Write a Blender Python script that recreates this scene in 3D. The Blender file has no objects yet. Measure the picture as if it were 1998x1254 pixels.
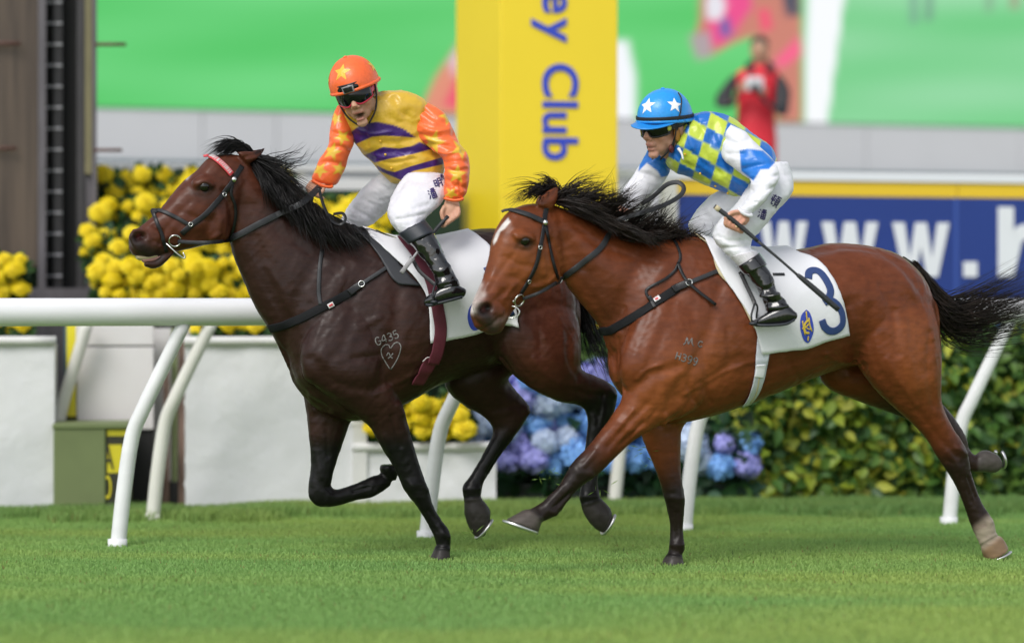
import bpy, bmesh, math, random
import numpy as np
from mathutils import Vector
from mathutils.bvhtree import BVHTree

scene = bpy.context.scene
COL = scene.collection
RNG = np.random.default_rng(7)
random.seed(7)
R = math.radians

# ------------------------------------------------------------------ camera, sky, sun, exposure
FPX, CX, HY, CAMH = 5000.0, 999.0, 590.0, 1.21      # focal length in photo pixels, principal column, horizon row, eye height
cam_data = bpy.data.cameras.new('camera')
cam_data.sensor_width = 36.0
cam_data.lens = 36.0 * FPX / 1998.0
cam_data.shift_y = -(627.0 - HY) / 1998.0
cam_data.clip_start = 0.5
cam_data.clip_end = 3000
cam_data.dof.use_dof = True
cam_data.dof.focus_distance = 11.9
cam_data.dof.aperture_fstop = 0.82
cam = bpy.data.objects.new('camera', cam_data)
cam.location = (0, 0, CAMH)
cam.rotation_euler = (R(90), 0, 0)
COL.objects.link(cam)
scene.camera = cam

SUN_EL, SUN_AZ = 47.0, 208.0     # azimuth measured clockwise from +Y: behind the camera, a little to the left
world = bpy.data.worlds.new('World')
scene.world = world
world.use_nodes = True
wn = world.node_tree
wn.nodes.clear()
w_out = wn.nodes.new('ShaderNodeOutputWorld')
w_bg = wn.nodes.new('ShaderNodeBackground')
w_sky = wn.nodes.new('ShaderNodeTexSky')
w_sky.sky_type = 'NISHITA'
w_sky.sun_disc = False
w_sky.sun_elevation = R(SUN_EL)
w_sky.sun_rotation = R(SUN_AZ)
w_sky.air_density = 1.0
w_sky.dust_density = 1.0
w_hsv = wn.nodes.new('ShaderNodeHueSaturation')      # an even layer of cloud takes most of the blue out
w_hsv.inputs['Saturation'].default_value = 0.28
w_bg.inputs['Strength'].default_value = 0.125
wn.links.new(w_sky.outputs[0], w_hsv.inputs['Color'])
wn.links.new(w_hsv.outputs[0], w_bg.inputs[0])
wn.links.new(w_bg.outputs[0], w_out.inputs[0])

sun_data = bpy.data.lights.new('sun', 'SUN')
sun_data.energy = 1.35
sun_data.angle = R(28)
sun_data.color = (1.0, 0.965, 0.92)
sun = bpy.data.objects.new('sun', sun_data)
a, e = R(SUN_AZ), R(SUN_EL)
sdir = Vector((math.sin(a) * math.cos(e), math.cos(a) * math.cos(e), math.sin(e)))
sun.rotation_euler = (-sdir).to_track_quat('-Z', 'Y').to_euler()
sun.location = (-4, -6, 12)
COL.objects.link(sun)

vs = scene.view_settings
vs.view_transform = 'Standard'
vs.look = 'None'
vs.exposure = 0.68
vs.gamma = 1.0
vs.use_curve_mapping = False
scene.cycles.use_denoising = True
scene.cycles.max_bounces = 6

# ------------------------------------------------------------------ helpers: tagging and linking
def tag(o, label=None, cat=None, group=None, kind=None):
    if label: o['label'] = label
    if cat: o['category'] = cat
    if group: o['group'] = group
    if kind: o['kind'] = kind
    return o

def empty(name, loc, label, cat, group=None):
    o = bpy.data.objects.new(name, None)
    o.empty_display_size = 0.1
    COL.objects.link(o)
    o.location = loc
    return tag(o, label, cat, group)

def root_loc(o):
    p = Vector((0, 0, 0))
    while o is not None:
        p += Vector(o.location)
        o = o.parent
    return p

def link(name, me, mat, parent=None, world_verts=True):
    """one mesh object; vertices are given in world space and kept there under the parent"""
    o = bpy.data.objects.new(name, me)
    COL.objects.link(o)
    if mat is not None and len(me.materials) == 0:
        for m in (mat if isinstance(mat, (list, tuple)) else [mat]):
            me.materials.append(m)
    if parent is not None:
        o.parent = parent
        if world_verts:
            o.location = -root_loc(parent)
    return o

def mesh_np(name, V, F, smooth=True, col=None, attr=None):
    me = bpy.data.meshes.new(name)
    me.from_pydata([tuple(v) for v in V], [], [tuple(int(i) for i in f) for f in F])
    if smooth:
        me.polygons.foreach_set('use_smooth', [True] * len(me.polygons))
    if col is not None:
        set_col(me, col)
    me.update()
    return me

def set_col(me, col, name='Col'):
    ca = me.color_attributes.new(name, 'FLOAT_COLOR', 'POINT')
    c4 = np.ones((len(me.vertices), 4), np.float32)
    c4[:, :3] = col
    ca.data.foreach_set('color', c4.ravel())

def fast_mesh(name, V, quads=None, tris=None, smooth=False, col=None):
    me = bpy.data.meshes.new(name)
    V = np.asarray(V, np.float32)
    me.vertices.add(len(V)); me.vertices.foreach_set('co', V.ravel())
    idx, starts, tot = [], [], 0
    if quads is not None and len(quads):
        q = np.asarray(quads, np.int32); idx.append(q.ravel()); starts.append(np.arange(len(q)) * 4); tot = len(q) * 4
    if tris is not None and len(tris):
        t = np.asarray(tris, np.int32); idx.append(t.ravel()); starts.append(tot + np.arange(len(t)) * 3)
    idx = np.concatenate(idx); starts = np.concatenate(starts)
    me.loops.add(len(idx)); me.loops.foreach_set('vertex_index', idx.astype(np.int32))
    me.polygons.add(len(starts)); me.polygons.foreach_set('loop_start', starts.astype(np.int32))
    me.update(calc_edges=True)
    me.polygons.foreach_set('use_smooth', np.full(len(starts), smooth))
    if col is not None: set_col(me, col)
    me.validate()
    return me

# ------------------------------------------------------------------ helpers: frames (vertical planes in the place)
class Plane:
    """vertical plane through the point seen at column px at distance d, turned ang degrees from the picture plane.
       t runs to the left of the picture (the running direction), n is its normal on the camera side"""
    def __init__(s, px, d, ang):
        s.p0 = np.array([(px - CX) / FPX * d, d])
        a = R(ang)
        s.t = np.array([-math.cos(a), -math.sin(a), 0.0])
        s.n = np.array([math.sin(a), -math.cos(a), 0.0])
        s.k = s.p0 @ s.n[:2]
    def __call__(s, px, py, v=0.0):
        rx, rz = (px - CX) / FPX, (HY - py) / FPX
        d = (s.k + v) / (rx * s.n[0] + s.n[1])
        return np.array([rx * d, d, CAMH + rz * d])
    def mirror(s, V):
        V = np.asarray(V, float)
        q = V[:, :2] @ s.n[:2] - s.k
        return V - 2 * q[:, None] * s.n[None, :]

def at(px, py, d):
    return np.array([(px - CX) / FPX * d, d, CAMH + (HY - py) / FPX * d])

def scr(V):
    V = np.asarray(V, float)
    return np.stack([CX + FPX * V[:, 0] / V[:, 1], HY - FPX * (V[:, 2] - CAMH) / V[:, 1]], 1)

def catmull(P, k):
    """P (n,m) control rows -> dense rows through them"""
    P = np.asarray(P, float)
    if len(P) < 3 or k <= 1: 
        if k <= 1: return P
        t = np.linspace(0, 1, k + 1)[:, None]
        return P[0] * (1 - t) + P[-1] * t
    Q = np.vstack([2 * P[0] - P[1], P, 2 * P[-1] - P[-2]])
    out = []
    for i in range(1, len(Q) - 2):
        p0, p1, p2, p3 = Q[i - 1], Q[i], Q[i + 1], Q[i + 2]
        for j in range(k):
            t = j / k
            out.append(0.5 * ((2 * p1) + (p2 - p0) * t + (2 * p0 - 5 * p1 + 4 * p2 - p3) * t * t + (3 * p1 - p0 - 3 * p2 + p3) * t ** 3))
    out.append(Q[-2])
    return np.array(out)

def rings_mesh(rings, cap=True):
    """rings (n,m,3) -> verts, faces of a closed tube"""
    n, m, _ = rings.shape
    V = rings.reshape(-1, 3)
    F = []
    for i in range(n - 1):
        for j in range(m):
            k = (j + 1) % m
            F.append((i * m + j, i * m + k, (i + 1) * m + k, (i + 1) * m + j))
    if cap:
        V = np.vstack([V, rings[0].mean(0), rings[-1].mean(0)])
        a_, b_ = n * m, n * m + 1
        for j in range(m):
            k = (j + 1) % m
            F.append((a_, k, j)); F.append((b_, (n - 1) * m + j, (n - 1) * m + k))
    return V, F

def chain(fr, secs, k=4, seg=20, pw=2.0, dome=0.5, infl=0.0):
    """loft: each section is (ax,ay, bx,by, halfwidth, v): its two outline points in the plane and its half thickness across it"""
    S = np.array([list(s) + [0.0] * (6 - len(s)) for s in secs], float)
    S = catmull(S, k)
    th = np.linspace(0, 2 * math.pi, seg, endpoint=False)
    c, s_ = np.cos(th), np.sin(th)
    ce = np.sign(c) * np.abs(c) ** (2 / pw); se = np.sign(s_) * np.abs(s_) ** (2 / pw)
    rings = []
    for (ax, ay, bx, by, w, v) in S:
        A, B = fr(ax, ay, v), fr(bx, by, v)
        C_, E = (A + B) / 2, (B - A) / 2
        if infl:
            E = E * (1 + infl / (np.linalg.norm(E) + 1e-6)); w = w + infl
        rings.append(C_ + ce[:, None] * E + se[:, None] * (fr.n * w))
    rings = np.array(rings)
    if dome:
        out = []
        for end in (0, -1):
            r = rings[end]; c0 = r.mean(0)
            nx = rings[1 if end == 0 else -2].mean(0)
            dirv = c0 - nx
            if np.linalg.norm(dirv) < 1e-6: continue
            dirv = dirv / np.linalg.norm(dirv)
            rad = min(np.linalg.norm(r[0] - r[seg // 2]) / 2, np.linalg.norm(r[seg // 4] - r[3 * seg // 4]) / 2)
            d1 = [c0 + (r - c0) * math.cos(a) + dirv * rad * dome * math.sin(a) for a in (0.5, 0.95, 1.3)]
            out.append((end, d1))
        for end, d1 in out:
            if end == 0: rings = np.concatenate([np.array(d1[::-1]), rings])
            else: rings = np.concatenate([rings, np.array(d1)])
    return rings_mesh(rings)

def tube_pts(P, rad, seg=8, k=1, flat=None):
    """tube along points P (n,3); rad scalar or per point"""
    P = np.asarray(P, float)
    rad = np.full(len(P), rad, float) if np.isscalar(rad) else np.asarray(rad, float)
    if k > 1:
        Q = catmull(np.hstack([P, rad[:, None]]), k); P, rad = Q[:, :3], Q[:, 3]
    T = np.gradient(P, axis=0); T /= np.linalg.norm(T, axis=1)[:, None] + 1e-9
    ref = np.array([0, 0, 1.0]) if abs(T[0, 2]) < 0.9 else np.array([1.0, 0, 0])
    rings = []
    u = np.cross(T[0], ref); u /= np.linalg.norm(u)
    th = np.linspace(0, 2 * math.pi, seg, endpoint=False)
    for i in range(len(P)):
        u = u - T[i] * (u @ T[i]); u /= np.linalg.norm(u) + 1e-9
        w = np.cross(T[i], u)
        rings.append(P[i] + rad[i] * (np.cos(th)[:, None] * u + np.sin(th)[:, None] * w))
    return rings_mesh(np.array(rings))

def ball(c, r, seg=16, rings=10, scale=(1, 1, 1), axes=None):
    V, F = [], []
    for i in range(1, rings):
        p = math.pi * i / rings
        for j in range(seg):
            q = 2 * math.pi * j / seg
            V.append((math.sin(p) * math.cos(q) * scale[0], math.sin(p) * math.sin(q) * scale[1], math.cos(p) * scale[2]))
    V += [(0, 0, scale[2]), (0, 0, -scale[2])]
    V = np.array(V) * r
    if axes is not None: V = V @ np.array(axes)
    for i in range(rings - 2):
        for j in range(seg):
            k = (j + 1) % seg
            F.append((i * seg + j, (i + 1) * seg + j, (i + 1) * seg + k, i * seg + k))
    t, b = len(V) - 2, len(V) - 1
    for j in range(seg):
        k = (j + 1) % seg
        F.append((t, j, k)); F.append((b, (rings - 2) * seg + k, (rings - 2) * seg + j))
    return V + np.array(c), F

def join(parts):
    V, F, o = [], [], 0
    for v, f in parts:
        V.append(np.asarray(v, float)); F += [tuple(i + o for i in q) for q in f]; o += len(v)
    return np.vstack(V), F

def solid(parts, voxel, smooth=8, fac=0.5):
    """melt overlapping closed shapes into one continuous skin"""
    V, F = join(parts)
    me = bpy.data.meshes.new('tmp'); me.from_pydata([tuple(v) for v in V], [], F)
    bm = bmesh.new(); bm.from_mesh(me); bmesh.ops.recalc_face_normals(bm, faces=bm.faces); bm.to_mesh(me); bm.free()
    o = bpy.data.objects.new('tmp', me); COL.objects.link(o)
    m = o.modifiers.new('r', 'REMESH'); m.mode = 'VOXEL'; m.voxel_size = voxel; m.adaptivity = 0
    if smooth:
        s = o.modifiers.new('s', 'SMOOTH'); s.factor = fac; s.iterations = smooth
    dg = bpy.context.evaluated_depsgraph_get()
    ev = o.evaluated_get(dg); em = ev.to_mesh()
    n = len(em.vertices); Vn = np.zeros(n * 3, np.float32); em.vertices.foreach_get('co', Vn); Vn = Vn.reshape(-1, 3).astype(float)
    L = np.zeros(len(em.loops), np.int32); em.loops.foreach_get('vertex_index', L)
    tot = np.zeros(len(em.polygons), np.int32); em.polygons.foreach_get('loop_total', tot)
    st = np.zeros(len(em.polygons), np.int32); em.polygons.foreach_get('loop_start', st)
    Q = L[st[tot == 4][:, None] + np.arange(4)]; T = L[st[tot == 3][:, None] + np.arange(3)] if (tot == 3).any() else np.zeros((0, 3), int)
    ev.to_mesh_clear()
    bpy.data.objects.remove(o); bpy.data.meshes.remove(me)
    return Vn, Q, T

def normals(V, Q, T=None):
    N = np.zeros_like(V)
    fn = np.cross(V[Q[:, 2]] - V[Q[:, 0]], V[Q[:, 3]] - V[Q[:, 1]])
    for j in range(4): np.add.at(N, Q[:, j], fn)
    if T is not None and len(T):
        fn = np.cross(V[T[:, 1]] - V[T[:, 0]], V[T[:, 2]] - V[T[:, 0]])
        for j in range(3): np.add.at(N, T[:, j], fn)
    return N / (np.linalg.norm(N, axis=1)[:, None] + 1e-12)

def dist_poly(S, pl):
    """distance of points S (n,2) to a polyline"""
    d = np.full(len(S), 1e9)
    pl = np.asarray(pl, float)
    if len(pl) == 1: return np.linalg.norm(S - pl[0], axis=1)
    for p, q in zip(pl[:-1], pl[1:]):
        pq = q - p; t = np.clip(((S - p) @ pq) / (pq @ pq + 1e-9), 0, 1)
        d = np.minimum(d, np.linalg.norm(S - (p + t[:, None] * pq), axis=1))
    return d

def inside(S, pg):
    pg = np.asarray(pg, float); r = np.zeros(len(S), bool); x, y = S[:, 0], S[:, 1]
    j = len(pg) - 1
    for i in range(len(pg)):
        xi, yi = pg[i]; xj, yj = pg[j]
        c = ((yi > y) != (yj > y)) & (x < (xj - xi) * (y - yi) / (yj - yi + 1e-12) + xi)
        r ^= c; j = i
    return r

def sd_poly(S, pg):
    d = dist_poly(S, list(pg) + [pg[0]])
    return np.where(inside(S, pg), -d, d)

def sstep(a, b, x):
    t = np.clip((x - a) / (b - a), 0, 1)
    return t * t * (3 - 2 * t)

class Skin:
    """a melted body with helpers to carve it, paint it and lay things on it"""
    def __init__(s, parts, voxel, smooth=8):
        s.V, s.Q, s.T = solid(parts, voxel, smooth)
        s.col = np.zeros((len(s.V), 3)); s.upd()
    def upd(s):
        s.N = normals(s.V, s.Q, s.T); s.S = scr(s.V)
        view = s.V - np.array([0, 0, CAMH]); view /= np.linalg.norm(view, axis=1)[:, None]
        s.facing = -(s.N * view).sum(1)
    def carve(s, strokes):
        """(polyline, width px, depth m): + raises, - cuts, on the side seen"""
        D = np.zeros(len(s.V))
        for pl, w, dep in strokes:
            pl = np.array(pl, float)
            if len(pl) > 2: pl = catmull(pl, 4)
            lo, hi = pl.min(0) - 3 * w, pl.max(0) + 3 * w
            m = ((s.S > lo) & (s.S < hi)).all(1) & (s.facing > 0.05)
            if not m.any(): continue
            d = dist_poly(s.S[m], pl)
            D[m] += dep * np.exp(-(d / w) ** 2) * sstep(0.05, 0.35, s.facing[m])
        s.V = s.V + s.N * D[:, None]; s.upd()
    def paint(s, pg, c, feather=4.0, amt=1.0, both=False):
        d = sd_poly(s.S, pg)
        a_ = amt * (1 - sstep(-feather, feather, d))
        if not both: a_ = a_ * sstep(-0.05, 0.15, s.facing)
        s.col = s.col * (1 - a_[:, None]) + np.array(c) * a_[:, None]
    def stroke(s, pl, w, c, amt=1.0, both=False):
        d = dist_poly(s.S, catmull(pl, 4) if len(pl) > 2 else pl)
        a_ = amt * np.exp(-(d / w) ** 2)
        if not both: a_ = a_ * sstep(-0.05, 0.15, s.facing)
        s.col = s.col * (1 - a_[:, None]) + np.array(c) * a_[:, None]
    def mesh(s, name):
        return fast_mesh(name, s.V, s.Q, s.T, True, s.col)
    def bvh(s):
        return BVHTree.FromPolygons([tuple(v) for v in s.V], [tuple(int(i) for i in q) for q in s.Q] + [tuple(int(i) for i in t) for t in s.T])

def cast(bvh, px, py, near=False):
    o = Vector((0, 0, CAMH)); d = Vector(((px - CX) / FPX, 1.0, (HY - py) / FPX)).normalized()
    h = bvh.ray_cast(o, d, 60)
    if h[0] is None and near:
        for r in range(1, 30):
            for q in range(8):
                dx, dy = r * math.cos(q * .785), r * math.sin(q * .785)
                h = bvh.ray_cast(o, Vector(((px + dx - CX) / FPX, 1.0, (HY - py - dy) / FPX)).normalized(), 60)
                if h[0] is not None: break
            if h[0] is not None: break
    if h[0] is None: return None, None
    nn = h[1]
    if nn.dot(d) > 0: nn = -nn
    return np.array(h[0]), np.array(nn)

def cast_line(bvh, pts, lift=0.004, k=6, near=None):
    """lay a picture-space polyline on a body; misses are bridged"""
    P = catmull(np.array(pts, float), k) if len(pts) > 2 else catmull(np.array(pts, float), k * 2)
    hp = [cast(bvh, x, y) for x, y in P]
    idx = [i for i, h in enumerate(hp) if h[0] is not None]
    if not idx: return None, None
    pos, nor = [], []
    for i, (x, y) in enumerate(P):
        j = min(idx, key=lambda q: abs(q - i))
        if hp[i][0] is not None: pos.append(hp[i][0]); nor.append(hp[i][1])
        else: pos.append(at(x, y, hp[j][0][1])); nor.append(hp[j][1])
    pos, nor = np.array(pos), np.array(nor)
    for _ in range(2):
        q = nor.copy(); q[1:-1] = (nor[:-2] + 2 * nor[1:-1] + nor[2:]) / 4; nor = q
    nor /= np.linalg.norm(nor, axis=1)[:, None]
    return pos + nor * lift, nor

def ribbon(P, N, width, thick):
    """strap of real thickness along P with its flat face along N; width scalar or per point"""
    P, N = np.asarray(P, float), np.asarray(N, float)
    n = len(P)
    W = np.full(n, width, float) if np.isscalar(width) else np.asarray(width, float)
    T = np.gradient(P, axis=0); T /= np.linalg.norm(T, axis=1)[:, None] + 1e-9
    B = np.cross(T, N); B /= np.linalg.norm(B, axis=1)[:, None] + 1e-9
    rings = []
    for i in range(n):
        b, nn = B[i] * W[i] / 2, N[i] * thick / 2
        rings.append([P[i] - b - nn * .6, P[i] - b + nn * .6, P[i] - b * .8 + nn, P[i] + b * .8 + nn, P[i] + b + nn * .6, P[i] + b - nn * .6, P[i] + b * .8 - nn, P[i] - b * .8 - nn])
    return rings_mesh(np.array(rings))

def box_mesh(c, size, rz=0.0, bev=0.0):
    bm = bmesh.new(); bmesh.ops.create_cube(bm, size=1.0)
    for v in bm.verts: v.co = Vector((v.co.x * size[0], v.co.y * size[1], v.co.z * size[2]))
    if bev > 0: bmesh.ops.bevel(bm, geom=list(bm.edges), offset=bev, segments=2, affect='EDGES', profile=0.5)
    ca, sa = math.cos(rz), math.sin(rz)
    V = [(v.co.x * ca - v.co.y * sa + c[0], v.co.x * sa + v.co.y * ca + c[1], v.co.z + c[2]) for v in bm.verts]
    bm.verts.index_update()
    F = [tuple(v.index for v in f.verts) for f in bm.faces]
    bm.free()
    return np.array(V), F

def obj(name, parts, mat, parent=None, smooth=True, col=None):
    V, F = join(parts) if isinstance(parts, list) else parts
    me = mesh_np(name, V, F, smooth, col)
    return link(name, me, mat, parent)

def obj_auto(name, parts, mat, parent=None, angle=35):
    o = obj(name, parts, mat, parent, True)
    try:
        o.data.set_sharp_from_angle(angle=R(angle))
    except Exception:
        pass
    return o

# ------------------------------------------------------------------ materials
def mat(name, col=(.5, .5, .5), rough=.5, metal=0.0, spec=.5, noise=None, bump=None, attr=None, coat=0.0, sheen=0.0, emit=0.0, trans=0.0, sss=0.0, cr=0.05, stretch=(1, 1, 1), rvar=0.0):
    """noise=(scale, amount): colour variation; bump=(scale, strength)"""
    m = bpy.data.materials.new(name); m.use_nodes = True
    nt = m.node_tree; b = nt.nodes['Principled BSDF']
    b.inputs['Base Color'].default_value = (*col, 1)
    b.inputs['Roughness'].default_value = rough
    b.inputs['Metallic'].default_value = metal
    b.inputs['Specular IOR Level'].default_value = spec
    b.inputs['Coat Weight'].default_value = coat
    b.inputs['Coat Roughness'].default_value = cr
    b.inputs['Sheen Weight'].default_value = sheen
    if sss:
        b.inputs['Subsurface Weight'].default_value = sss; b.inputs['Subsurface Radius'].default_value = (.012, .005, .003); b.inputs['Subsurface Scale'].default_value = 1.0
    src = None
    if attr:
        a_ = nt.nodes.new('ShaderNodeAttribute'); a_.attribute_name = attr; src = a_.outputs['Color']
        nt.links.new(src, b.inputs['Base Color'])
    if noise or bump or rvar:
        tc = nt.nodes.new('ShaderNodeTexCoord'); mp = nt.nodes.new('ShaderNodeMapping'); mp.inputs['Scale'].default_value = stretch
        nt.links.new(tc.outputs['Object'], mp.inputs['Vector'])
    if noise:
        n = nt.nodes.new('ShaderNodeTexNoise'); n.inputs['Scale'].default_value = noise[0]; n.inputs['Detail'].default_value = 6
        nt.links.new(mp.outputs[0], n.inputs['Vector'])
        r = nt.nodes.new('ShaderNodeMapRange'); r.inputs['From Min'].default_value = .25; r.inputs['From Max'].default_value = .75
        r.inputs['To Min'].default_value = 1 - noise[1]; r.inputs['To Max'].default_value = 1 + noise[1]
        nt.links.new(n.outputs['Fac'], r.inputs['Value'])
        mx = nt.nodes.new('ShaderNodeVectorMath'); mx.operation = 'SCALE'
        if src is not None: nt.links.new(src, mx.inputs[0])
        else: mx.inputs[0].default_value = col
        nt.links.new(r.outputs[0], mx.inputs['Scale'])
        nt.links.new(mx.outputs[0], b.inputs['Base Color'])
        if rvar:
            r2 = nt.nodes.new('ShaderNodeMapRange'); r2.inputs['From Min'].default_value = .25; r2.inputs['From Max'].default_value = .75
            r2.inputs['To Min'].default_value = rough - rvar; r2.inputs['To Max'].default_value = rough + rvar
            nt.links.new(n.outputs['Fac'], r2.inputs['Value']); nt.links.new(r2.outputs[0], b.inputs['Roughness'])
    if bump:
        n2 = nt.nodes.new('ShaderNodeTexNoise'); n2.inputs['Scale'].default_value = bump[0]; n2.inputs['Detail'].default_value = 4
        nt.links.new(mp.outputs[0], n2.inputs['Vector'])
        bp = nt.nodes.new('ShaderNodeBump'); bp.inputs['Strength'].default_value = bump[1]; bp.inputs['Distance'].default_value = bump[2] if len(bump) > 2 else .01
        nt.links.new(n2.outputs['Fac'], bp.inputs['Height']); nt.links.new(bp.outputs[0], b.inputs['Normal'])
    if emit:
        b.inputs['Emission Strength'].default_value = emit
        if src is not None: nt.links.new(src, b.inputs['Emission Color'])
        else: b.inputs['Emission Color'].default_value = (*col, 1)
    if trans:
        b.inputs['Transmission Weight'].default_value = trans
    return m

def srgb(r, g, b):
    f = lambda c: (c / 255 / 12.92) if c / 255 <= .04045 else ((c / 255 + .055) / 1.055) ** 2.4
    return (f(r), f(g), f(b))

# ================================================================== the place
def noise_col_mat(name, cols, scale=2.0, rough=.9, detail=8, stretch=(1, 1, 1), bump=None):
    m = bpy.data.materials.new(name); m.use_nodes = True; nt = m.node_tree; b = nt.nodes['Principled BSDF']; b.inputs['Roughness'].default_value = rough
    tc = nt.nodes.new('ShaderNodeTexCoord'); mp = nt.nodes.new('ShaderNodeMapping'); mp.inputs['Scale'].default_value = stretch
    nt.links.new(tc.outputs['Object'], mp.inputs[0])
    n = nt.nodes.new('ShaderNodeTexNoise'); n.inputs['Scale'].default_value = scale; n.inputs['Detail'].default_value = detail
    nt.links.new(mp.outputs[0], n.inputs['Vector'])
    r = nt.nodes.new('ShaderNodeValToRGB'); r.color_ramp.elements[0].position = .3; r.color_ramp.elements[1].position = .7
    r.color_ramp.elements[0].color = (*cols[0], 1); r.color_ramp.elements[1].color = (*cols[1], 1)
    nt.links.new(n.outputs['Fac'], r.inputs[0]); nt.links.new(r.outputs[0], b.inputs['Base Color'])
    if bump:
        n2 = nt.nodes.new('ShaderNodeTexNoise'); n2.inputs['Scale'].default_value = bump[0]; nt.links.new(mp.outputs[0], n2.inputs['Vector'])
        bp = nt.nodes.new('ShaderNodeBump'); bp.inputs['Strength'].default_value = bump[1]; bp.inputs['Distance'].default_value = .02
        nt.links.new(n2.outputs['Fac'], bp.inputs['Height']); nt.links.new(bp.outputs[0], b.inputs['Normal'])
    return m

M_turf = noise_col_mat('turf_soil', ((.09, .18, .035), (.15, .24, .045)), 1.5, .95, bump=(60, .6))
M_blade = mat('grass_blade', attr='Col', rough=.6, spec=.25)
def translucent(m, amt):
    nt = m.node_tree; b = nt.nodes['Principled BSDF']; out = nt.nodes['Material Output']
    tr = nt.nodes.new('ShaderNodeBsdfTranslucent'); mx = nt.nodes.new('ShaderNodeMixShader'); mx.inputs[0].default_value = amt
    src = b.inputs['Base Color'].links[0].from_socket if b.inputs['Base Color'].links else None
    if src: nt.links.new(src, tr.inputs[0])
    else: tr.inputs[0].default_value = b.inputs['Base Color'].default_value
    nt.links.new(b.outputs[0], mx.inputs[1]); nt.links.new(tr.outputs[0], mx.inputs[2]); nt.links.new(mx.outputs[0], out.inputs[0])
translucent(M_blade, .5)
M_white = mat('white_rail_pvc', (.76, .76, .78), .38, noise=(5, .07), stretch=(.5, .5, 2))
M_cream = mat('cream_rail_pvc', (.66, .65, .60), .45, noise=(4, .06))
M_sheet = mat('white_fabric_cover', (.72, .72, .74), .7, bump=(5, .5, .03), noise=(2, .04))
M_rim = mat('white_planter_rim', (.72, .71, .70), .5, noise=(5, .06))
M_dirty = noise_col_mat('stained_white_panel', ((.60, .56, .54), (.70, .68, .68)), 1.6, .6)
M_olive = mat('olive_box_paint', (.17, .21, .085), .55, noise=(4, .10))
M_sign_y = mat('sign_yellow', (.72, .62, .02), .5)
M_sign_k = mat('sign_black', (.03, .03, .015), .5)
M_junk = noise_col_mat('weathered_brown_timber', ((.05, .03, .02), (.20, .13, .10)), 5, .8, stretch=(6, 6, 1))
M_dark = mat('void_shade_black', (.012, .012, .012), .8)  # near-black: the shade inside gaps and voids is put into the colour
M_yel = mat('yellow_post_paint', (.78, .58, .014), .5, noise=(1.2, .03))
M_txt_blue = mat('blue_lettering', (.020, .050, .46), .5)
M_adblue = mat('hoarding_blue', (.009, .036, .22), .5, noise=(1.5, .05))
M_adyel = mat('hoarding_yellow', (.78, .52, .02), .5)
M_adwhite = mat('hoarding_white', (.74, .76, .80), .5)
M_wall = mat('pale_grey_cladding', (.50, .50, .515), .5, noise=(1.5, .03))
M_teal = mat('dark_teal_gutter', (.045, .10, .12), .6)
M_bronze = noise_col_mat('bronze_panel', ((.045, .030, .021), (.10, .070, .048)), 3, .5, stretch=(6, 6, .3))
M_steeld = mat('dark_steel', (.035, .032, .034), .5, noise=(8, .3), stretch=(3, 3, .5))
M_steelg = mat('grey_steel_edge', (.10, .09, .10), .45, noise=(8, .25), stretch=(3, 3, .5))
M_olive_strip = mat('faded_olive_strip', (.17, .15, .075), .6, noise=(6, .2), stretch=(2, 2, .6))
M_peg = mat('rusty_peg', (.10, .045, .035), .6)
M_tick = mat('bolt_plate', (.34, .34, .36), .45)
M_yflower = mat('chrysanthemum_petal', (.93, .75, .008), .55, noise=(60, .10))
M_leaf = mat('dark_leaf', attr='Col', rough=.5, spec=.3)
translucent(M_leaf, .3); translucent(M_yflower, .3)
M_pot = mat('dark_planter', (.018, .024, .026), .6, noise=(6, .3))
M_hyd = [mat('hydrangea_blue', (.19, .41, .84), .6, noise=(25, .22)), mat('hydrangea_lilac', (.36, .36, .80), .6, noise=(25, .22)), mat('hydrangea_pale', (.50, .60, .80), .6, noise=(25, .22))]

def flat_box(pl, x0, x1, y0, y1, thick, v=0.0):
    """board in a vertical plane: picture corners on its face -> straight box of real size. returns verts, faces"""
    A, B = pl(x0, y1, v), pl(x1, y1, v)
    zt = pl((x0 + x1) / 2, y0, v)[2]; zb = pl((x0 + x1) / 2, y1, v)[2]
    return slab(A, B, zb, zt, thick, pl.n)
def slab(A, B, zb, zt, thick, n):
    V = []
    for P in (A, B):
        for z in (zb, zt):
            for k in (0, -thick): V.append((P[0] + n[0] * k, P[1] + n[1] * k, z))
    F = [(0, 2, 6, 4), (1, 5, 7, 3), (0, 1, 3, 2), (4, 6, 7, 5), (2, 3, 7, 6), (0, 4, 5, 1)]
    return np.array(V, float), F
def bevel_obj(o, w=.006):
    m = o.modifiers.new('bev', 'BEVEL'); m.width = w; m.segments = 2; return o

# ---- ground
g = np.array([(-400, -5, 0), (400, -5, 0), (400, 600, 0), (-400, 600, 0)], float)
tag(link('ground', mesh_np('ground', g, [(0, 1, 2, 3)], False), M_turf), kind='structure')

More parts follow.
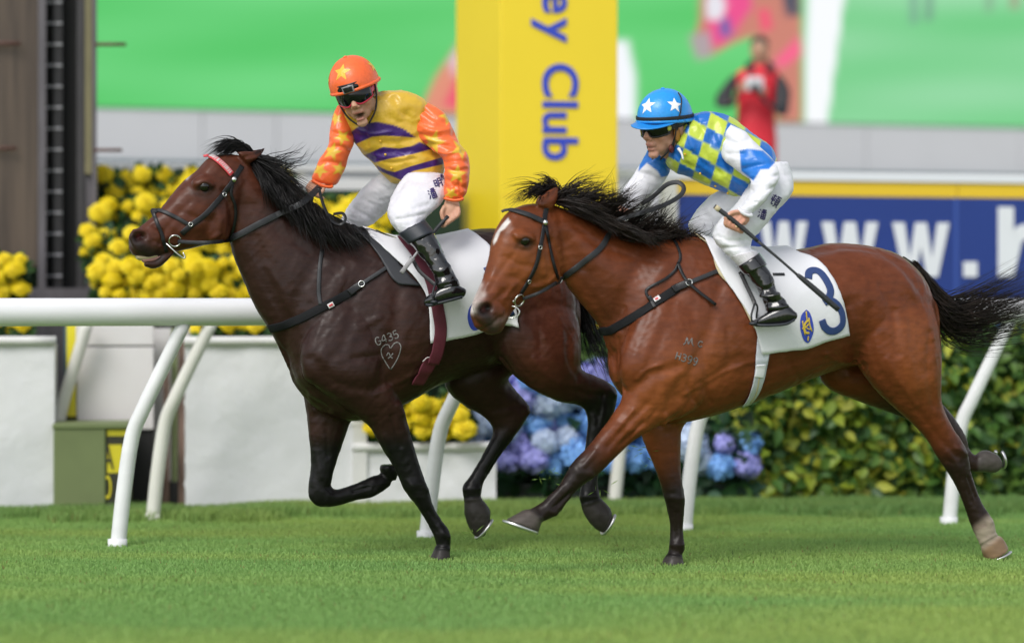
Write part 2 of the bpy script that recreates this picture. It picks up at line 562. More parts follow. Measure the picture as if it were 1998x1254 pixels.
def grass(name, n, region, hgt, seed, keep, width=.0036, bright=1.0):
    rg = np.random.default_rng(seed)
    y0, y1 = region
    Y = np.sqrt(rg.uniform(y0 ** 2, y1 ** 2, n)); X = Y * rg.uniform(-.30, .30, n)
    if keep is not None:
        m = keep(X, Y); X, Y = X[m], Y[m]
    n = len(X)
    def vn(x, y, s, sd):
        r2 = np.random.default_rng(sd); v = np.zeros(len(x))
        for _ in range(6):
            a_ = r2.uniform(0, 6.28); v += np.sin((x * math.cos(a_) + y * math.sin(a_)) * s * r2.uniform(.6, 1.6) + r2.uniform(0, 6.28))
        return v / 6
    h = hgt * rg.uniform(.6, 1.25, n) * (1 + .25 * vn(X, Y, 5, 4))
    a_ = rg.uniform(0, 6.28, n); lean = rg.uniform(.1, .75, n) * h; la = rg.uniform(0, 6.28, n)
    wx, wy = np.cos(a_) * width, np.sin(a_) * width
    base = np.stack([X, Y, np.zeros(n)], 1); side = np.stack([wx, wy, np.zeros(n)], 1)
    mid = base + np.stack([np.cos(la) * lean * .35, np.sin(la) * lean * .35, h * .6], 1); tip = base + np.stack([np.cos(la) * lean, np.sin(la) * lean, h], 1)
    V = np.stack([base - side, base + side, mid + side * .8, mid - side * .8, tip], 1).reshape(-1, 3)
    i = np.arange(n)[:, None] * 5
    Q = i + np.array([0, 1, 2, 3]); T = i + np.array([3, 2, 4])
    p1 = vn(X * .35, Y * 1.5, 2.2, 1) + .6 * vn(X * .3, Y * 1.7, 6, 2); p1 = np.clip(.5 + p1 * .9, 0, 1)[:, None]
    c = np.array([.30, .50, .16]) * (1 - p1) + np.array([.42, .55, .155]) * p1
    c = c * rg.uniform(.92, 1.08, (n, 1)) * bright
    dry = rg.random(n) < .012; c[dry] = np.array([.30, .27, .10])
    c5 = np.repeat(c, 5, 0)
    o = link(name, fast_mesh(name, V, Q, T, False, c5), M_blade); 
    return tag(o, kind='stuff')
tag(grass('turf_grass', 430000, (7.6, 16.2), .018, 5, None), 'short mown green turf of the racecourse', 'grass')
def near_base(X, Y):
    yb = 14.45 + (X + 2.8) * .10
    edge = yb - .12 - .14 * np.sin(X * 3.1 + 1) - .09 * np.sin(X * 7.3) - .07 * np.sin(X * 17)
    return (Y > edge - .35 * np.random.default_rng(1).random(len(X)) ** 2) & (Y < yb + .25)
tag(grass('uncut_grass_fringe', 300000, (13.9, 15.6), .062, 6, near_base, .0045, .85), 'longer uncut grass along the foot of the planters', 'grass')

rg = np.random.default_rng(77); Vc, Fc = [], []
for cx_, cy_, sx_, sy_, d_0, n_ in ((1250, 880, 60, 26, 11.9, 26), (1065, 925, 34, 14, 12.1, 16), (1150, 960, 60, 40, 12.2, 12), (905, 1040, 40, 30, 12.1, 10), (1500, 1080, 160, 14, 11.8, 8)):
    for _ in range(n_):
        c = at(cx_ + rg.normal(0, sx_ * .5), cy_ + rg.normal(0, sy_ * .5), d_0 + rg.uniform(-.2, .2)); u = rg.normal(0, 1, 3); u /= np.linalg.norm(u); w = np.cross(u, rg.normal(0, 1, 3)); w /= np.linalg.norm(w); L = rg.uniform(.008, .03); o = len(Vc)
        Vc += [c - u * L, c + w * .0025, c + u * L, c - w * .0025]; Fc.append((o, o + 1, o + 2, o + 3))
co_ = np.tile(np.array([(.20, .33, .07)]), (len(Vc), 1)); tag(link('grass_clippings', mesh_np('grass_clippings', np.array(Vc), Fc, False, co_), M_blade), 'loose grass clippings kicked up behind the hooves', 'grass', kind='stuff')

# ---- running rails with cranked posts
def rail(name, p, q, zc, rad, posts, mt, label, grp, ext=6.0):
    p, q = np.array(p, float), np.array(q, float); d = (q - p) / np.linalg.norm(q - p)
    e_ = empty(name, (p[0], p[1], 0), label, 'rail', grp)
    a_, b_ = p - d * ext, q + d * ext
    tb = [np.array([*(a_ + (b_ - a_) * t), zc]) for t in np.linspace(0, 1, 12)]
    obj('rail_tube', [tube_pts(np.array(tb), rad, 24)], mt, e_)
    nrm = np.array([d[1], -d[0]])
    for s in posts:
        b = p + d * s; 
        B = np.array([b[0], b[1], -.02]); dd = np.array([d[0], d[1], 0]); nn = np.array([nrm[0], nrm[1], 0])
        P = [B + nn * -.10, B + nn * -.10 + dd * .03 + np.array([0, 0, .28]), B - nn * .09 + dd * .07 + np.array([0, 0, .56]), B - nn * .06 + dd * .12 + np.array([0, 0, .70]), B - nn * .03 + dd * .21 + np.array([0, 0, .90]), B + dd * .32 + np.array([0, 0, zc - rad * .4])]
        po = obj('post', [tube_pts(np.array(P), [.039, .039, .038, .037, .036, .034], 16, 4)], mt, e_)
        obj('foot_sleeve', [tube_pts(np.array([B + nn * -.10 + np.array([0, 0, .0]), B + nn * -.10 + np.array([0, 0, .06])]), .048, 16, 2)], mt, po)
    return e_
rail('running_rail', (-1.926, 12.6), (2.42, 13.9), 1.163, .0685, [-3.0, -1.5, 0.0, 1.58, 2.99, 4.53, 6.1], M_white, 'near white running rail with cranked posts right behind the horses', 'running rails')
rail('running_rail', (-1.99, 14.10), (.637, 15.02), 1.150, .055, [-1.60, 0.03, 2.78, 5.6], M_cream, 'cream second rail whose posts stand between the planters', 'running rails')

lp = empty('rail_post', at(112, 1000, 14.95) * np.array([1, 1, 0]), 'single leaning cream rail post in front of the white cabinet', 'post')
obj('post', [tube_pts(np.array([at(108, 1001, 14.95), at(112, 860, 14.95), at(122, 790, 14.94), at(150, 700, 14.92), at(172, 625, 14.9)]), .036, 14, 4)], M_cream, lp)

# ---- white planters and the things beside them
PW = Plane(50, 14.60, 8)
def planter(x0, x1, ytop, label, depth=.42, d_off=0.0, rim=True, ruffle=False):
    A, B = PW(x0, 1000, -d_off), PW(x1, 1000, -d_off); zt = PW((x0 + x1) / 2, ytop, -d_off)[2]
    e_ = empty('planter_box', ((A[0] + B[0]) / 2, (A[1] + B[1]) / 2, 0), label, 'planter', 'white planters')
    n, m_ = 60, 16; V, F = [], []
    rg = np.random.default_rng(abs(int(x0)) + 9)
    for j in range(m_):
        for i in range(n):
            u, w = i / (n - 1), j / (m_ - 1); P = A + (B - A) * u; z = -.03 + (zt + .03) * w
            k = .006 * math.sin(u * 19 + 3 * w) * math.sin(w * 9 + u * 7)
            if ruffle: k += .012 * math.exp(-u / .06) * math.sin(w * 46)
            V.append(P[:2].tolist() + [z]); V[-1][0] += PW.n[0] * k - (0.010 * math.sin(w * 40) if ruffle and i == 0 else 0); V[-1][1] += PW.n[1] * k
    for j in range(m_ - 1):
        for i in range(n - 1): F.append((j * n + i, j * n + i + 1, (j + 1) * n + i + 1, (j + 1) * n + i))
    o = len(V); V2, F2 = slab(A - PW.n * .02, B - PW.n * .02, -.03, zt - .004, depth, PW.n)
    obj('fabric_front', (np.array(V), F), M_sheet, e_)
    obj('box', (V2, F2), M_sheet, e_, smooth=False)
    if rim:
        P = np.array([A + (B - A) * t for t in np.linspace(-.01, 1.01, 8)]); P[:, 2] = zt + .022
        obj('rim', [tube_pts(P + PW.n * .012, .026, 14)], M_rim, e_)
    return e_
planter(-260, 106, 672, 'white fabric planter at the left edge beside the green cabinet')
planter(362, 690, 672, 'tall white fabric planter with ruffled edge behind the dark horse', ruffle=True)
planter(690, 968, 878, 'low white planter of yellow flowers under the dark horse')
colm = empty('planter_post', PW(703, 1000), 'white square post between the tall and low planter', 'post')
obj('shaft', flat_box(PW, 688, 716, 826, 1002, .09, .02), M_rim, colm, False); obj('cap', flat_box(PW, 684, 720, 822, 830, .10, .025), M_rim, colm, False)

PB = Plane(200, 15.05, 8)
cab = empty('white_cabinet', PB(225, 1000), 'stained white panel cabinet behind the green box', 'cabinet')
bevel_obj(obj('door', flat_box(PB, 150, 300, 677, 838, .05), M_dirty, cab, False)); bevel_obj(obj('top_panel', flat_box(PB, 148, 300, 630, 674, .06, .004), M_dirty, cab, False))
obj('side_strip', flat_box(PB, 130, 148, 632, 812, .04), M_sign_y, cab, False); obj('seal', flat_box(PB, 125, 130, 632, 812, .05), M_teal, cab, False)
obj('gap_fill', flat_box(PB, 100, 300, 812, 1006, .5, -.02), M_dark, cab, False)  # block for the dark gap under the door, shade put into its colour
PG = Plane(160, 14.55, 6)
gb = empty('utility_box', PG(165, 1010), 'olive green utility box with a yellow warning sign', 'utility box')
V, F = flat_box(PG, 104, 206, 828, 1022, .40); V[:, 2] = np.where(V[:, 2] > .2, V[:, 2] + (V[:, 0] - V[:, 0].min()) * -.06, V[:, 2]); bevel_obj(obj('housing', (V, F), M_olive, gb, False), .01)
PG2 = Plane(206, PG(206, 900)[1] + .01, 38)
PGs = PG(206, 900)
bevel_obj(obj('side_panel', flat_box(PG, 207, 252, 836, 1022, .38, -.03), M_olive, gb, False), .006)
bevel_obj(obj('lid', slab(PG(102, 828, .01), PG(250, 828, .01), PG(160, 836)[2], PG(160, 826)[2], .44, PG.n), M_olive, gb, False), .006)
sg = obj('warning_sign', flat_box(PG, 208, 250, 838, 985, .006, -.022), M_sign_k, gb, False)
obj('yellow_field', flat_box(PG, 209, 249, 838, 850, .003, -.019), M_sign_y, sg, False); obj('yellow_field', flat_box(PG, 209, 249, 867, 922, .003, -.019), M_sign_y, sg, False)
obj('white_edge', flat_box(PG, 206, 250, 985, 990, .006, -.019), M_rim, sg, False)
jk = empty('timber_post', PB(330, 1000), 'weathered brown timber posts behind the second rail post', 'post')
for x0, x1, y0, v, mt_ in ((318, 330, 700, .0, M_junk), (334, 346, 640, -.05, M_olive), (348, 362, 660, .03, M_junk)):
    obj('timber', flat_box(PB, x0, x1, y0, 1012, .05, v), mt_, jk, False)
obj('backing', flat_box(PB, 300, 372, 640, 1010, .03, -.16), M_dirty, jk, False); obj('void_shade', flat_box(PB, 302, 364, 940, 1012, .1, -.02), M_dark, jk, False)  # the low black block stands for a shaded void, darkness put into its colour

def letters(txt, size, mt, name, parent, origin, ux, uz, nrm, spacing=1.0, bold=.0, xs=None, scale_x=1.0):
    """each letter its own mesh; laid from origin along ux with letter tops along uz, standing on a face with normal nrm"""
    cx = 0.0; out = []
    for i, ch in enumerate(txt):
        cu = bpy.data.curves.new('t', 'FONT'); cu.body = ch; cu.size = size; cu.extrude = .004; cu.offset = bold
        ob = bpy.data.objects.new('t', cu); COL.objects.link(ob)
        dg = bpy.context.evaluated_depsgraph_get(); me = bpy.data.meshes.new_from_object(ob.evaluated_get(dg))
        bpy.data.objects.remove(ob)
        if len(me.vertices) == 0: cx += size * .32 * scale_x; continue
        co = np.array([v.co for v in me.vertices]); x0 = co[:, 0].min(); w = co[:, 0].max() - x0
        px = xs[i] if xs else cx
        for v, c in zip(me.vertices, co):
            p = origin + ux * ((c[0] - x0) * scale_x + px) + uz * c[1] + nrm * (c[2] + .006); v.co = p
        cx += (w * scale_x + size * .085 * spacing)
        me.materials.clear(); out.append(link(name, me, mt, parent))
    return out
ux = -PG.t
letters('AT', .20, M_sign_k, 'letter', sg, PG(209, 914, -.019), ux, np.array([0, 0, 1.0]), PG.n, xs=[-.03, .085], scale_x=.5)
letters('0-', .19, M_sign_y, 'letter', sg, PG(205, 972, -.022), ux, np.array([0, 0, 1.0]), PG.n, xs=[-.01, .07], scale_x=.55)

# ---- finishing post: square yellow pylon
PY = Plane(1090, 16.6, 8)
A, B = PY(976, 600), PY(1206, 600); d_ = (B - A) / np.linalg.norm(B - A)
W_ = np.linalg.norm(B - A)
py_ = empty('winning_post', ((A[0] + B[0]) / 2, (A[1] + B[1]) / 2, 0), 'tall square yellow winning post with blue sideways lettering', 'post')
C_ = PY(889, 600) ; C_ = at(889, 600, A[1] + .62)
Dp = C_ + (B - A)
Hh = 5.2
def quad_prism(pts, z0, z1):
    V = [(p[0], p[1], z) for z in (z0, z1) for p in pts]; n = len(pts)
    F = [tuple(range(n))[::-1], tuple(range(n, 2 * n))] + [(i, (i + 1) % n, n + (i + 1) % n, n + i) for i in range(n)]
    return np.array(V, float), F
bevel_obj(obj('pylon', quad_prism([A, B, Dp, C_], 0.12, Hh), M_yel, py_, False), .01)
obj('base', quad_prism([A - d_ * .03 + PY.n * .03, B + d_ * .03 + PY.n * .03, Dp + d_ * .03 - PY.n * .03, C_ - d_ * .03 - PY.n * .03], 0, .12), M_rim, py_, False)
for zz in (1.9, 3.4): obj('panel_seam', slab(A + PY.n * .003, B + PY.n * .003, zz, zz + .006, .002, PY.n), M_adyel, py_, False)
lt = 'The Hong Kong Jockey Club'
zC = PY(1090, 116)[2]
org = PY(1060, 116); 
down = np.array([0, 0, -1.0])
def text_len(t, size, sx):
    L = 0
    for ch in t:
        cu = bpy.data.curves.new('t', 'FONT'); cu.body = ch; cu.size = size; ob = bpy.data.objects.new('t', cu); COL.objects.link(ob)
        dg = bpy.context.evaluated_depsgraph_get(); me = bpy.data.meshes.new_from_object(ob.evaluated_get(dg)); bpy.data.objects.remove(ob)
        if len(me.vertices) == 0: L += size * .32 * sx; continue
        xs_ = [v.co.x for v in me.vertices]; L += (max(xs_) - min(xs_) + .012) * sx + size * .085
    return L
SZ, SX = .325, 1.02
letters(lt, SZ, M_txt_blue, 'letter', py_, org - down * text_len('The Hong Kong Jockey ', SZ, SX), down, d_, PY.n, 1.0, .006, scale_x=SX)

# ---- blue hoarding with white address lettering
PA = Plane(1500, 17.5, 15)
hd = empty('advertising_hoarding', PA(1650, 650), 'blue hoarding with a yellow top stripe and white web address', 'hoarding')
zb_ = PA(1700, 640)[2]
z_of = lambda y, x=1700: PA(x, y)[2]
Ah_, Bh_ = PA(1322, 500), PA(2230, 500)
seam = [PA(1322, 500), PA(1868, 500), PA(2230, 500)]
for i in range(2):
    P, Q = seam[i], seam[i + 1]; gap = (Q - P) / np.linalg.norm(Q - P) * .004
    obj('panel', slab(P + gap, Q - gap, .35, z_of(384), .04, PA.n), M_adblue, hd, False)
    obj('yellow_stripe', slab(P + gap + PA.n * .003, Q - gap + PA.n * .003, z_of(383.5), z_of(355), .045, PA.n), M_adyel, hd, False)
obj('white_top_rail', slab(PA(1180, 400) + PA.n * .02, PA(2230, 400) + PA.n * .02, z_of(354), z_of(338), .08, PA.n), M_adwhite, hd, False)
obj('end_post', slab(PA(1292, 500) + PA.n * .01, PA(1321, 500) + PA.n * .01, 0, z_of(355), .06, PA.n), M_cream, hd, False)
obj('joint_strip', slab(PA(1861, 500) + PA.n * .004, PA(1869, 500) + PA.n * .004, .36, z_of(385), .003, PA.n), mat('joint_blue', (.03, .075, .33), .5), hd, False)
ua = -PA.t
def bar(p, q, w0):
    """slanted stroke of a letter in the board plane between points given as (along, up)"""
    (x0, z0), (x1, z1) = p, q
    O = PA(1500, 539); pts = []
    for (x, z) in ((x0 - w0 / 2, z0), (x0 + w0 / 2, z0), (x1 + w0 / 2, z1), (x1 - w0 / 2, z1)): pts.append(O + ua * x + np.array([0, 0, z]) + PA.n * .006)
    V = pts + [p_ + PA.n * .006 for p_ in pts]
    return np.array(V), [(3, 2, 1, 0), (4, 5, 6, 7), (0, 1, 5, 4), (1, 2, 6, 5), (2, 3, 7, 6), (3, 0, 4, 7)]
along = lambda x: (PA(x, 500) - PA(1500, 500)) @ ua
xh = .375
def plate(pts):
    O = PA(1500, 539); f_ = [O + ua * x + np.array([0, 0, z]) + PA.n * .006 for x, z in pts]; n = len(f_)
    return np.array(f_ + [p_ + PA.n * .006 for p_ in f_]), [tuple(range(n))[::-1], tuple(range(n, 2 * n))] + [(i, (i + 1) % n, n + (i + 1) % n, n + i) for i in range(n)]
for xa, xb in ((1482, 1574), (1602, 1712), (1740, 1851)):
    a0, a1 = along(xa), along(xb); w_ = a1 - a0
    obj('letter_w', plate([(a0 + u * w_, v * xh) for u, v in ((.20, 0), (.40, 0), (.5, .56), (.60, 0), (.80, 0), (1.0, 1), (.79, 1), (.695, .34), (.60, 1), (.40, 1), (.305, .34), (.21, 1), (0, 1))]), M_adwhite, hd, False)
a0 = along(1878); obj('full_stop', [bar((a0 + .055, 0), (a0 + .055, .105), .105)], M_adwhite, hd, False)
a0 = along(1946); cxh, czh = a0 + .235, .20
arc_o = [(cxh + .175 * math.cos(q), czh + .175 * math.sin(q)) for q in np.linspace(0, 2.35, 12)]; arc_i = [(cxh + .065 * math.cos(q), czh + .075 * math.sin(q)) for q in np.linspace(math.pi, 0, 10)]
obj('letter_h', plate([(a0, 0), (a0 + .12, 0), (a0 + .17, czh)] + arc_i[1:] + [(cxh + .065, 0), (cxh + .175, 0)] + arc_o + [(a0 + .12, .30), (a0 + .12, .49), (a0, .49)]), M_adwhite, hd, False)

# ---- low white fence behind the flowers
PF = Plane(500, 18.2, 14)
fe = empty('white_fence', PF(500, 600), 'low white fence of wide horizontal boards behind the yellow flowers', 'fence')
A, B = PF(-200, 500), PF(1250, 500)
for yt, yb in ((322, 334), (347, 386), (402, 440)):
    zt, zb2 = PF(600, yt)[2], PF(600, yb)[2]
    bevel_obj(obj('board', slab(A + PF.n * .012, B + PF.n * .012, zb2, zt, .03, PF.n), M_white, fe, False), .005)
for x in range(-100, 1251, 225): obj('post', slab(PF(x, 500) - PF.n * .02, PF(x + 22, 500) - PF.n * .02, 0, PF(600, 330)[2], .06, PF.n), M_cream, fe, False)

# ---- terrace, grey cladding and the big screen
PS = Plane(1000, 26.0, 17)
zs = PS(190, 209)[2]
tr = PS(1000, 500)
A, B = PS(-1500, 400, 6.2), PS(3400, 400, 6.2)
tag(link('terrace', mesh_np('terrace', *slab(A, B, 0, 1.76, 7.5, PS.n), False), mat('terrace_concrete', (.32, .32, .33), .8, noise=(2, .1))), kind='structure')
wl_ = empty('screen_wall', PS(1000, 400), 'pale grey panelled wall under the giant screen', 'wall')
xs_ = [-900, -630, -360, -95, 180, 395, 540, 830, 1110, 1400, 1690, 1990, 2300, 2620, 2950]
for x0, x1 in zip(xs_[:-1], xs_[1:]):
    P, Q = PS(x0, 300), PS(x1, 300); gp_ = (Q - P) / np.linalg.norm(Q - P) * .004
    bevel_obj(obj('wall_panel', slab(P + gp_, Q - gp_, 1.76, zs - .01, .08, PS.n), M_wall, wl_, False), .003)
obj('backing', slab(PS(-900, 300) - PS.n * .07, PS(2950, 300) - PS.n * .07, 1.76, zs - .02, .05, PS.n), mat('backing_grey', (.48, .48, .50), .7), wl_, False)
obj('gutter', slab(PS(-900, 300) + PS.n * .10, PS(2950, 300) + PS.n * .10, PS(190, 322)[2] - .02, PS(190, 317)[2] + .02, .10, PS.n), M_teal, wl_, False)
sc = empty('giant_screen', PS(1000, 200), 'giant video screen showing a horse on green turf', 'screen')
nu, nv = 420, 120
xa, xb = PS(-900, 200, .02), PS(2950, 200, .02); Hs = 4.2
U_, W_2 = np.meshgrid(np.linspace(0, 1, nu), np.linspace(0, 1, nv))
V = xa[None, :] + (xb - xa)[None, :] * U_.ravel()[:, None]; V[:, 2] = zs + W_2.ravel() * Hs
S = scr(V)
Q = [(j * nu + i, j * nu + i + 1, (j + 1) * nu + i + 1, (j + 1) * nu + i) for j in range(nv - 1) for i in range(nu - 1)]
def vnoise(S, s, sd, sx=.25):
    r2 = np.random.default_rng(sd); v = np.zeros(len(S))
    for _ in range(8):
        a_ = r2.normal(0, .25); v += np.sin((S[:, 0] * sx * math.sin(a_) + S[:, 1] * math.cos(a_)) * s * r2.uniform(.5, 1.8) + r2.uniform(0, 6.28))
    return v / 8
gn = np.clip(.5 + vnoise(S, .05, 3) * 1.1, 0, 1)[:, None]
left = (1 - sstep(1500, 1620, S[:, 0]))[:, None]
cg = (np.array([.055, .55, .10]) * (1 - gn) + np.array([.13, .66, .19]) * gn) * left + (np.array([.11, .58, .18]) * (1 - gn) + np.array([.30, .70, .38]) * gn) * (1 - left)
pic = cg.copy()
def spaint(pg, c, f_, a_=1.0):
    global pic
    w = (a_ * (1 - sstep(-f_, f_, sd_poly(S, pg))))[:, None]; pic = pic * (1 - w) + np.array(c) * w
spaint([(1585, -400), (1700, -400), (1612, 260), (1570, 260)], (.95, .97, 1.0), 4)
spaint([(1225, 80), (1240, 150), (1240, 250), (1160, 250), (1160, 80)], (.93, .95, 1.0), 10)
spaint([(1370, -200), (1560, -200), (1565, 240), (1515, 240), (1500, 130), (1470, 70), (1430, 85), (1385, 110), (1350, 90), (1365, 40)], (.60, .20, .14), 6)
spaint([(1345, 70), (1390, 60), (1390, 110), (1360, 118)], (.42, .34, .36), 7)
spaint([(1380, 40), (1440, -60), (1470, 10), (1430, 70), (1405, 92), (1388, 85)], (.85, .05, .25), 6)
spaint([(1405, 45), (1422, 30), (1428, 70), (1408, 72)], (.08, .10, .40), 4)
spaint([(1375, 0), (1400, -20), (1418, 10), (1405, 42), (1382, 38)], (.80, .78, .85), 4)
spaint([(1478, 20), (1500, 18), (1508, 55), (1488, 62)], (.90, .06, .16), 5)
spaint([(1518, -50), (1558, -50), (1560, 30), (1535, 34)], (.04, .05, .09), 5)
spaint([(1560, 70), (1566, 105), (1525, 135), (1510, 120)], (.95, .10, .25), 6)
spaint([(820, 215), (850, 150), (905, 70), (930, 60), (930, 225), (850, 225)], (.75, .26, .16), 7)
spaint([(865, 205), (905, 120), (930, 110), (930, 225)], (.85, .07, .14), 7)
spaint([(876, 120), (900, 80), (905, 100), (885, 150)], (.75, .55, .65), 6)
spaint([(1775, -50), (1790, -50), (1790, 46), (1776, 48)], (.16, .30, .26), 5, .8); spaint([(1808, -50), (1822, -50), (1820, 40), (1806, 42)], (.14, .26, .22), 5, .8)
spaint([(1920, -50), (1945, -50), (1935, 24), (1925, 24)], (.2, .32, .22), 6, .7); spaint([(1965, -50), (1990, -50), (1988, 18), (1972, 18)], (.35, .26, .18), 6, .7)
ms = mat('screen_picture', attr='Col', rough=.4, emit=.60); ms.node_tree.nodes['Principled BSDF'].inputs['Base Color'].default_value = (.02, .02, .02, 1)
for l_ in list(ms.node_tree.links):
    if l_.to_socket.name == 'Base Color': ms.node_tree.links.remove(l_)
me = fast_mesh('display', V, np.array(Q), None, False, pic)
link('display', me, ms, sc)
obj('housing', slab(PS(-905, 200) - PS.n * .01, PS(2955, 200) - PS.n * .01, zs - .03, zs + Hs + .1, .5, PS.n), M_steeld, sc, False)

# ---- dark steel mast at the left
PM = Plane(90, 16.2, 10)
mast = empty('photo_finish_mast', PM(90, 600), 'dark bronze and steel mast with pegs and bolt plates at left', 'mast')
zt_ = 5.0
def col(x0, x1, ybot, thick, v, mt, name):
    return bevel_obj(obj(name, slab(PM(x0, 500, v), PM(x1, 500, v), PM(90, ybot)[2], zt_, thick, PM.n), mt, mast, False), .004)
col(-260, 74, 520, .30, .06, M_bronze, 'bronze_panel'); col(74, 90, 585, .34, .08, M_steelg, 'flange'); col(90, 160, 585, .10, -.16, M_dark, 'channel'); col(104, 122, 585, .06, -.06, M_steeld, 'inner_rib')
col(150, 166, 585, .30, .03, M_steeld, 'side_plate'); col(166, 180, 340, .04, .06, M_olive_strip, 'faded_strip'); col(166, 180, 585, .20, .018, M_steelg, 'side_plate'); col(180, 189, 585, .32, .08, M_steelg, 'flange')
obj('foot_beam', slab(PM(20, 590, .10), PM(195, 590, .10), .0, PM(90, 562)[2], .36, PM.n), M_steelg, mast, False)
tick = None
for k in range(16):
    y = 30 + 41 * k - 66
    for x0, x1, v in ((88, 102, -.04), (106, 121, .004)):
        c = PM((x0 + x1) / 2, y, v)
        if tick is None:
            V_, F_ = box_mesh((0, 0, 0), (.050, .014, .012), 0, .002); tm = mesh_np('bolt_plate', V_, F_, False); tm.materials.append(M_tick)
            tick = True
        o = bpy.data.objects.new('bolt_plate', tm); COL.objects.link(o); o.parent = mast; o.location = Vector(c) - root_loc(mast)
for x0, x1, y, r_ in ((186, 246, 87, .012), (184, 238, 293, .011), (-40, 40, 85, .012), (-40, 32, 289, .011)):
    obj('peg', [tube_pts(np.array([PM(x0, y, .09), PM(x1, y, .11)]), r_, 10)], M_peg, mast)

# ---- flowers and hedge
def leaf_shape():
    V = np.array([(0, 0, 0), (.27, .22, .07), (.30, .55, .06), (0, 1.05, -.14), (-.30, .55, .06), (-.27, .22, .07), (0, .42, -.03)], float)
    F = [(0, 1, 6), (1, 2, 6), (2, 3, 6), (3, 4, 6), (4, 5, 6), (5, 0, 6)]
    return V, F
LV, LF = leaf_shape()
def rand_rot(rg, n, face=None, spread=.8):
    """n rotation matrices whose leaf blade looks roughly towards face"""
    up = rg.normal(0, 1, (n, 3))
    z = (np.array(face)[None, :] + rg.normal(0, spread, (n, 3))); z /= np.linalg.norm(z, axis=1)[:, None]
    y = up + np.array([0, 0, -.4]); y = y - z * (y * z).sum(1)[:, None]; y /= np.linalg.norm(y, axis=1)[:, None]
    x = np.cross(y, z)
    return np.stack([x, y, z], 2)
def leaf_cloud(name, P, size, cols, parent, rg, face=(0, -1, .4), mt=None, spread=.8, stuff=True):
    n = len(P); M = rand_rot(rg, n, face, spread); s = size * rg.uniform(.6, 1.25, (n, 1, 1))
    V = np.einsum('nij,kj->nki', M, LV) * s + P[:, None, :]
    F = (np.arange(n)[:, None, None] * len(LV) + np.array(LF)[None]).reshape(-1, 3)
    c = cols[rg.integers(0, len(cols), n)] * rg.uniform(.7, 1.3, (n, 1))
    o = link(name, fast_mesh(name, V.reshape(-1, 3), None, F, True, np.repeat(c, len(LV), 0)), mt or M_leaf, parent)
    if stuff: o['kind'] = 'stuff'
    return o
def bloom_mesh(name, r, rings, mt, petal=.5, flat=.8, seed=1):
    rg = np.random.default_rng(seed); V, F = [], []
    for ri, (th, n) in enumerate(rings):
        for j in range(n):
            q = 2 * math.pi * (j + .5 * (ri % 2) + rg.uniform(-.2, .2)) / n; t = th + rg.uniform(-.08, .08)
            d = np.array([math.sin(t) * math.cos(q), math.sin(t) * math.sin(q), math.cos(t)])
            tang = np.array([math.cos(t) * math.cos(q), math.cos(t) * math.sin(q), -math.sin(t)]); side = np.cross(d, tang)
            b0 = d * r * .45 * np.array([1, 1, flat]); L = r * rg.uniform(.85, 1.08)
            m = d * L * np.array([1, 1, flat]); w = r * petal * .5
            tip = m * 1.02 - d * r * .12 + tang * r * .10
            o = len(V); V += [b0, m * .8 + side * w, m * 1.04, m * .8 - side * w, tip]; F += [(o, o + 1, o + 2), (o, o + 2, o + 3), (o + 1, o + 4, o + 2), (o + 2, o + 4, o + 3)]
    Vb, Fb = ball((0, 0, 0), r * .74, 10, 6, (1, 1, flat)); o = len(V)
    V = np.vstack([np.array(V), Vb]); F += [tuple(i + o for i in f) for f in Fb]
    me = mesh_np(name, V, F, True); me.materials.append(mt); return me
mums = [bloom_mesh('chrysanthemum_bloom', .062, [(.15, 5), (.45, 9), (.75, 13), (1.05, 16), (1.35, 18), (1.65, 18)], M_yflower, .5, .8, s) for s in (1, 2, 3)]
G_leafcols = np.array([(.020, .060, .016), (.035, .095, .022), (.014, .040, .014), (.05, .12, .03)])
def put(me, name, loc, parent, rg, tilt=(0, -.9, .55), sc_=1.0, spread=.35):
    o = bpy.data.objects.new(name, me); COL.objects.link(o); o.parent = parent; o.location = Vector(loc) - root_loc(parent)
    d = np.array(tilt) + rg.normal(0, spread, 3); o.rotation_euler = Vector(d).to_track_quat('Z', 'Y').to_euler(); o.scale = (sc_,) * 3
    return o
def mum_plant(px, py0, py1, d, w, n, label, seed):
    """one potted chrysanthemum: blooms spread over its front between rows py0 and py1"""
    rg = np.random.default_rng(seed); c = at(px, py1, d)
    e_ = empty('chrysanthemum_plant', (c[0], c[1], max(c[2] - .15, .0)), label, 'flowers', 'yellow chrysanthemums')
    pts = []; tries = 0
    while len(pts) < n and tries < 4000:
        tries += 1
        p = (px + rg.uniform(-w, w), rg.uniform(py0, py1))
        if all(((p[0] - q[0]) ** 2 + ((p[1] - q[1]) * 1.25) ** 2) > 25 ** 2 for q in pts): pts.append(p)
    for x, y in pts:
        put(mums[rg.integers(0, 3)], 'bloom', at(x, y, d + rg.uniform(-.06, .10)), e_, rg, sc_=rg.uniform(.75, 1.25))
    P = np.array([at(px + rg.uniform(-w * 1.05, w * 1.05), rg.uniform(py0 - 2, py1 + 18), d + rg.uniform(.02, .28)) for _ in range(420)])
    leaf_cloud('foliage', P, .085, G_leafcols, e_, rg)
    obj('pot', [tube_pts(np.array([(c[0], c[1] + .2, c[2] - .30), (c[0], c[1] + .2, c[2] - .06)]), [.10, .13], 16, 2)], M_pot, e_)
names = ['top tier', 'second tier', 'third tier', 'lowest tier']
k = 0
tiers = [(340, 380, 16.5), (396, 434, 16.2), (452, 494, 15.9), (512, 578, 15.55)]
cols_x = [225, 320, 415, 510, 605, 700]
ordn = ['beside the mast', 'second from the mast', 'behind the horse head', 'behind the dark neck', 'behind the mane', 'behind the rider knee']
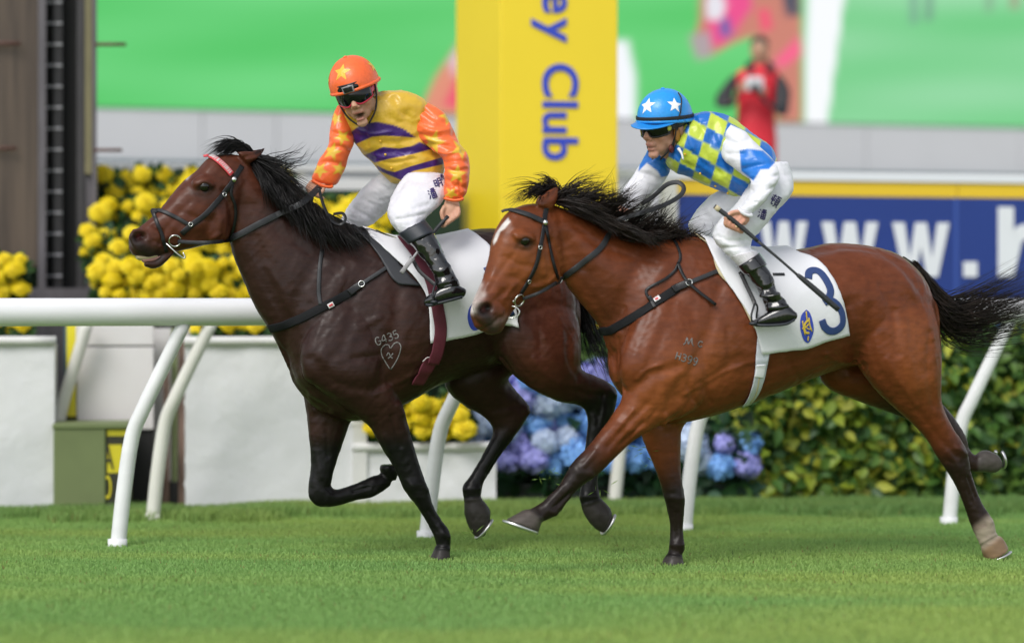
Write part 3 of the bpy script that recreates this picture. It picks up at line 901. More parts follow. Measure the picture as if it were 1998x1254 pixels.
for ti, (y0, y1, d) in enumerate(tiers):
    for ci, x in enumerate(cols_x):
        if ti < 1 and ci > 3: continue
        mum_plant(x + (ti % 2) * 18, y0, y1, d, 54, 15, 'yellow chrysanthemums on the %s of the bank, %s' % (names[ti], ordn[ci]), 100 + k); k += 1
mum_plant(8, 505, 570, 15.5, 34, 10, 'yellow chrysanthemums at the far left in front of the mast', 150)
mum_plant(10, 628, 645, 15.0, 40, 4, 'yellow chrysanthemums in the planter at the left edge', 151)
mum_plant(450, 626, 650, 15.0, 60, 6, 'yellow chrysanthemums just under the rail by the dark chest', 152)
mum_plant(770, 785, 845, 14.85, 60, 18, 'yellow chrysanthemums in the low planter under the dark belly', 153)
mum_plant(868, 780, 848, 14.9, 42, 13, 'yellow chrysanthemums at the right end of the low planter', 154)
tag(obj('flower_stand', slab(at(-250, 600, 16.75), at(900, 600, 16.9), 0, 1.95, .1, np.array([0, -1, 0])), mat('stand_green', (.012, .030, .014), .9), None, False), 'dark stepped stand behind the bank of yellow flowers', 'stand')

hyd = []
for mi, mt_ in enumerate(M_hyd):
    rg = np.random.default_rng(60 + mi); V, F = [], []
    n = 70
    for i in range(n):
        z = 1 - 1.65 * (i + .5) / n; q = i * 2.39996; s_ = math.sqrt(max(0, 1 - z * z)); dd = np.array([s_ * math.cos(q), s_ * math.sin(q), z * .8]); c = dd * .085 * rg.uniform(.9, 1.08)
        nn = dd / np.linalg.norm(dd) + rg.normal(0, .22, 3); nn /= np.linalg.norm(nn); u = np.cross(nn, [.3, .2, 1]); u /= np.linalg.norm(u); w = np.cross(nn, u)
        a0 = rg.uniform(0, 1.57)
        for k_ in range(4):
            a_ = a0 + k_ * math.pi / 2; e1 = math.cos(a_) * u + math.sin(a_) * w; e2 = -math.sin(a_) * u + math.cos(a_) * w; o = len(V); L = .020
            V += [c, c + e1 * L * .6 + e2 * L * .48 + nn * .003, c + e1 * L * 1.1, c + e1 * L * .6 - e2 * L * .48 + nn * .003]; F.append((o, o + 1, o + 2, o + 3))
    Vb, Fb = ball((0, 0, 0), .070, 10, 6, (1, 1, .8)); o = len(V); V = np.vstack([np.array(V), Vb]); F += [tuple(i + o for i in f) for f in Fb]
    me = mesh_np('hydrangea_head', V, F, True); me.materials.append(mt_); hyd.append(me)
def hydrangea(px, y0, y1, d, w, n, label, seed, lil=.4):
    rg = np.random.default_rng(seed); c = at(px, 985, d)
    e_ = empty('hydrangea_bush', (c[0], c[1], 0), label, 'flowers', 'hydrangeas')
    pts, tries = [], 0
    while len(pts) < n and tries < 5000:
        tries += 1; p = (px + rg.uniform(-w, w), rg.uniform(y0, y1))
        if all((p[0] - q[0]) ** 2 + (p[1] - q[1]) ** 2 > 38 ** 2 for q in pts): pts.append(p)
    for x, y in pts:
        top = (y - y0) / (y1 - y0 + 1); q = rg.random()
        mi = 1 if q < lil * (1.4 - top) else (2 if q > .86 else 0)
        put(hyd[mi], 'flower_head', at(x, y, d + rg.uniform(-.08, .08)), e_, rg, (0, -.8, .7), rg.uniform(.8, 1.45))
    P = np.array([at(px + rg.uniform(-w * 1.1, w * 1.1), rg.uniform(y0 - 20, 965), d + rg.uniform(-.02, .36)) for _ in range(420)])
    leaf_cloud('foliage', P, .13, np.array([(.016, .050, .020), (.026, .075, .026), (.010, .030, .014), (.035, .10, .05)]), e_, rg)
    obj('planter', slab(at(px - w, 1000, d + .05), at(px + w, 1000, d + .05), 0, at(px, 945, d)[2], .35, np.array([0, -1, 0])), M_pot, e_, False)
hydrangea(985, 725, 900, 15.35, 74, 22, 'lilac and blue hydrangea right of the low white planter', 201, .45)
hydrangea(1125, 735, 915, 15.3, 80, 26, 'blue hydrangea between the dark hind legs and the bay foreleg', 202, .18)
hydrangea(1260, 800, 905, 15.35, 72, 16, 'blue lilac hydrangea behind the bay horse standing foreleg', 203, .22)
hydrangea(1400, 850, 920, 15.3, 58, 9, 'pale blue hydrangea at the left end of the hedge', 204, .15)

# leafy hedge: the largest leaves singly, the rest as one mass
PH = Plane(1690, 15.55, 8)
hx = empty('hedge', PH(1690, 985) * np.array([1, 1, 0]), 'clipped hedge with yellow green leaves along the course behind the bay horse', 'hedge')
rg = np.random.default_rng(300)
def hedge_pts(n, v0, v1, x0=1395, x1=2080, y0=640, y1=985):
    P = []
    for _ in range(n):
        x = rg.uniform(x0, x1); y = rg.uniform(y0, y1)
        v = rg.uniform(v0, v1) + .05 * math.sin(x * .031) + .04 * math.sin(y * .045 + x * .01) - max(0, (660 - y)) * .004 - max(0, (1440 - x)) * .003
        P.append((*PH(x, y, v), x, y))
    return np.array(P)
Yc = np.array([(.30, .37, .032), (.22, .31, .032), (.38, .40, .045)]); Gc = np.array([(.060, .14, .026), (.10, .19, .034), (.035, .090, .022)])
def yellow_share(x, y): return np.clip(.62 + .35 * np.sin(x * .013 + 4.6) + .18 * np.sin(y * .05 + x * .02), .10, .92) * np.where(x > 1590, .50, .90)
P = hedge_pts(6500, -.22, .03)
t_ = rg.random(len(P)) < yellow_share(P[:, 3], P[:, 4])
for nm, msk, cols in (('foliage', t_, Yc * .85), ('foliage', ~t_, Gc)):
    leaf_cloud(nm, P[msk][:, :3], .10, cols, hx, rg, (.1, -1, .6), None, .6)
leafm = []
for ci, c in enumerate(list(Yc) + list(Gc)):
    me = mesh_np('hedge_leaf', LV * np.array([1, 1, 1.6]), LF, True); me.materials.append(mat('hedge_leaf_%d' % ci, tuple(np.array(c) * .8), .45, spec=.3, noise=(30, .2))); leafm.append(me)
P = hedge_pts(300, .03, .07); Ms = rand_rot(rg, 300, (.1, -1, .55), .55)
from mathutils import Matrix
for i in range(300):
    x, y = P[i, 3:]; yl = rg.random() < yellow_share(np.array([x]), np.array([y]))[0]
    o = bpy.data.objects.new('leaf', leafm[rg.integers(0, 3) + (0 if yl else 3)]); COL.objects.link(o); o.parent = hx
    o.location = Vector(P[i, :3]) - root_loc(hx); o.rotation_euler = Matrix(Ms[i].tolist()).to_euler(); o.scale = (rg.uniform(.075, .115),) * 3
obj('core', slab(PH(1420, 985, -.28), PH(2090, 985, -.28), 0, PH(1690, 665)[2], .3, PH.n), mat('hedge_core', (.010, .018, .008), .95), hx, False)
for i in range(9):
    x = 1420 + 75 * i; obj('stem', [tube_pts(np.array([PH(x, 985, -.15) * np.array([1, 1, 0]), PH(x + 8, 900, -.12), PH(x - 5, 760, -.16)]), [.014, .010, .005], 8, 3)], M_junk, hx)
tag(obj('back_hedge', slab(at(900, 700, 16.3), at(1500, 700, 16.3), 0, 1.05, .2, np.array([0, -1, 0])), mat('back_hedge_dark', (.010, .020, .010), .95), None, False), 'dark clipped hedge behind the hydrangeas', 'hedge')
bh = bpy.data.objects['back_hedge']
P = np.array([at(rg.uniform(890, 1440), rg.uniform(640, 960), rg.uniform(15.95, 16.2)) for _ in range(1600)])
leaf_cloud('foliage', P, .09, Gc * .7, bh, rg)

# ================================================================== horses
M_coatB = mat('coat_bright_bay', rough=.39, spec=.20, attr='Col', noise=(38, .22), bump=(90, .15, .005), rvar=.09, coat=.07, cr=.22, stretch=(.4, .4, 1))
M_coatA = mat('coat_dark_bay', rough=.39, spec=.18, attr='Col', noise=(38, .24), bump=(90, .15, .005), rvar=.09, coat=.07, cr=.22, stretch=(.4, .4, 1))
M_hair = mat('horse_hair', (.006, .005, .005), .42, spec=.3, noise=(30, .4))
M_hairB = mat('horse_hair_brown', (.015, .0095, .007), .40, spec=.3, noise=(14, .7))
M_eye = mat('horse_eye', (.006, .004, .003), .08, spec=.6)
M_leather = mat('black_leather', (.009, .009, .010), .36, spec=.32, bump=(180, .15, .003), noise=(30, .2))
M_leather_dry = mat('worn_black_leather', (.022, .023, .026), .45, spec=.35, bump=(180, .2, .003), noise=(20, .25))
M_steel = mat('bit_steel', (.62, .62, .6), .22, metal=1.0)
M_web = mat('black_webbing', (.007, .0075, .009), .7, spec=.2, bump=(400, .2, .002))
M_brand = mat('freeze_brand_hair', (.15, .142, .137), .65, noise=(120, .7))
M_shoe = mat('aluminium_shoe', (.6, .6, .6), .35, metal=1.0)
M_red_tag = mat('tag_red', (.55, .05, .06), .5)
M_white_tag = mat('tag_white', (.7, .66, .66), .5)
M_pink = mat('browband_red', (.7, .06, .08), .35)
M_teeth = mat('teeth', (.5, .4, .24), .3)
M_gum = mat('gum', (.36, .17, .15), .35)

FB = Plane(1320, 11.70, 18)     # middle plane of the near horse
FA = Plane(865, 12.20, 18)      # middle plane of the far horse
FBh = Plane(1075, FB(1075, 420)[1], 34)     # the near horse turns its face to the camera
FAh = Plane(480, FA(480, 400)[1], 24)

class HF:   # plane with offset so that head sections keep v relative to the turned plane
    pass

def sgn(l, v):
    return [tuple(s) + (v,) for s in l]

# ---------------- near horse (bright bay)
B_parts = []
B_trunk = [(1268, 470, 1190, 690, .12), (1330, 460, 1197, 745, .19), (1372, 462, 1245, 800, .235), (1405, 470, 1305, 826, .265), (1450, 482, 1375, 815, .285), (1510, 490, 1455, 789, .295),
           (1570, 484, 1535, 757, .29), (1620, 474, 1610, 728, .275), (1680, 477, 1675, 712, .27), (1738, 492, 1735, 710, .25), (1780, 526, 1778, 700, .20), (1806, 570, 1802, 680, .12)]
B_parts.append(chain(FB, B_trunk, 4, 32, 2.15))
B_neck = [(1078, 398, 1088, 520, .075), (1130, 418, 1108, 560, .088), (1195, 452, 1138, 597, .105), (1262, 468, 1172, 640, .13), (1325, 462, 1190, 690, .17), (1370, 470, 1225, 745, .20)]
B_parts.append(chain(FB, B_neck, 4, 28, 2.0))
# head
Bh = [(1088, 404, 1098, 505, .062), (1050, 396, 1094, 535, .085), (1008, 404, 1089, 548, .098), (982, 428, 1076, 560, .102), (966, 464, 1058, 571, .096), (957, 505, 1036, 580, .080), (946, 540, 1013, 592, .066), (934, 567, 996, 610, .060), (925, 590, 984, 632, .060), (921, 612, 972, 646, .054), (926, 630, 957, 647, .036)]
B_parts.append(chain(FBh, Bh, 4, 28, 2.3))
B_parts.append(chain(FBh, sgn([(1062, 455, 1090, 500, .03), (1042, 475, 1092, 545, .045), (1030, 510, 1072, 562, .035)], .058), 4, 20))          # cheek
B_parts.append(chain(FBh, sgn([(1062, 455, 1090, 500, .03), (1042, 475, 1092, 545, .045), (1030, 510, 1072, 562, .035)], -.058), 4, 20))
B_parts.append(chain(FBh, sgn([(1000, 452, 1012, 478, .02), (1020, 444, 1034, 482, .03), (1042, 448, 1050, 478, .02)], .076), 4, 16))             # brow
B_parts.append(chain(FBh, sgn([(1000, 452, 1012, 478, .02), (1020, 444, 1034, 482, .03), (1042, 448, 1050, 478, .02)], -.076), 4, 16))
B_parts.append(chain(FBh, sgn([(925, 585, 958, 592, .018), (922, 602, 966, 618, .026), (930, 622, 956, 636, .018)], .036), 4, 16))                # nostril wing
B_parts.append(chain(FBh, sgn([(925, 585, 958, 592, .018), (922, 602, 966, 618, .026), (930, 622, 956, 636, .018)], -.036), 4, 16))
B_parts.append(chain(FBh, sgn([(966, 626, 986, 628, .03), (954, 640, 978, 646, .034), (948, 648, 968, 652, .024)], .0), 4, 16))                     # chin
B_earL = [(1048, 400, 1078, 410, .02), (1052, 388, 1084, 398, .024), (1066, 374, 1088, 384, .018), (1080, 366, 1090, 371, .010), (1087, 362, 1090, 365, .005)]
B_parts.append(chain(FBh, sgn(B_earL, .055), 4, 14, dome=.2))
B_parts.append(chain(FBh, sgn([(x - 4, y - 2, u - 4, w_ - 2, h) for x, y, u, w_, h in B_earL], -.055), 4, 14, dome=.2))
# near foreleg, reaching forward
Bsh = [(1300, 530, 1405, 560, .07, .10), (1250, 610, 1400, 660, .11, .135), (1214, 690, 1392, 745, .12, .15), (1216, 742, 1352, 800, .105, .15), (1215, 778, 1304, 822, .085, .145), (1195, 812, 1272, 836, .07, .14),
       (1170, 845, 1236, 858, .058, .135), (1146, 874, 1203, 888, .05, .13), (1122, 898, 1174, 917, .046, .13), (1107, 923, 1152, 934, .046, .13), (1091, 948, 1126, 954, .036, .13), (1070, 970, 1107, 977, .030, .13), (1052, 984, 1092, 998, .034, .13), (1038, 992, 1066, 1014, .033, .13), (1030, 995, 1054, 1016, .04, .13)]
B_parts.append(chain(FB, Bsh, 4, 22, 2.1, infl=.0032))
B_parts.append(chain(FB, [(1028, 992, 1056, 1014, .048, .13), (1010, 1001, 1053, 1026, .055, .13), (988, 1013, 1050, 1038, .062, .13)], 3, 24, 2.2, dome=.05))
# far foreleg, on the ground
Bff = [(1230, 690, 1390, 740, .10, -.14), (1226, 760, 1365, 800, .10, -.14), (1245, 820, 1330, 832, .075, -.13), (1258, 862, 1326, 872, .06, -.12), (1274, 900, 1326, 906, .05, -.115), (1287, 934, 1329, 938, .045, -.11), (1297, 968, 1334, 970, .046, -.11),
       (1304, 996, 1333, 998, .038, -.11), (1309, 1026, 1331, 1027, .028, -.11), (1308, 1056, 1333, 1056, .032, -.11), (1306, 1074, 1334, 1072, .036, -.11), (1304, 1086, 1328, 1082, .03, -.11)]
B_parts.append(chain(FB, Bff, 4, 20, 2.1, infl=.0032))
B_parts.append(chain(FB, [(1302, 1080, 1330, 1084, .042, -.11), (1290, 1103, 1334, 1103, .058, -.11)], 3, 20, 2.2, dome=.05))
# near hind leg, pushed back
Bnh = [(1690, 520, 1800, 560, .08, .12), (1662, 610, 1826, 625, .12, .15), (1668, 690, 1832, 690, .13, .16), (1702, 748, 1832, 742, .115, .16), (1742, 790, 1833, 778, .088, .15), (1778, 822, 1842, 806, .068, .145), (1808, 854, 1858, 836, .055, .14), (1826, 884, 1878, 866, .050, .14),
       (1842, 908, 1888, 893, .046, .14), (1858, 932, 1892, 920, .038, .14), (1872, 960, 1902, 950, .03, .14), (1884, 990, 1913, 978, .028, .14), (1893, 1016, 1928, 1002, .033, .14), (1902, 1038, 1938, 1020, .038, .14), (1912, 1058, 1942, 1040, .032, .14), (1918, 1070, 1948, 1050, .035, .14)]
B_parts.append(chain(FB, Bnh, 4, 22, 2.1, infl=.0032))
B_parts.append(chain(FB, [(1914, 1066, 1950, 1044, .042, .14), (1918, 1080, 1960, 1056, .05, .14), (1924, 1092, 1966, 1070, .055, .14)], 3, 20, 2.2, dome=.1))
# far hind leg, folded behind
Bfh = [(1640, 600, 1790, 600, .09, -.13), (1600, 690, 1790, 690, .12, -.14), (1612, 752, 1780, 740, .115, -.14), (1680, 784, 1800, 762, .09, -.14), (1742, 806, 1834, 786, .07, -.14), (1790, 830, 1858, 812, .055, -.13), (1815, 862, 1880, 846, .05, -.13),
       (1830, 892, 1886, 862, .045, -.13), (1852, 905, 1888, 872, .034, -.13), (1874, 910, 1894, 882, .03, -.13), (1888, 918, 1902, 888, .034, -.13), (1900, 918, 1908, 890, .034, -.13)]
B_parts.append(chain(FB, Bfh, 4, 20, 2.1, infl=.0032))
B_parts.append(chain(FB, [(1896, 920, 1908, 884, .042, -.13), (1914, 921, 1922, 877, .05, -.13), (1940, 922, 1942, 884, .05, -.13), (1952, 914, 1950, 896, .035, -.13)], 3, 20, 2.2, dome=.2))
# ---------------- far horse (dark bay)
A_parts = []
A_trunk = [(640, 432, 566, 690, .12), (690, 446, 572, 745, .19), (725, 455, 622, 800, .235), (760, 462, 690, 822, .265), (810, 470, 775, 795, .285), (860, 466, 850, 754, .29), (912, 449, 912, 732, .28), (965, 445, 968, 712, .27),
           (1020, 452, 1022, 704, .265), (1062, 474, 1062, 700, .24), (1094, 514, 1093, 690, .2), (1112, 560, 1108, 670, .12)]
A_parts.append(chain(FA, A_trunk, 4, 32, 2.15))
A_neck = [(484, 312, 446, 462, .072), (520, 342, 456, 502, .085), (556, 370, 474, 546, .10), (600, 402, 498, 600, .125), (655, 436, 532, 655, .165), (700, 452, 566, 725, .2)]
A_parts.append(chain(FA, A_neck, 4, 28, 2.0))
Ah = [(484, 306, 458, 450, .062), (446, 300, 440, 470, .084), (410, 306, 415, 476, .098), (386, 330, 390, 481, .102), (362, 350, 370, 486, .095), (340, 374, 351, 490, .080), (314, 406, 335, 493, .066), (292, 427, 322, 495, .058), (269, 445, 304, 500, .058), (253, 460, 286, 503, .052), (253, 479, 270, 499, .034)]
A_parts.append(chain(FAh, Ah, 4, 28, 2.3))
for sg in (1, -1):
    A_parts.append(chain(FAh, sgn([(432, 378, 452, 430, .03), (412, 390, 444, 466, .045), (392, 430, 420, 476, .035)], .058 * sg), 4, 20))
    A_parts.append(chain(FAh, sgn([(376, 350, 384, 374, .02), (394, 340, 406, 378, .03), (416, 346, 422, 374, .02)], .076 * sg), 4, 16))
    A_parts.append(chain(FAh, sgn([(258, 448, 292, 450, .018), (250, 462, 292, 478, .026), (258, 482, 282, 494, .018)], .036 * sg), 4, 16))
A_parts.append(chain(FAh, [(340, 482, 330, 504, .034), (322, 492, 316, 518, .034), (302, 504, 300, 525, .032), (284, 508, 283, 521, .022)], 4, 16))     # hanging lower lip
A_ear = [(462, 296, 486, 322, .02), (474, 294, 494, 316, .024), (492, 295, 506, 308, .018), (506, 293, 512, 300, .010), (514, 290, 517, 293, .005)]
A_parts.append(chain(FAh, sgn(A_ear, .055), 4, 14, dome=.2))
A_parts.append(chain(FAh, sgn([(x + 2, y - 3, u + 2, w_ - 3, h) for x, y, u, w_, h in A_ear], -.055), 4, 14, dome=.2))
# near foreleg on the ground
Anf = [(660, 540, 770, 570, .07, .10), (618, 610, 775, 650, .11, .135), (590, 690, 772, 730, .12, .15), (610, 745, 775, 775, .11, .15), (668, 792, 784, 790, .09, .145), (718, 828, 792, 818, .07, .14), (734, 852, 800, 848, .06, .135), (750, 880, 808, 876, .052, .13), (768, 908, 817, 906, .046, .13), (782, 938, 827, 934, .046, .13),
       (794, 962, 836, 958, .044, .13), (812, 984, 842, 980, .036, .13), (824, 1002, 850, 998, .028, .13), (836, 1022, 862, 1016, .028, .13), (846, 1042, 876, 1036, .035, .13), (852, 1058, 878, 1054, .034, .13), (855, 1074, 877, 1072, .030, .13)]
A_parts.append(chain(FA, Anf, 4, 22, 2.1, infl=.0032))
A_parts.append(chain(FA, [(850, 1066, 878, 1068, .042, .13), (838, 1092, 878, 1092, .056, .13)], 3, 20, 2.2, dome=.05))
# far foreleg folded
Aff = [(600, 690, 740, 720, .1, -.14), (592, 755, 716, 790, .10, -.14), (599, 805, 686, 818, .078, -.13), (603, 845, 674, 846, .062, -.12), (607, 884, 663, 878, .052, -.12), (607, 918, 652, 912, .046, -.115), (603, 945, 646, 936, .045, -.115), (604, 968, 645, 948, .045, -.115), (620, 986, 652, 954, .042, -.115),
       (642, 988, 662, 954, .034, -.115), (666, 984, 680, 948, .030, -.115), (694, 975, 702, 940, .030, -.115), (720, 970, 724, 930, .034, -.115), (742, 960, 738, 926, .033, -.115), (760, 948, 748, 922, .03, -.115)]
A_parts.append(chain(FA, Aff, 4, 20, 2.1, infl=.0032))
A_parts.append(chain(FA, [(772, 938, 745, 924, .042, -.115), (776, 922, 741, 916, .05, -.115), (772, 906, 742, 908, .05, -.115)], 3, 20, 2.2, dome=.15))
# near hind leg
Anh = [(985, 520, 1100, 560, .08, .12), (960, 610, 1126, 625, .12, .15), (965, 680, 1131, 680, .13, .16), (1000, 728, 1130, 712, .115, .16), (1045, 762, 1138, 724, .092, .155), (1092, 783, 1160, 733, .068, .15), (1126, 789, 1184, 745, .055, .145), (1142, 800, 1202, 762, .048, .14), (1148, 822, 1198, 800, .044, .14),
       (1146, 848, 1184, 838, .036, .14), (1142, 880, 1174, 874, .03, .14), (1138, 916, 1168, 912, .028, .14), (1135, 948, 1165, 944, .03, .14), (1132, 972, 1169, 966, .037, .14), (1138, 992, 1170, 978, .034, .14)]
A_parts.append(chain(FA, Anh, 4, 22, 2.1, infl=.0032))
A_parts.append(chain(FA, [(1134, 988, 1176, 974, .040, .14), (1142, 1008, 1190, 990, .05, .14), (1158, 1028, 1194, 1008, .05, .14), (1172, 1038, 1188, 1030, .03, .14)], 3, 20, 2.2, dome=.2))
# far hind leg
Afh = [(900, 600, 1060, 600, .09, -.13), (880, 690, 1060, 690, .12, -.14), (870, 752, 1010, 722, .115, -.14), (905, 790, 990, 738, .09, -.14), (935, 806, 1004, 760, .066, -.14), (958, 826, 1024, 782, .052, -.14), (963, 842, 1034, 800, .046, -.14), (958, 858, 1018, 830, .042, -.14),
       (948, 876, 998, 858, .034, -.14), (934, 902, 976, 888, .030, -.14), (918, 928, 956, 918, .028, -.14), (905, 946, 942, 942, .034, -.14), (904, 962, 938, 960, .036, -.14), (907, 976, 936, 974, .032, -.14)]
A_parts.append(chain(FA, Afh, 4, 20, 2.1, infl=.0032))
A_parts.append(chain(FA, [(906, 976, 940, 972, .040, -.14), (906, 1000, 956, 994, .05, -.14), (914, 1026, 954, 1022, .05, -.14), (926, 1046, 946, 1044, .035, -.14)], 3, 20, 2.2, dome=.2))

VOX = 0.007
skB = Skin(B_parts, VOX, 5)
skA = Skin(A_parts, VOX, 5)

def uneven(sk, amp, seed):
    rg = np.random.default_rng(seed); D = np.zeros(len(sk.V))
    for _ in range(14):
        d = rg.normal(0, 1, 3) * np.array([1, 1, .6]); d /= np.linalg.norm(d); f_ = rg.uniform(30, 95)
        D += 1 - 2 * np.abs(np.sin(sk.V @ d * f_ + 2.4 * np.sin(sk.V @ rg.normal(0, 1, 3) * f_ * .3) + rg.uniform(0, 6)))
    sk.V = sk.V + sk.N * (D / 14 * amp)[:, None]; sk.upd()
uneven(skB, .0030, 5); uneven(skA, .0030, 6)
skB.carve([  # joints, tendons and folds
    ([(1118, 910), (1130, 920)], 9, .006), ([(1150, 922), (1160, 934)], 6, .006), ([(1094, 958), (1070, 980)], 3.5, .004), ([(1112, 962), (1088, 986)], 3, -.006), ([(1080, 1000), (1086, 1004)], 6, .007), ([(1046, 996), (1056, 1012)], 3, .004),
    ([(1302, 972), (1326, 972)], 8, .005), ([(1322, 1000), (1322, 1046)], 3, -.006), ([(1312, 1062), (1330, 1062)], 6, .006), ([(1306, 1084), (1330, 1086)], 2.6, .004),
    ([(1870, 874), (1882, 884)], 6, .008), ([(1846, 900), (1862, 904)], 6, -.006), ([(1888, 930), (1904, 972)], 3, -.006), ([(1880, 940), (1890, 985)], 3, .004), ([(1926, 1010), (1932, 1018)], 6, .007), ([(1912, 1060), (1946, 1040)], 3, .004),
    ([(1236, 800), (1206, 838)], 4, .005), ([(1256, 824), (1216, 862)], 3.5, -.006), ([(1270, 806), (1236, 850)], 4, .004), ([(1300, 812), (1296, 826)], 6, .010), ([(1344, 752), (1362, 790)], 5, -.006), ([(1372, 748), (1386, 784)], 5, -.005),
    ([(1180, 655), (1188, 700), (1202, 745)], 4, .005), ([(1206, 660), (1212, 715)], 4, -.006), ([(1216, 600), (1200, 640)], 5, -.005), ([(1244, 740), (1262, 722), (1290, 712)], 5, .006),
    ([(1612, 690), (1640, 706), (1676, 706)], 6, .006), ([(1420, 640), (1424, 700)], 6, -.004), ([(1530, 690), (1560, 740)], 6, -.004), ([(1640, 560), (1662, 620), (1664, 670)], 7, .005), ([(1760, 540), (1800, 600), (1818, 660)], 7, .005),
    ([(1052, 470), (1060, 500), (1062, 535)], 5, .004), ([(1040, 560), (1064, 556), (1082, 540)], 4, .005), ([(976, 590), (988, 606), (980, 622)], 4, -.005), ([(1000, 560), (986, 580)], 4, .004), ([(1046, 432), (1060, 444)], 6, -.005)])
skA.carve([
    ([(790, 948), (808, 946)], 9, .006), ([(826, 944), (834, 956)], 5, .006), ([(836, 994), (854, 1020)], 3, -.006), ([(866, 1040), (874, 1046)], 6, .007), ([(852, 1068), (878, 1070)], 2.6, .004), ([(604, 968), (616, 980)], 7, .006), ([(640, 950), (650, 958)], 5, -.006), ([(690, 958), (720, 950)], 3, -.006), ([(724, 966), (734, 960)], 6, .006),
    ([(1190, 760), (1198, 770)], 6, .008), ([(1156, 800), (1164, 812)], 6, -.006), ([(1162, 860), (1156, 930)], 3, -.006), ([(1140, 968), (1164, 968)], 6, .006), ([(1136, 986), (1174, 974)], 3, .005), ([(1026, 796), (1030, 804)], 6, .008), ([(985, 866), (950, 925)], 3, -.006), ([(908, 954), (934, 952)], 6, .006), ([(906, 976), (940, 972)], 3, .005),
    ([(742, 826), (760, 880)], 4, .005), ([(764, 812), (782, 870)], 4, -.006), ([(778, 790), (786, 806)], 6, .008), ([(604, 770), (612, 800)], 6, .006), ([(636, 830), (640, 890)], 4, -.005), ([(690, 700), (740, 690), (760, 650)], 8, -.006), ([(560, 720), (590, 762), (640, 800)], 6, -.007), ([(700, 640), (740, 620)], 8, .006),
    ([(1010, 540), (1040, 600), (1062, 660)], 7, .005), ([(1040, 700), (1076, 740), (1120, 756)], 6, .005), ([(420, 400), (430, 430), (424, 462)], 5, .004), ([(300, 440), (318, 456), (312, 476)], 4, -.005), ([(360, 470), (400, 470), (430, 456)], 4, .005)])
# muscle, tendon and bone relief
skB.carve([
    ([(1262, 480), (1225, 560), (1195, 640), (1188, 700)], 16, -.012),            # in front of the shoulder blade
    ([(1300, 520), (1258, 590), (1226, 660), (1220, 730)], 18, .012),
    ([(1405, 560), (1385, 640), (1350, 720), (1325, 770)], 14, -.010),            # behind the shoulder
    ([(1325, 560), (1300, 640), (1262, 720)], 13, -.006),
    ([(1110, 470), (1150, 560), (1180, 620)], 16, -.010),                         # jugular groove
    ([(1100, 440), (1160, 500), (1230, 560)], 20, .006),
    ([(1228, 765), (1265, 735), (1320, 715)], 12, -.012),                         # crease above the forearm
    ([(1320, 790), (1390, 740), (1440, 700)], 12, -.008),
    ([(1300, 800), (1312, 770), (1330, 740)], 10, -.008),
    ([(1205, 820), (1235, 840), (1262, 836)], 9, .006),
    ([(1260, 790), (1222, 830), (1186, 872)], 7, -.007),
    ([(1282, 800), (1250, 830), (1210, 868)], 6, -.005),
    ([(1455, 720), (1530, 710), (1600, 680)], 14, -.006),                         # ribs and belly line
    ([(1680, 715), (1665, 670), (1650, 600)], 18, -.016),                         # flank hollow
    ([(1700, 600), (1690, 660), (1712, 720), (1750, 770)], 13, -.007),
    ([(1690, 520), (1740, 560), (1780, 640), (1800, 720)], 16, -.006),
    ([(1760, 600), (1770, 680), (1785, 760)], 12, .007),
    ([(1815, 650), (1812, 720), (1822, 790)], 7, -.006),
    ([(1790, 800), (1830, 850), (1865, 890)], 7, -.006),
    ([(1640, 490), (1690, 486), (1740, 500)], 10, .006),
    ([(960, 540), (985, 560), (1020, 545), (1040, 520)], 8, .005),                # facial crest
    ([(1000, 498), (975, 530), (955, 566)], 6, -.004),
    ([(990, 560), (968, 585)], 7, -.005),
    ([(1074, 470), (1090, 500), (1094, 540)], 7, -.010),                          # edge of the jowl
    ([(1010, 462), (1025, 457), (1040, 466)], 5, .006),
    ([(1010, 484), (1028, 486), (1040, 480)], 4, -.004),
    ([(1016, 432), (1030, 440)], 12, -.006),
    ([(945, 604), (954, 600)], 9, -.030),                                         # nostril
    ([(936, 645), (958, 634), (976, 618)], 3.2, -.007),                           # mouth
    ([(1060, 390), (1078, 376), (1086, 367)], 5, -.008),
    ([(1585, 491), (1640, 484), (1700, 489), (1756, 516), (1796, 566)], 7, -.008), ([(1600, 512), (1660, 502), (1720, 516), (1770, 560)], 12, .006),
    ([(1338, 690), (1330, 720)], 34, .012), ([(1250, 690), (1240, 720)], 24, .008),                 # triceps, point of shoulder
    ([(1196, 690), (1202, 735), (1216, 762)], 7, -.010),
    ([(1336, 770), (1392, 738), (1450, 712), (1500, 700)], 4.5, .004),                              # spur vein
    ([(1290, 830), (1330, 805), (1352, 780)], 6, -.007),
    ([(1410, 610), (1430, 680), (1420, 740)], 12, -.004), ([(1660, 540), (1690, 580), (1720, 640)], 20, .008),
    ([(1730, 700), (1756, 745), (1790, 790)], 6, .005), ([(1720, 560), (1745, 620), (1752, 690)], 9, -.006),
    ([(1120, 440), (1170, 480), (1235, 500)], 9, -.005), ([(1140, 540), (1175, 590), (1205, 650)], 10, .006),
    ([(1162, 880), (1140, 908)], 5, .006), ([(1098, 948), (1064, 974)], 4, .004), ([(1118, 956), (1080, 990)], 3.5, -.005),
    ([(1876, 930), (1900, 985)], 4, -.004), ([(1850, 880), (1872, 915)], 5, .005), ([(1310, 990), (1318, 1050)], 4, -.004),
    ([(1016, 466), (1026, 461), (1038, 468)], 3.2, .005), ([(1014, 482), (1028, 485), (1038, 480)], 3, .004),
    ([(985, 500), (1010, 515), (1040, 520)], 6, -.004), ([(1000, 540), (1030, 552), (1060, 545)], 7, -.004), ([(948, 588), (962, 596), (964, 608)], 4, .006),
])
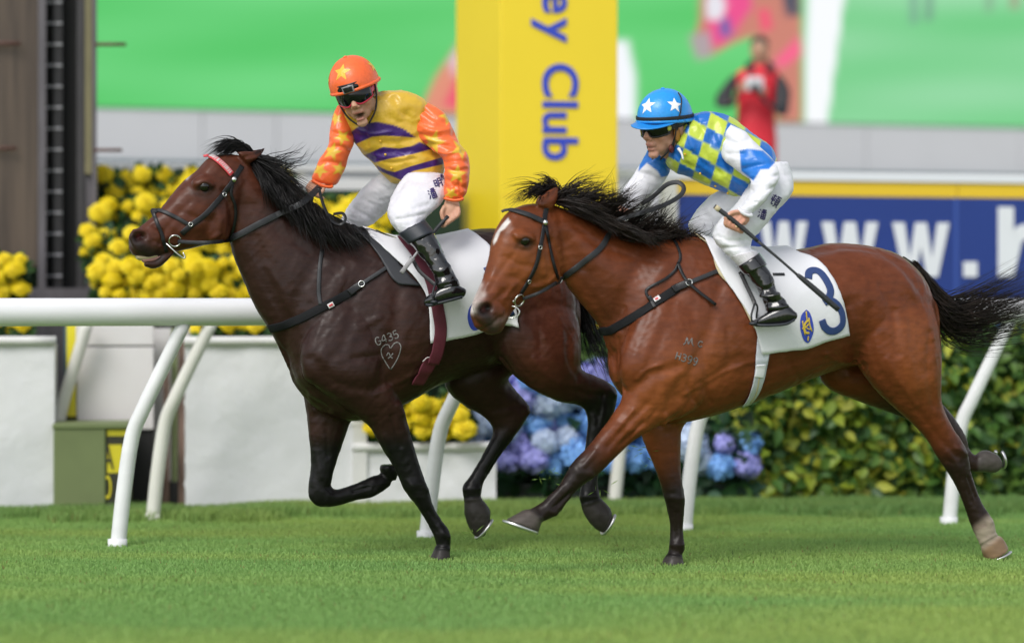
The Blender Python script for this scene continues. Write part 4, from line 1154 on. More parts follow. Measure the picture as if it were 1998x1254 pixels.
skA.carve([
    ([(640, 470), (590, 560), (565, 640), (560, 700)], 16, -.010),
    ([(690, 520), (640, 590), (602, 660), (600, 730)], 18, .010),
    ([(775, 570), (770, 650), (745, 730), (735, 770)], 14, -.009),
    ([(480, 400), (500, 480), (540, 580), (560, 620)], 15, -.010),
    ([(610, 700), (650, 745), (720, 760), (770, 740)], 12, -.010),
    ([(600, 735), (620, 770)], 12, .008),
    ([(690, 560), (680, 640), (650, 700)], 13, -.005),
    ([(980, 715), (965, 670), (955, 600)], 18, -.014),
    ([(1000, 600), (990, 660), (1012, 715), (1050, 745)], 13, -.007),
    ([(1110, 650), (1110, 700), (1130, 740)], 8, -.006),
    ([(1100, 750), (1140, 768), (1175, 770)], 6, -.006),
    ([(750, 850), (770, 890), (790, 935)], 7, .005),
    ([(332, 432), (352, 452), (388, 440), (412, 414)], 8, .005),
    ([(372, 392), (345, 420), (318, 452)], 6, -.004),
    ([(436, 372), (452, 410), (450, 455)], 7, -.009),
    ([(384, 358), (398, 352), (414, 361)], 5, .006),
    ([(384, 378), (400, 381), (414, 375)], 4, -.004),
    ([(268, 464), (278, 460)], 9, -.030),
    ([(330, 470), (312, 490)], 7, -.004),
    ([(480, 306), (500, 300), (512, 294)], 5, -.008),
    ([(725, 690), (715, 720)], 34, .010), ([(612, 700), (604, 725)], 24, .008), ([(556, 640), (552, 700), (570, 750)], 9, -.008),
    ([(735, 770), (780, 745), (830, 720)], 4.5, .004), ([(1028, 560), (1050, 620), (1056, 690)], 9, -.006), ([(960, 540), (990, 580), (1020, 640)], 20, .007),
    ([(500, 400), (540, 450), (600, 490)], 10, -.005), ([(520, 520), (550, 570), (575, 630)], 10, .006),
    ([(800, 940), (814, 970)], 5, .005), ([(826, 1000), (850, 1036)], 4, -.004), ([(616, 880), (628, 930)], 6, .004), ([(1176, 770), (1166, 830)], 5, -.005), ([(1155, 880), (1150, 940)], 4, -.004),
    ([(388, 360), (400, 355), (412, 362)], 3.2, .005), ([(386, 377), (400, 380), (412, 375)], 3, .004), ([(262, 450), (284, 454), (290, 468)], 4, .006),
    ([(300, 470), (330, 480), (352, 484)], 3.5, -.004), ([(350, 410), (380, 425), (410, 430)], 6, -.004), ([(1005, 790), (960, 800)], 6, -.004),
])

def xz(s): return s.S[:, 0], s.S[:, 1]
def grad(s, p, q, c, amt=1.0, mask=None):
    """blend towards colour c from picture point p (none) to q (full): black points of a bay coat"""
    p, q = np.array(p, float), np.array(q, float); d = q - p
    t = ((s.S - p) @ d) / (d @ d)
    a_ = amt * sstep(0, 1, t)
    if mask is not None: a_ = a_ * mask
    s.col = s.col * (1 - a_[:, None]) + np.array(c) * a_[:, None]

# ---- coat of the near horse
bay, bay_highlight, blk = (.130, .033, .0105), (.25, .074, .021), (.009, .007, .006)  # the second colour paints golden highlights into the coat
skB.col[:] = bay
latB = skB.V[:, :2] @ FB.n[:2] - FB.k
skB.stroke([(1270, 800), (1330, 740), (1400, 700)], 60, bay_highlight, .7)
skB.stroke([(1000, 500), (1060, 530)], 50, bay_highlight, .7)
skB.stroke([(1780, 650), (1800, 740)], 45, bay_highlight, .6)
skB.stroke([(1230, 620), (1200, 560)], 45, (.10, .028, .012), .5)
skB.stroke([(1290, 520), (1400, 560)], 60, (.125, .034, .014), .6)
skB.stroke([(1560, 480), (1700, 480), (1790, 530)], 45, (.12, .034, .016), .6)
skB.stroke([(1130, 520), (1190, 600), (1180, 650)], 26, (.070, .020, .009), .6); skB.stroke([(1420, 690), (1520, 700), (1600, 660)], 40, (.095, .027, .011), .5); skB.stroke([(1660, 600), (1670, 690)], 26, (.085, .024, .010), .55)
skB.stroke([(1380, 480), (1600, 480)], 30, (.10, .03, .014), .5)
left, right = latB > 0, latB < 0
nf = (skB.S[:, 0] < 1260) & (skB.S[:, 1] > 780) & left
grad(skB, (1215, 835), (1130, 925), blk, .96, nf * 1.0)
ff = (skB.S[:, 0] > 1235) & (skB.S[:, 0] < 1350) & (skB.S[:, 1] > 850) & right
grad(skB, (1290, 885), (1310, 965), blk, .96, ff * 1.0)
nh = (skB.S[:, 0] > 1760) & (skB.S[:, 1] > 790) & left
grad(skB, (1826, 830), (1868, 912), blk, .94, nh * 1.0)
fh = (skB.S[:, 1] > 730) & right & (skB.S[:, 0] > 1560)
grad(skB, (1700, 720), (1770, 800), (.02, .012, .010), .95, fh * 1.0)
sock = (skB.S[:, 0] > 1860) & (skB.S[:, 1] > 990) & left
grad(skB, (1906, 1012), (1922, 1030), (.40, .33, .26), .85, sock * 1.0)
grad(skB, (1926, 1054), (1936, 1068), (.20, .12, .065), .9, sock * 1.0)
skB.stroke([(1905, 1030), (1922, 1024)], 6, (.16, .11, .09), .6)
# hooves
skB.paint([(1032, 988), (1060, 1012), (1060, 1046), (980, 1046), (976, 1008)], (.075, .062, .055), 3)
skB.paint([(1290, 1084), (1340, 1084), (1340, 1115), (1285, 1115)], (.05, .042, .038), 3, both=True)
skB.paint([(1910, 870), (1960, 870), (1960, 930), (1908, 930)], (.075, .065, .058), 4, both=True)
skB.stroke([(1030, 990), (1046, 1000), (1058, 1014)], 4, (.02, .016, .014), .8)
skB.stroke([(1300, 1082), (1332, 1084)], 4, (.006, .005, .005), .8, both=True)
# face
hdB = skB.S[:, 0] < 1120
skB.stroke([(940, 610), (955, 625), (962, 640)], 20, (.028, .022, .020), .95)
skB.stroke([(944, 606), (952, 600)], 11, (.008, .006, .006), 1.0)
skB.stroke([(942, 602)], 5, (.12, .03, .025), .6)
skB.stroke([(968, 632), (985, 622)], 9, (.13, .09, .07), .7)
skB.paint([(978, 440), (991, 425), (996, 433), (985, 446), (976, 452), (969, 470), (963, 478), (962, 470), (968, 455)], (.62, .57, .54), 1.6)
skB.stroke([(934, 555), (925, 575), (919, 592), (921, 605)], 7.5, (.60, .54, .52), .95)
skB.stroke([(940, 575), (930, 590)], 8, (.5, .43, .40), .6)
skB.stroke([(1014, 474), (1026, 467), (1036, 474), (1026, 480)], 6, (.02, .013, .010), .85)
skB.stroke([(1008, 482), (1030, 486)], 7, (.06, .028, .016), .5)
skB.stroke([(1058, 398), (1075, 382), (1086, 366)], 4, (.05, .02, .012), .6)
# ---- coat of the far horse
dbay, dbr, dred = (.026, .0108, .0082), (.082, .024, .012), (.098, .028, .0150)
skA.col[:] = dbay
latA = skA.V[:, :2] @ FA.n[:2] - FA.k
skA.paint([(230, 520), (230, 440), (400, 290), (520, 280), (510, 400), (450, 480), (340, 530)], dbr, 28, both=True)
skA.stroke([(470, 400), (520, 470)], 40, (.045, .017, .011), .8)
skA.stroke([(600, 460), (680, 500), (720, 540)], 45, (.040, .019, .016), .6)
skA.stroke([(780, 600), (800, 700), (760, 760)], 40, (.040, .014, .009), .7)
skA.stroke([(1080, 560), (1090, 640), (1070, 700)], 60, dred, .85)
skA.stroke([(1122, 650), (1120, 710)], 14, (.13, .036, .016), .7)
skA.stroke([(620, 820), (640, 870)], 30, (.036, .014, .010), .5)
skA.paint([(560, 860), (1010, 840), (1010, 1120), (560, 1120)], (.0055, .005, .005), 26, both=True)
skA.paint([(1120, 790), (1220, 745), (1220, 1060), (1110, 1060)], (.0055, .005, .005), 16, both=True)
skA.paint([(900, 975), (965, 965), (965, 1060), (900, 1060)], (.03, .026, .024), 3, both=True)
skA.paint([(1136, 985), (1200, 970), (1205, 1050), (1136, 1050)], (.03, .026, .024), 3, both=True)
skA.stroke([(848, 1066), (880, 1070)], 4, (.004, .004, .004), .8, both=True); skA.paint([(834, 1072), (884, 1074), (884, 1100), (830, 1100)], (.030, .026, .024), 3, both=True)
skA.stroke([(262, 470), (285, 490), (310, 505)], 22, (.020, .016, .015), .9)
skA.stroke([(270, 462)], 11, (.012, .007, .007), .95)
skA.stroke([(270, 460)], 5, (.17, .03, .03), .7)
skA.stroke([(380, 326), (371, 338), (364, 348)], 3.2, (.55, .5, .48), .95)
skA.stroke([(388, 368), (400, 361), (412, 367), (400, 374)], 6, (.012, .009, .008), .9)
skA.stroke([(376, 376), (404, 386), (420, 376)], 8, (.03, .017, .013), .6)
skA.stroke([(500, 298), (512, 292)], 6, (.01, .008, .008), .9)

horse_B = empty('racehorse', FB(1480, 1100) * np.array([1, 1, 0]), 'bright bay racehorse with white blaze, number 3 cloth, its foreleg reaching forward', 'horse', 'galloping racehorses')
horse_A = empty('racehorse', FA(800, 1100) * np.array([1, 1, 0]), 'dark bay racehorse with red browband galloping ahead on the rail side', 'horse', 'galloping racehorses')
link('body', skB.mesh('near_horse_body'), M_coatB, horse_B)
link('body', skA.mesh('far_horse_body'), M_coatA, horse_A)
bvB, bvA = skB.bvh(), skA.bvh()

def eye(bvh, px, py, r, parent):
    p, n = cast(bvh, px, py)
    view = p - np.array([0, 0, CAMH]); view /= np.linalg.norm(view)
    c = p - n * r * .64
    return obj('eye', ball(c, r, 20, 14), M_eye, parent)
eye(bvB, 1025, 472, .029, horse_B)
eye(bvA, 399, 366, .029, horse_A)

obj('teeth', [chain(FAh, [(266, 497, 270, 507, .016), (278, 497, 282, 508, .020), (292, 496, 295, 506, .022), (304, 494, 307, 503, .020)], 3, 12)], M_teeth, horse_A)
obj('gum', [chain(FAh, [(276, 503, 282, 513, .016), (294, 500, 298, 512, .020), (310, 495, 316, 506, .020)], 3, 12)], M_gum, horse_A)

# ------------------------------------------------------------------ mane, forelock and tail
def hair_mesh(fr, guides, n, rad=.0045, jit=.012, m=9, seed=1, root_spread=.012, curl=.01, rng_a=None):
    rg = np.random.default_rng(seed)
    G = []
    for g in guides:
        P = np.array([fr(x, y, v) for x, y, v in g])
        Q = catmull(P, 8); t = np.linspace(0, len(Q) - 1, m); i = np.floor(t).astype(int).clip(0, len(Q) - 2); f_ = (t - i)[:, None]
        G.append(Q[i] * (1 - f_) + Q[i + 1] * f_)
    G = np.array(G)
    a_ = rg.random(n) * (len(G) - 1); i = np.floor(a_).astype(int).clip(0, len(G) - 2); f_ = (a_ - i)[:, None, None]
    P = G[i] * (1 - f_) + G[i + 1] * f_                        # n,m,3
    u = np.linspace(0, 1, m)[None, :, None]
    nl = max(6, n // 11); lock = np.floor(a_ / (len(G) - 1 + 1e-6) * nl).astype(int).clip(0, nl - 1)          # strands gather in uneven locks
    lock = (lock + rg.integers(-1, 2, n)).clip(0, nl - 1)
    tip = rg.normal(0, jit, (nl, 1, 3))[lock] * 1.25 + rg.normal(0, jit * .35, (n, 1, 3)); mid = rg.normal(0, curl, (nl, 1, 3))[lock] * 1.3 + rg.normal(0, curl * .3, (n, 1, 3))
    lenl = rg.uniform(.7, 1.15, (nl, 1, 1))[lock]
    P = P + rg.normal(0, root_spread, (n, 1, 3)) * np.array([1, 1, .6]) + tip * u ** 1.5 * 2.2 + mid * np.sin(u * math.pi)
    wv = rg.random((n, 1, 1)) * 6.28
    P = P + np.sin(u * 7 + wv) * rg.normal(0, curl * .5, (n, 1, 3)) * u
    L = rg.uniform(.72, 1.05, (n, 1, 1)) * lenl                        # uneven lengths
    P = P[:, :1] + (P - P[:, :1]) * L
    T = np.gradient(P, axis=1); T /= np.linalg.norm(T, axis=2, keepdims=True) + 1e-9
    up = rg.normal(0, 1, (n, 1, 3)); U = np.cross(T, up); U /= np.linalg.norm(U, axis=2, keepdims=True) + 1e-9
    W = np.cross(T, U)
    r = rad * rg.uniform(.5, 1.3, (n, 1, 1)) * (1 - u ** 1.6 * .93)
    V = np.stack([P + r * (math.cos(q) * U + .45 * math.sin(q) * W) for q in (0, 2.094, 4.189)], 2)    # n,m,3,3
    V = V.reshape(-1, 3)
    base = (np.arange(n)[:, None, None] * m + np.arange(m - 1)[None, :, None]) * 3
    j = np.arange(3)[None, None, :]; k = (j + 1) % 3
    Q = np.stack([base + j, base + k, base + 3 + k, base + 3 + j], -1).reshape(-1, 4)
    return V, Q

def hair(name, fr, sets, mt, parent):
    Vs, Qs, o = [], [], 0
    for i, st in enumerate(sets):
        V, Q = hair_mesh(fr, **st, seed=11 + i * 7 + len(name))
        Vs.append(V); Qs.append(Q + o); o += len(V)
    return link(name, fast_mesh(name, np.vstack(Vs), np.vstack(Qs), smooth=True), mt, parent)

mB = [
    [(1080, 392, .0), (1098, 374, .03), (1130, 362, .05), (1175, 362, .06)],
    [(1110, 405, .0), (1135, 384, .04), (1175, 372, .07), (1205, 368, .08)],
    [(1140, 418, .0), (1165, 396, .05), (1195, 388, .08), (1222, 372, .08)],
    [(1170, 436, .0), (1195, 412, .06), (1215, 400, .09), (1232, 390, .09)],
    [(1200, 454, .0), (1222, 430, .06), (1250, 418, .10), (1285, 402, .10)],
    [(1232, 464, .0), (1255, 440, .06), (1280, 424, .10), (1310, 398, .10)],
    [(1262, 470, .0), (1280, 448, .05), (1296, 432, .09), (1306, 416, .09)],
    [(1300, 466, .0), (1315, 455, .04), (1328, 452, .06), (1342, 450, .06)],
    [(1340, 464, .0), (1350, 458, .02), (1358, 456, .03), (1364, 457, .03)]]
mB_fall = [     # locks that lie on the near side of the crest
    [(1085, 392, .02), (1110, 396, .09), (1150, 408, .12), (1180, 420, .13)],
    [(1120, 410, .02), (1150, 412, .10), (1190, 430, .14), (1205, 440, .15)],
    [(1165, 434, .02), (1195, 436, .12), (1230, 448, .16), (1240, 452, .17)],
    [(1205, 456, .02), (1230, 450, .13), (1265, 458, .17), (1280, 462, .18)],
    [(1260, 470, .02), (1280, 466, .13), (1300, 468, .17), (1320, 466, .18)]]
hair('mane', FB, [dict(guides=mB, n=1500, rad=.0030, jit=.017, root_spread=.012, curl=.012), dict(guides=mB_fall, n=750, rad=.0033, jit=.010, root_spread=.01, curl=.008)], M_hairB, horse_B)
fB = [[(1082, 388, .0), (1062, 366, .0), (1035, 368, .02), (1004, 396, .03)], [(1072, 390, .02), (1055, 374, .04), (1036, 384, .06), (1014, 398, .07)], [(1088, 388, -.02), (1078, 362, -.02), (1062, 352, -.02), (1040, 360, -.02)], [(1086, 388, .0), (1080, 360, .0), (1076, 350, .0), (1070, 346, .0)]]
hair('forelock', FBh, [dict(guides=fB, n=240, rad=.0038, jit=.009, root_spread=.012, curl=.006)], M_hairB, horse_B)
tB = [
    [(1778, 512, .0), (1822, 560, .0), (1866, 612, .0), (1940, 585, .0), (2060, 520, .02)],
    [(1780, 516, .0), (1825, 580, .0), (1874, 628, .0), (1950, 606, .0), (2080, 560, .02)],
    [(1784, 522, .0), (1828, 600, .0), (1880, 642, .0), (1960, 626, .02), (2080, 596, .04)],
    [(1786, 526, .02), (1828, 612, .02), (1872, 656, .02), (1940, 650, .02), (2060, 630, .02)],
    [(1786, 526, .02), (1828, 622, .02), (1860, 666, .02), (1910, 676, .02), (2000, 668, .02)]]
hair('tail', FB, [dict(guides=tB, n=620, rad=.0036, jit=.022, root_spread=.012, curl=.018, m=14)], M_hairB, horse_B)
obj('tail_dock', [chain(FB, [(1764, 500, 1768, 530, .03), (1792, 520, 1784, 548, .026), (1816, 552, 1802, 566, .018)], 4, 12)], M_hairB, horse_B)

mA = [
    [(484, 306, .0), (510, 308, .06), (545, 322, .11), (580, 330, .13)],
    [(505, 322, .0), (535, 328, .08), (570, 345, .13), (594, 362, .14)],
    [(528, 340, .0), (555, 352, .09), (580, 376, .15), (600, 398, .16)],
    [(552, 360, .0), (572, 380, .10), (585, 412, .17), (602, 436, .18)],
    [(578, 380, .0), (598, 400, .11), (610, 432, .18), (632, 462, .19)],
    [(606, 400, .0), (628, 420, .11), (640, 452, .19), (662, 484, .20)],
    [(636, 420, .0), (658, 436, .10), (672, 462, .19), (690, 490, .20)],
    [(664, 438, .0), (680, 446, .07), (692, 464, .15), (706, 480, .16)],
    [(692, 448, .0), (704, 450, .04), (712, 458, .09), (720, 466, .10)]]
mA_low = [[(490, 312, .02), (510, 345, .10), (524, 372, .12), (536, 392, .13)], [(530, 345, .02), (545, 380, .13), (556, 408, .15), (566, 428, .16)], [(575, 380, .02), (582, 410, .16), (596, 440, .18), (612, 462, .19)], [(625, 414, .02), (634, 440, .17), (650, 470, .20), (668, 492, .21)]]
mA_up = [[(490, 310, .0), (515, 304, .02), (532, 296, .03), (540, 282, .03)], [(520, 332, .0), (545, 318, .04), (566, 318, .06), (580, 306, .06)], [(545, 350, .0), (570, 336, .05), (586, 336, .06), (592, 318, .06)]]
hair('mane', FA, [dict(guides=mA, n=1500, rad=.0033, jit=.012, root_spread=.011, curl=.008), dict(guides=mA_low, n=850, rad=.0034, jit=.008, root_spread=.01, curl=.006), dict(guides=mA_up, n=46, rad=.0026, jit=.016, root_spread=.012, curl=.018)], M_hair, horse_A)
fA = [[(484, 302, .0), (462, 278, .0), (438, 280, .0), (408, 304, .02)], [(480, 302, .02), (460, 282, .03), (440, 288, .03), (418, 304, .04)], [(488, 300, -.03), (470, 276, -.03), (446, 278, -.03), (424, 292, -.02)]]
hair('forelock', FAh, [dict(guides=fA, n=240, rad=.004, jit=.005, root_spread=.010, curl=.004)], M_hair, horse_A)
tA = [[(1088, 500, .0), (1130, 560, .0), (1150, 620, .0), (1168, 690, .0), (1186, 740, .02)], [(1090, 505, .0), (1126, 570, .0), (1140, 630, .0), (1150, 680, .0), (1172, 725, .02)], [(1092, 510, .0), (1136, 560, .0), (1162, 620, .0), (1185, 690, .0), (1210, 740, .02)]]
hair('tail', FA, [dict(guides=tA, n=260, rad=.0045, jit=.016, root_spread=.012, curl=.014, m=14)], M_hair, horse_A)
obj('tail_dock', [chain(FA, [(1072, 485, 1076, 515, .03), (1100, 505, 1092, 532, .026), (1122, 536, 1108, 550, .018)], 4, 12)], M_hair, horse_A)

# horseshoes seen from below or behind
def shoe(fr, toe, heel, w, v, parent, th=.005):
    A, B = fr(*toe, v), fr(*heel, v)
    C_, E = (A + B) / 2, (A - B) / 2
    up = np.cross(E / np.linalg.norm(E), fr.n)
    P = []
    for q in np.linspace(-2.45, 2.45, 25):
        P.append(C_ + math.cos(q) * E * .97 + math.sin(q) * fr.n * w * .95)
    P = np.array(P); N = np.tile(up, (len(P), 1))
    return obj('horseshoe', [ribbon(P, N, .018, .012)], M_shoe, parent)
shoe(FB, (984, 1016), (1050, 1041), .063, .13, horse_B)
shoe(FB, (1924, 1096), (1970, 1072), .056, .14, horse_B)
shoe(FB, (1956, 912), (1948, 876), .046, -.13, horse_B)
shoe(FA, (1176, 1041), (1198, 998), .048, .14, horse_A)
shoe(FA, (930, 1049), (960, 1008), .048, -.14, horse_A)

# ------------------------------------------------------------------ freeze brands (hair grown back white on the hide)
GLY = {
    'G': [[(.95, .85), (.6, 1), (.2, .85), (.05, .45), (.25, .05), (.65, 0), (.95, .2), (.95, .42), (.6, .42)]],
    '4': [[(.75, 0), (.75, 1), (.05, .35), (1, .35)]],
    '3': [[(.1, .9), (.5, 1), (.9, .8), (.75, .58), (.45, .53), (.85, .42), (.95, .2), (.5, 0), (.05, .12)]],
    '5': [[(.9, 1), (.25, 1), (.15, .55), (.6, .62), (.92, .35), (.6, .02), (.08, .1)]],
    '9': [[(.9, .65), (.55, .42), (.15, .6), (.2, .92), (.6, 1), (.9, .8), (.88, .4), (.6, 0), (.3, .02)]],
    'H': [[(.08, 0), (.08, 1)], [(.92, 0), (.92, 1)], [(.08, .5), (.92, .5)]],
    'M': [[(.0, .05), (.18, .3), (.3, 1), (.42, .55), (.5, .2), (.66, .6), (.8, 1), (.86, .4), (1.05, .0)]],
    'C': [[(.95, .82), (.6, 1), (.15, .75), (.1, .25), (.5, 0), (.95, .18)]],
}
def brand(bvh, strokes, name, parent, w=.0052):
    parts = []
    for st in strokes:
        P, N = cast_line(bvh, st, .0012, 5)
        if P is not None: parts.append(ribbon(P, N, w, .0016))
    return obj(name, parts, M_brand, parent)
def text_px(s, x, y, w, h, adv, slope):
    out = []
    for i, ch in enumerate(s):
        ox, oy = x + adv * i * math.cos(slope), y + adv * i * math.sin(slope)
        for g in GLY[ch]:
            out.append([(ox + u * w * math.cos(slope) + v * h * math.sin(slope), oy + u * w * math.sin(slope) - v * h * math.cos(slope)) for u, v in g])
    return out
brand(bvA, text_px('G435', 735, 674, 10, 15, 12.4, -.34), 'brand_number', horse_A)
heart = [(761, 720), (752, 706), (745, 693), (744, 681), (751, 673), (758, 673), (762, 679), (769, 670), (777, 668), (782, 676), (779, 691), (772, 706), (762, 721)]
brand(bvA, [heart, [(754, 694), (758, 688), (762, 694), (767, 689)], [(757, 699), (762, 696), (766, 699)]], 'brand_heart', horse_A)
brand(bvB, text_px('M', 1333, 673, 19, 15, 20, .12) + text_px('C', 1361, 676, 9, 11, 10, .12), 'brand_letters', horse_B)
brand(bvB, text_px('H399', 1317, 700, 9, 14, 11.5, .30), 'brand_number', horse_B)

# ------------------------------------------------------------------ tack
def strap(bvh, pts, w, name, parent, mt=None, th=.004, lift=.003, k=6):
    P, N = cast_line(bvh, pts, lift, k)
    return obj(name, [ribbon(P, N, w, th)], mt or M_leather, parent)
def torus_at(c, r, rt, n, seg=24):
    n = np.array(n) / np.linalg.norm(n); u = np.cross(n, [0, 0, 1.0]); u /= np.linalg.norm(u); w = np.cross(n, u)
    q = np.linspace(0, 2 * math.pi, seg, endpoint=False)
    P = [c + r * (math.cos(a) * u + math.sin(a) * w) for a in q]
    rings = []
    for i, a in enumerate(q):
        e = math.cos(a) * u + math.sin(a) * w
        rings.append([P[i] + rt * (math.cos(b) * e + math.sin(b) * n) for b in np.linspace(0, 2 * math.pi, 8, endpoint=False)])
    rings.append(rings[0])
    V, F = rings_mesh(np.array(rings), cap=False)
    return V, F
def air(pts, k=6):
    """free-hanging line: (px, py, distance)"""
    P = np.array([at(x, y, d) for x, y, d in pts])
    return catmull(P, k) if len(P) > 2 else P
def air_strap(pts, w, name, parent, mt=None, nrm=(0, -1, 0), th=.004):
    P = air(pts); N = np.tile(np.array(nrm, float) / np.linalg.norm(nrm), (len(P), 1))
    return obj(name, [ribbon(P, N, w, th)], mt or M_leather, parent)

def zof(fr, px, py, v=0): return fr(px, py, v)[1]

# --- near horse bridle
brB = empty('bridle', FBh(1040, 500), 'black leather bridle and reins with plain browband on the blazed bay horse', 'bridle', 'bridles')
strap(bvB, [(980, 415), (988, 412), (1002, 412), (1030, 420), (1058, 432)], .024, 'browband', brB, M_leather_dry, .007, .006)
strap(bvB, [(1066, 406), (1063, 420), (1061, 436)], .022, 'headpiece', brB)
strap(bvB, [(1061, 438), (1054, 478), (1045, 517), (1029, 550), (1016, 572)], .019, 'cheekpiece', brB, th=.006, lift=.005)
strap(bvB, [(1064, 440), (1071, 478), (1079, 514), (1088, 544)], .016, 'throatlash', brB, th=.006, lift=.005)
p, n = cast(bvB, 1062, 435, near=True); obj('rosette', ball(p + n * .008, .014, 14, 10), M_steel, brB)
p, n = cast(bvB, 1010, 584, near=True); bitc = p + n * .012
obj('bit_ring', [torus_at(bitc, .027, .0035, n)], M_steel, brB)
dB = bitc[1]
obj('bit_mouthpiece', [tube_pts(air([(978, 592, dB + .01), (992, 590, dB), (1005, 587, dB - .004)], 4), .006, 8)], M_steel, brB)
obj('bit_loop', [tube_pts(air([(979, 596, dB + .01), (1000, 597, dB), (1012, 604, dB - .006), (1012, 614, dB - .006), (1000, 620, dB), (986, 618, dB + .006)], 5), .0032, 8)], M_steel, brB)
for y0 in (483, 548): 
    p, n = cast(bvB, 1053 if y0 < 500 else 1031, y0, near=True); obj('buckle', [torus_at(p + n * .009, .008, .0022, n, 14)], M_steel, brB)
P1, N1 = cast_line(bvB, [(1092, 546), (1110, 533), (1141, 509), (1171, 484), (1189, 456)], .006)
P0 = air([(1020, 583, dB), (1050, 572, dB - .03), (1075, 558, (dB + P1[0][1]) / 2 - .03)], 4)
PP = np.vstack([P0, P1, air([(1196, 440, P1[-1][1] - .04), (1210, 428, P1[-1][1] - .05), (1256, 414, P1[-1][1] - .03), (1298, 399, P1[-1][1] + .02), (1327, 382, P1[-1][1] + .06), (1334, 366, P1[-1][1] + .08), (1322, 356, P1[-1][1] + .10), (1300, 361, P1[-1][1] + .12), (1274, 384, P1[-1][1] + .14), (1252, 398, P1[-1][1] + .16)], 5)])
NN = np.vstack([np.tile([0, -1, 0], (len(P0), 1)), N1, np.tile([.2, -1, .25], (len(PP) - len(P0) - len(N1), 1))])
NN = NN / np.linalg.norm(NN, axis=1)[:, None]
wd = np.concatenate([np.full(len(P0), .014), np.full(len(N1), .026), np.full(len(PP) - len(P0) - len(N1), .021)])
obj('rein', [ribbon(PP, NN, wd, .006)], M_leather_dry, brB)
p = at(1092, 546, P1[0][1] - .004); obj('martingale_ring', [torus_at(p, .013, .0022, (.6, -1, 0), 16)], M_steel, brB)
# --- near horse breast girth
bgB = empty('breast_girth', FB(1230, 620, .15), 'black webbing breast girth with buckled strap and loose neck strap on near horse', 'breast girth', 'breast girths')
strap(bvB, [(1172, 646), (1184, 645), (1198, 641), (1244, 614), (1274, 594), (1322, 562)], .040, 'chest_band', bgB, M_web, .007, .005)
strap(bvB, [(1318, 562), (1350, 550), (1395, 532), (1432, 518)], .020, 'buckle_strap', bgB, M_leather_dry, .005, .010)
strap(bvB, [(1312, 566), (1326, 560), (1340, 554)], .034, 'keeper', bgB, M_leather, .006, .014)
p, n = cast(bvB, 1344, 552, near=True); obj('buckle', [torus_at(p + n * .016, .014, .003, n, 14)], M_steel, bgB)
strap(bvB, [(1272, 456), (1295, 457), (1313, 468), (1325, 490), (1327, 505), (1322, 517), (1316, 529), (1298, 544), (1271, 559), (1261, 568), (1265, 581), (1277, 595)], .013, 'neck_strap', bgB, M_leather, .005, .006)
strap(bvB, [(1321, 516), (1335, 544), (1359, 568), (1395, 596)], .014, 'loose_strap_end', bgB, M_leather, .005, .018)
strap(bvB, [(1266, 578), (1272, 590), (1278, 601)], .016, 'loop', bgB, M_leather_dry, .005, .012)
strap(bvB, [(1277, 588), (1287, 581)], .020, 'maker_tag', bgB, M_white_tag, .002, .0125)
strap(bvB, [(1279, 587), (1285, 583)], .010, 'tag_mark', bgB, M_red_tag, .002, .0145)

# --- far horse bridle
brA = empty('bridle', FAh(400, 420), 'black leather bridle with crossed noseband and beaded red browband on dark horse', 'bridle', 'bridles')
bb = strap(bvA, [(399, 307), (408, 306), (420, 311), (438, 326), (451, 341)], .028, 'browband', brA, M_pink, .008, .007)
P, N = cast_line(bvA, [(401, 307), (408, 306), (420, 311), (438, 326), (449, 339)], .0125, 12)
T = np.gradient(P, axis=0); T /= np.linalg.norm(T, axis=1)[:, None]; Bn = np.cross(T, N)
L = np.concatenate([[0], np.cumsum(np.linalg.norm(np.diff(P, axis=0), axis=1))]); parts = []
for s in np.arange(.006, L[-1], .0095):
    i = int(np.searchsorted(L, s)); i = min(i, len(P) - 1)
    parts.append(ribbon(np.array([P[i] - Bn[i] * .010, P[i], P[i] + Bn[i] * .010]), np.tile(N[i], (3, 1)), .0045, .003))
obj('white_beads', parts, M_white_tag, bb)
strap(bvA, [(472, 324), (463, 338), (454, 352)], .024, 'headpiece', brA)
strap(bvA, [(455, 352), (447, 363), (427, 389), (401, 418), (375, 438), (354, 456)], .025, 'cheekpiece', brA, th=.007, lift=.005)
strap(bvA, [(298, 410), (310, 411), (323, 415), (349, 427), (370, 439)], .017, 'noseband', brA, M_leather_dry, .006, .006)
strap(bvA, [(298, 412), (309, 441), (318, 468), (324, 490)], .017, 'flash_strap', brA, th=.006, lift=.007)
p, n = cast(bvA, 300, 411, near=True); obj('noseband_knot', [ball(p + n * .008, .016, 12, 8, (1.2, .6, .8))], M_leather_dry, brA)
strap(bvA, [(453, 358), (450, 378), (457, 398), (459, 418), (456, 440), (450, 462)], .014, 'throatlash', brA, th=.005, lift=.006)
p, n = cast(bvA, 455, 351, near=True); obj('rosette', ball(p + n * .009, .015, 14, 10), M_steel, brA)
for xy in ((372, 438), (436, 380)):
    p, n = cast(bvA, *xy, near=True); obj('buckle', [torus_at(p + n * .010, .009, .0024, n, 14)], M_steel, brA)
p, n = cast(bvA, 341, 468, near=True); c0 = p + n * .014
obj('bit_ring', [torus_at(c0, .027, .0035, n)], M_steel, brA)
dA = c0[1]
obj('bit_shank', [tube_pts(air([(323, 474, dA + .0), (332, 482, dA - .01), (345, 494, dA - .015), (357, 503, dA - .01), (361, 502, dA - .01), (357, 492, dA - .01)], 4), .0035, 8)], M_steel, brA)
P1, N1 = cast_line(bvA, [(446, 468), (467, 458), (504, 438), (544, 418)], .008)
P0 = air([(347, 471, dA), (378, 473, dA - .03), (410, 473, dA - .04), (434, 471, (dA + P1[0][1]) / 2 - .02)], 4)
dr = P1[-1][1] - .06
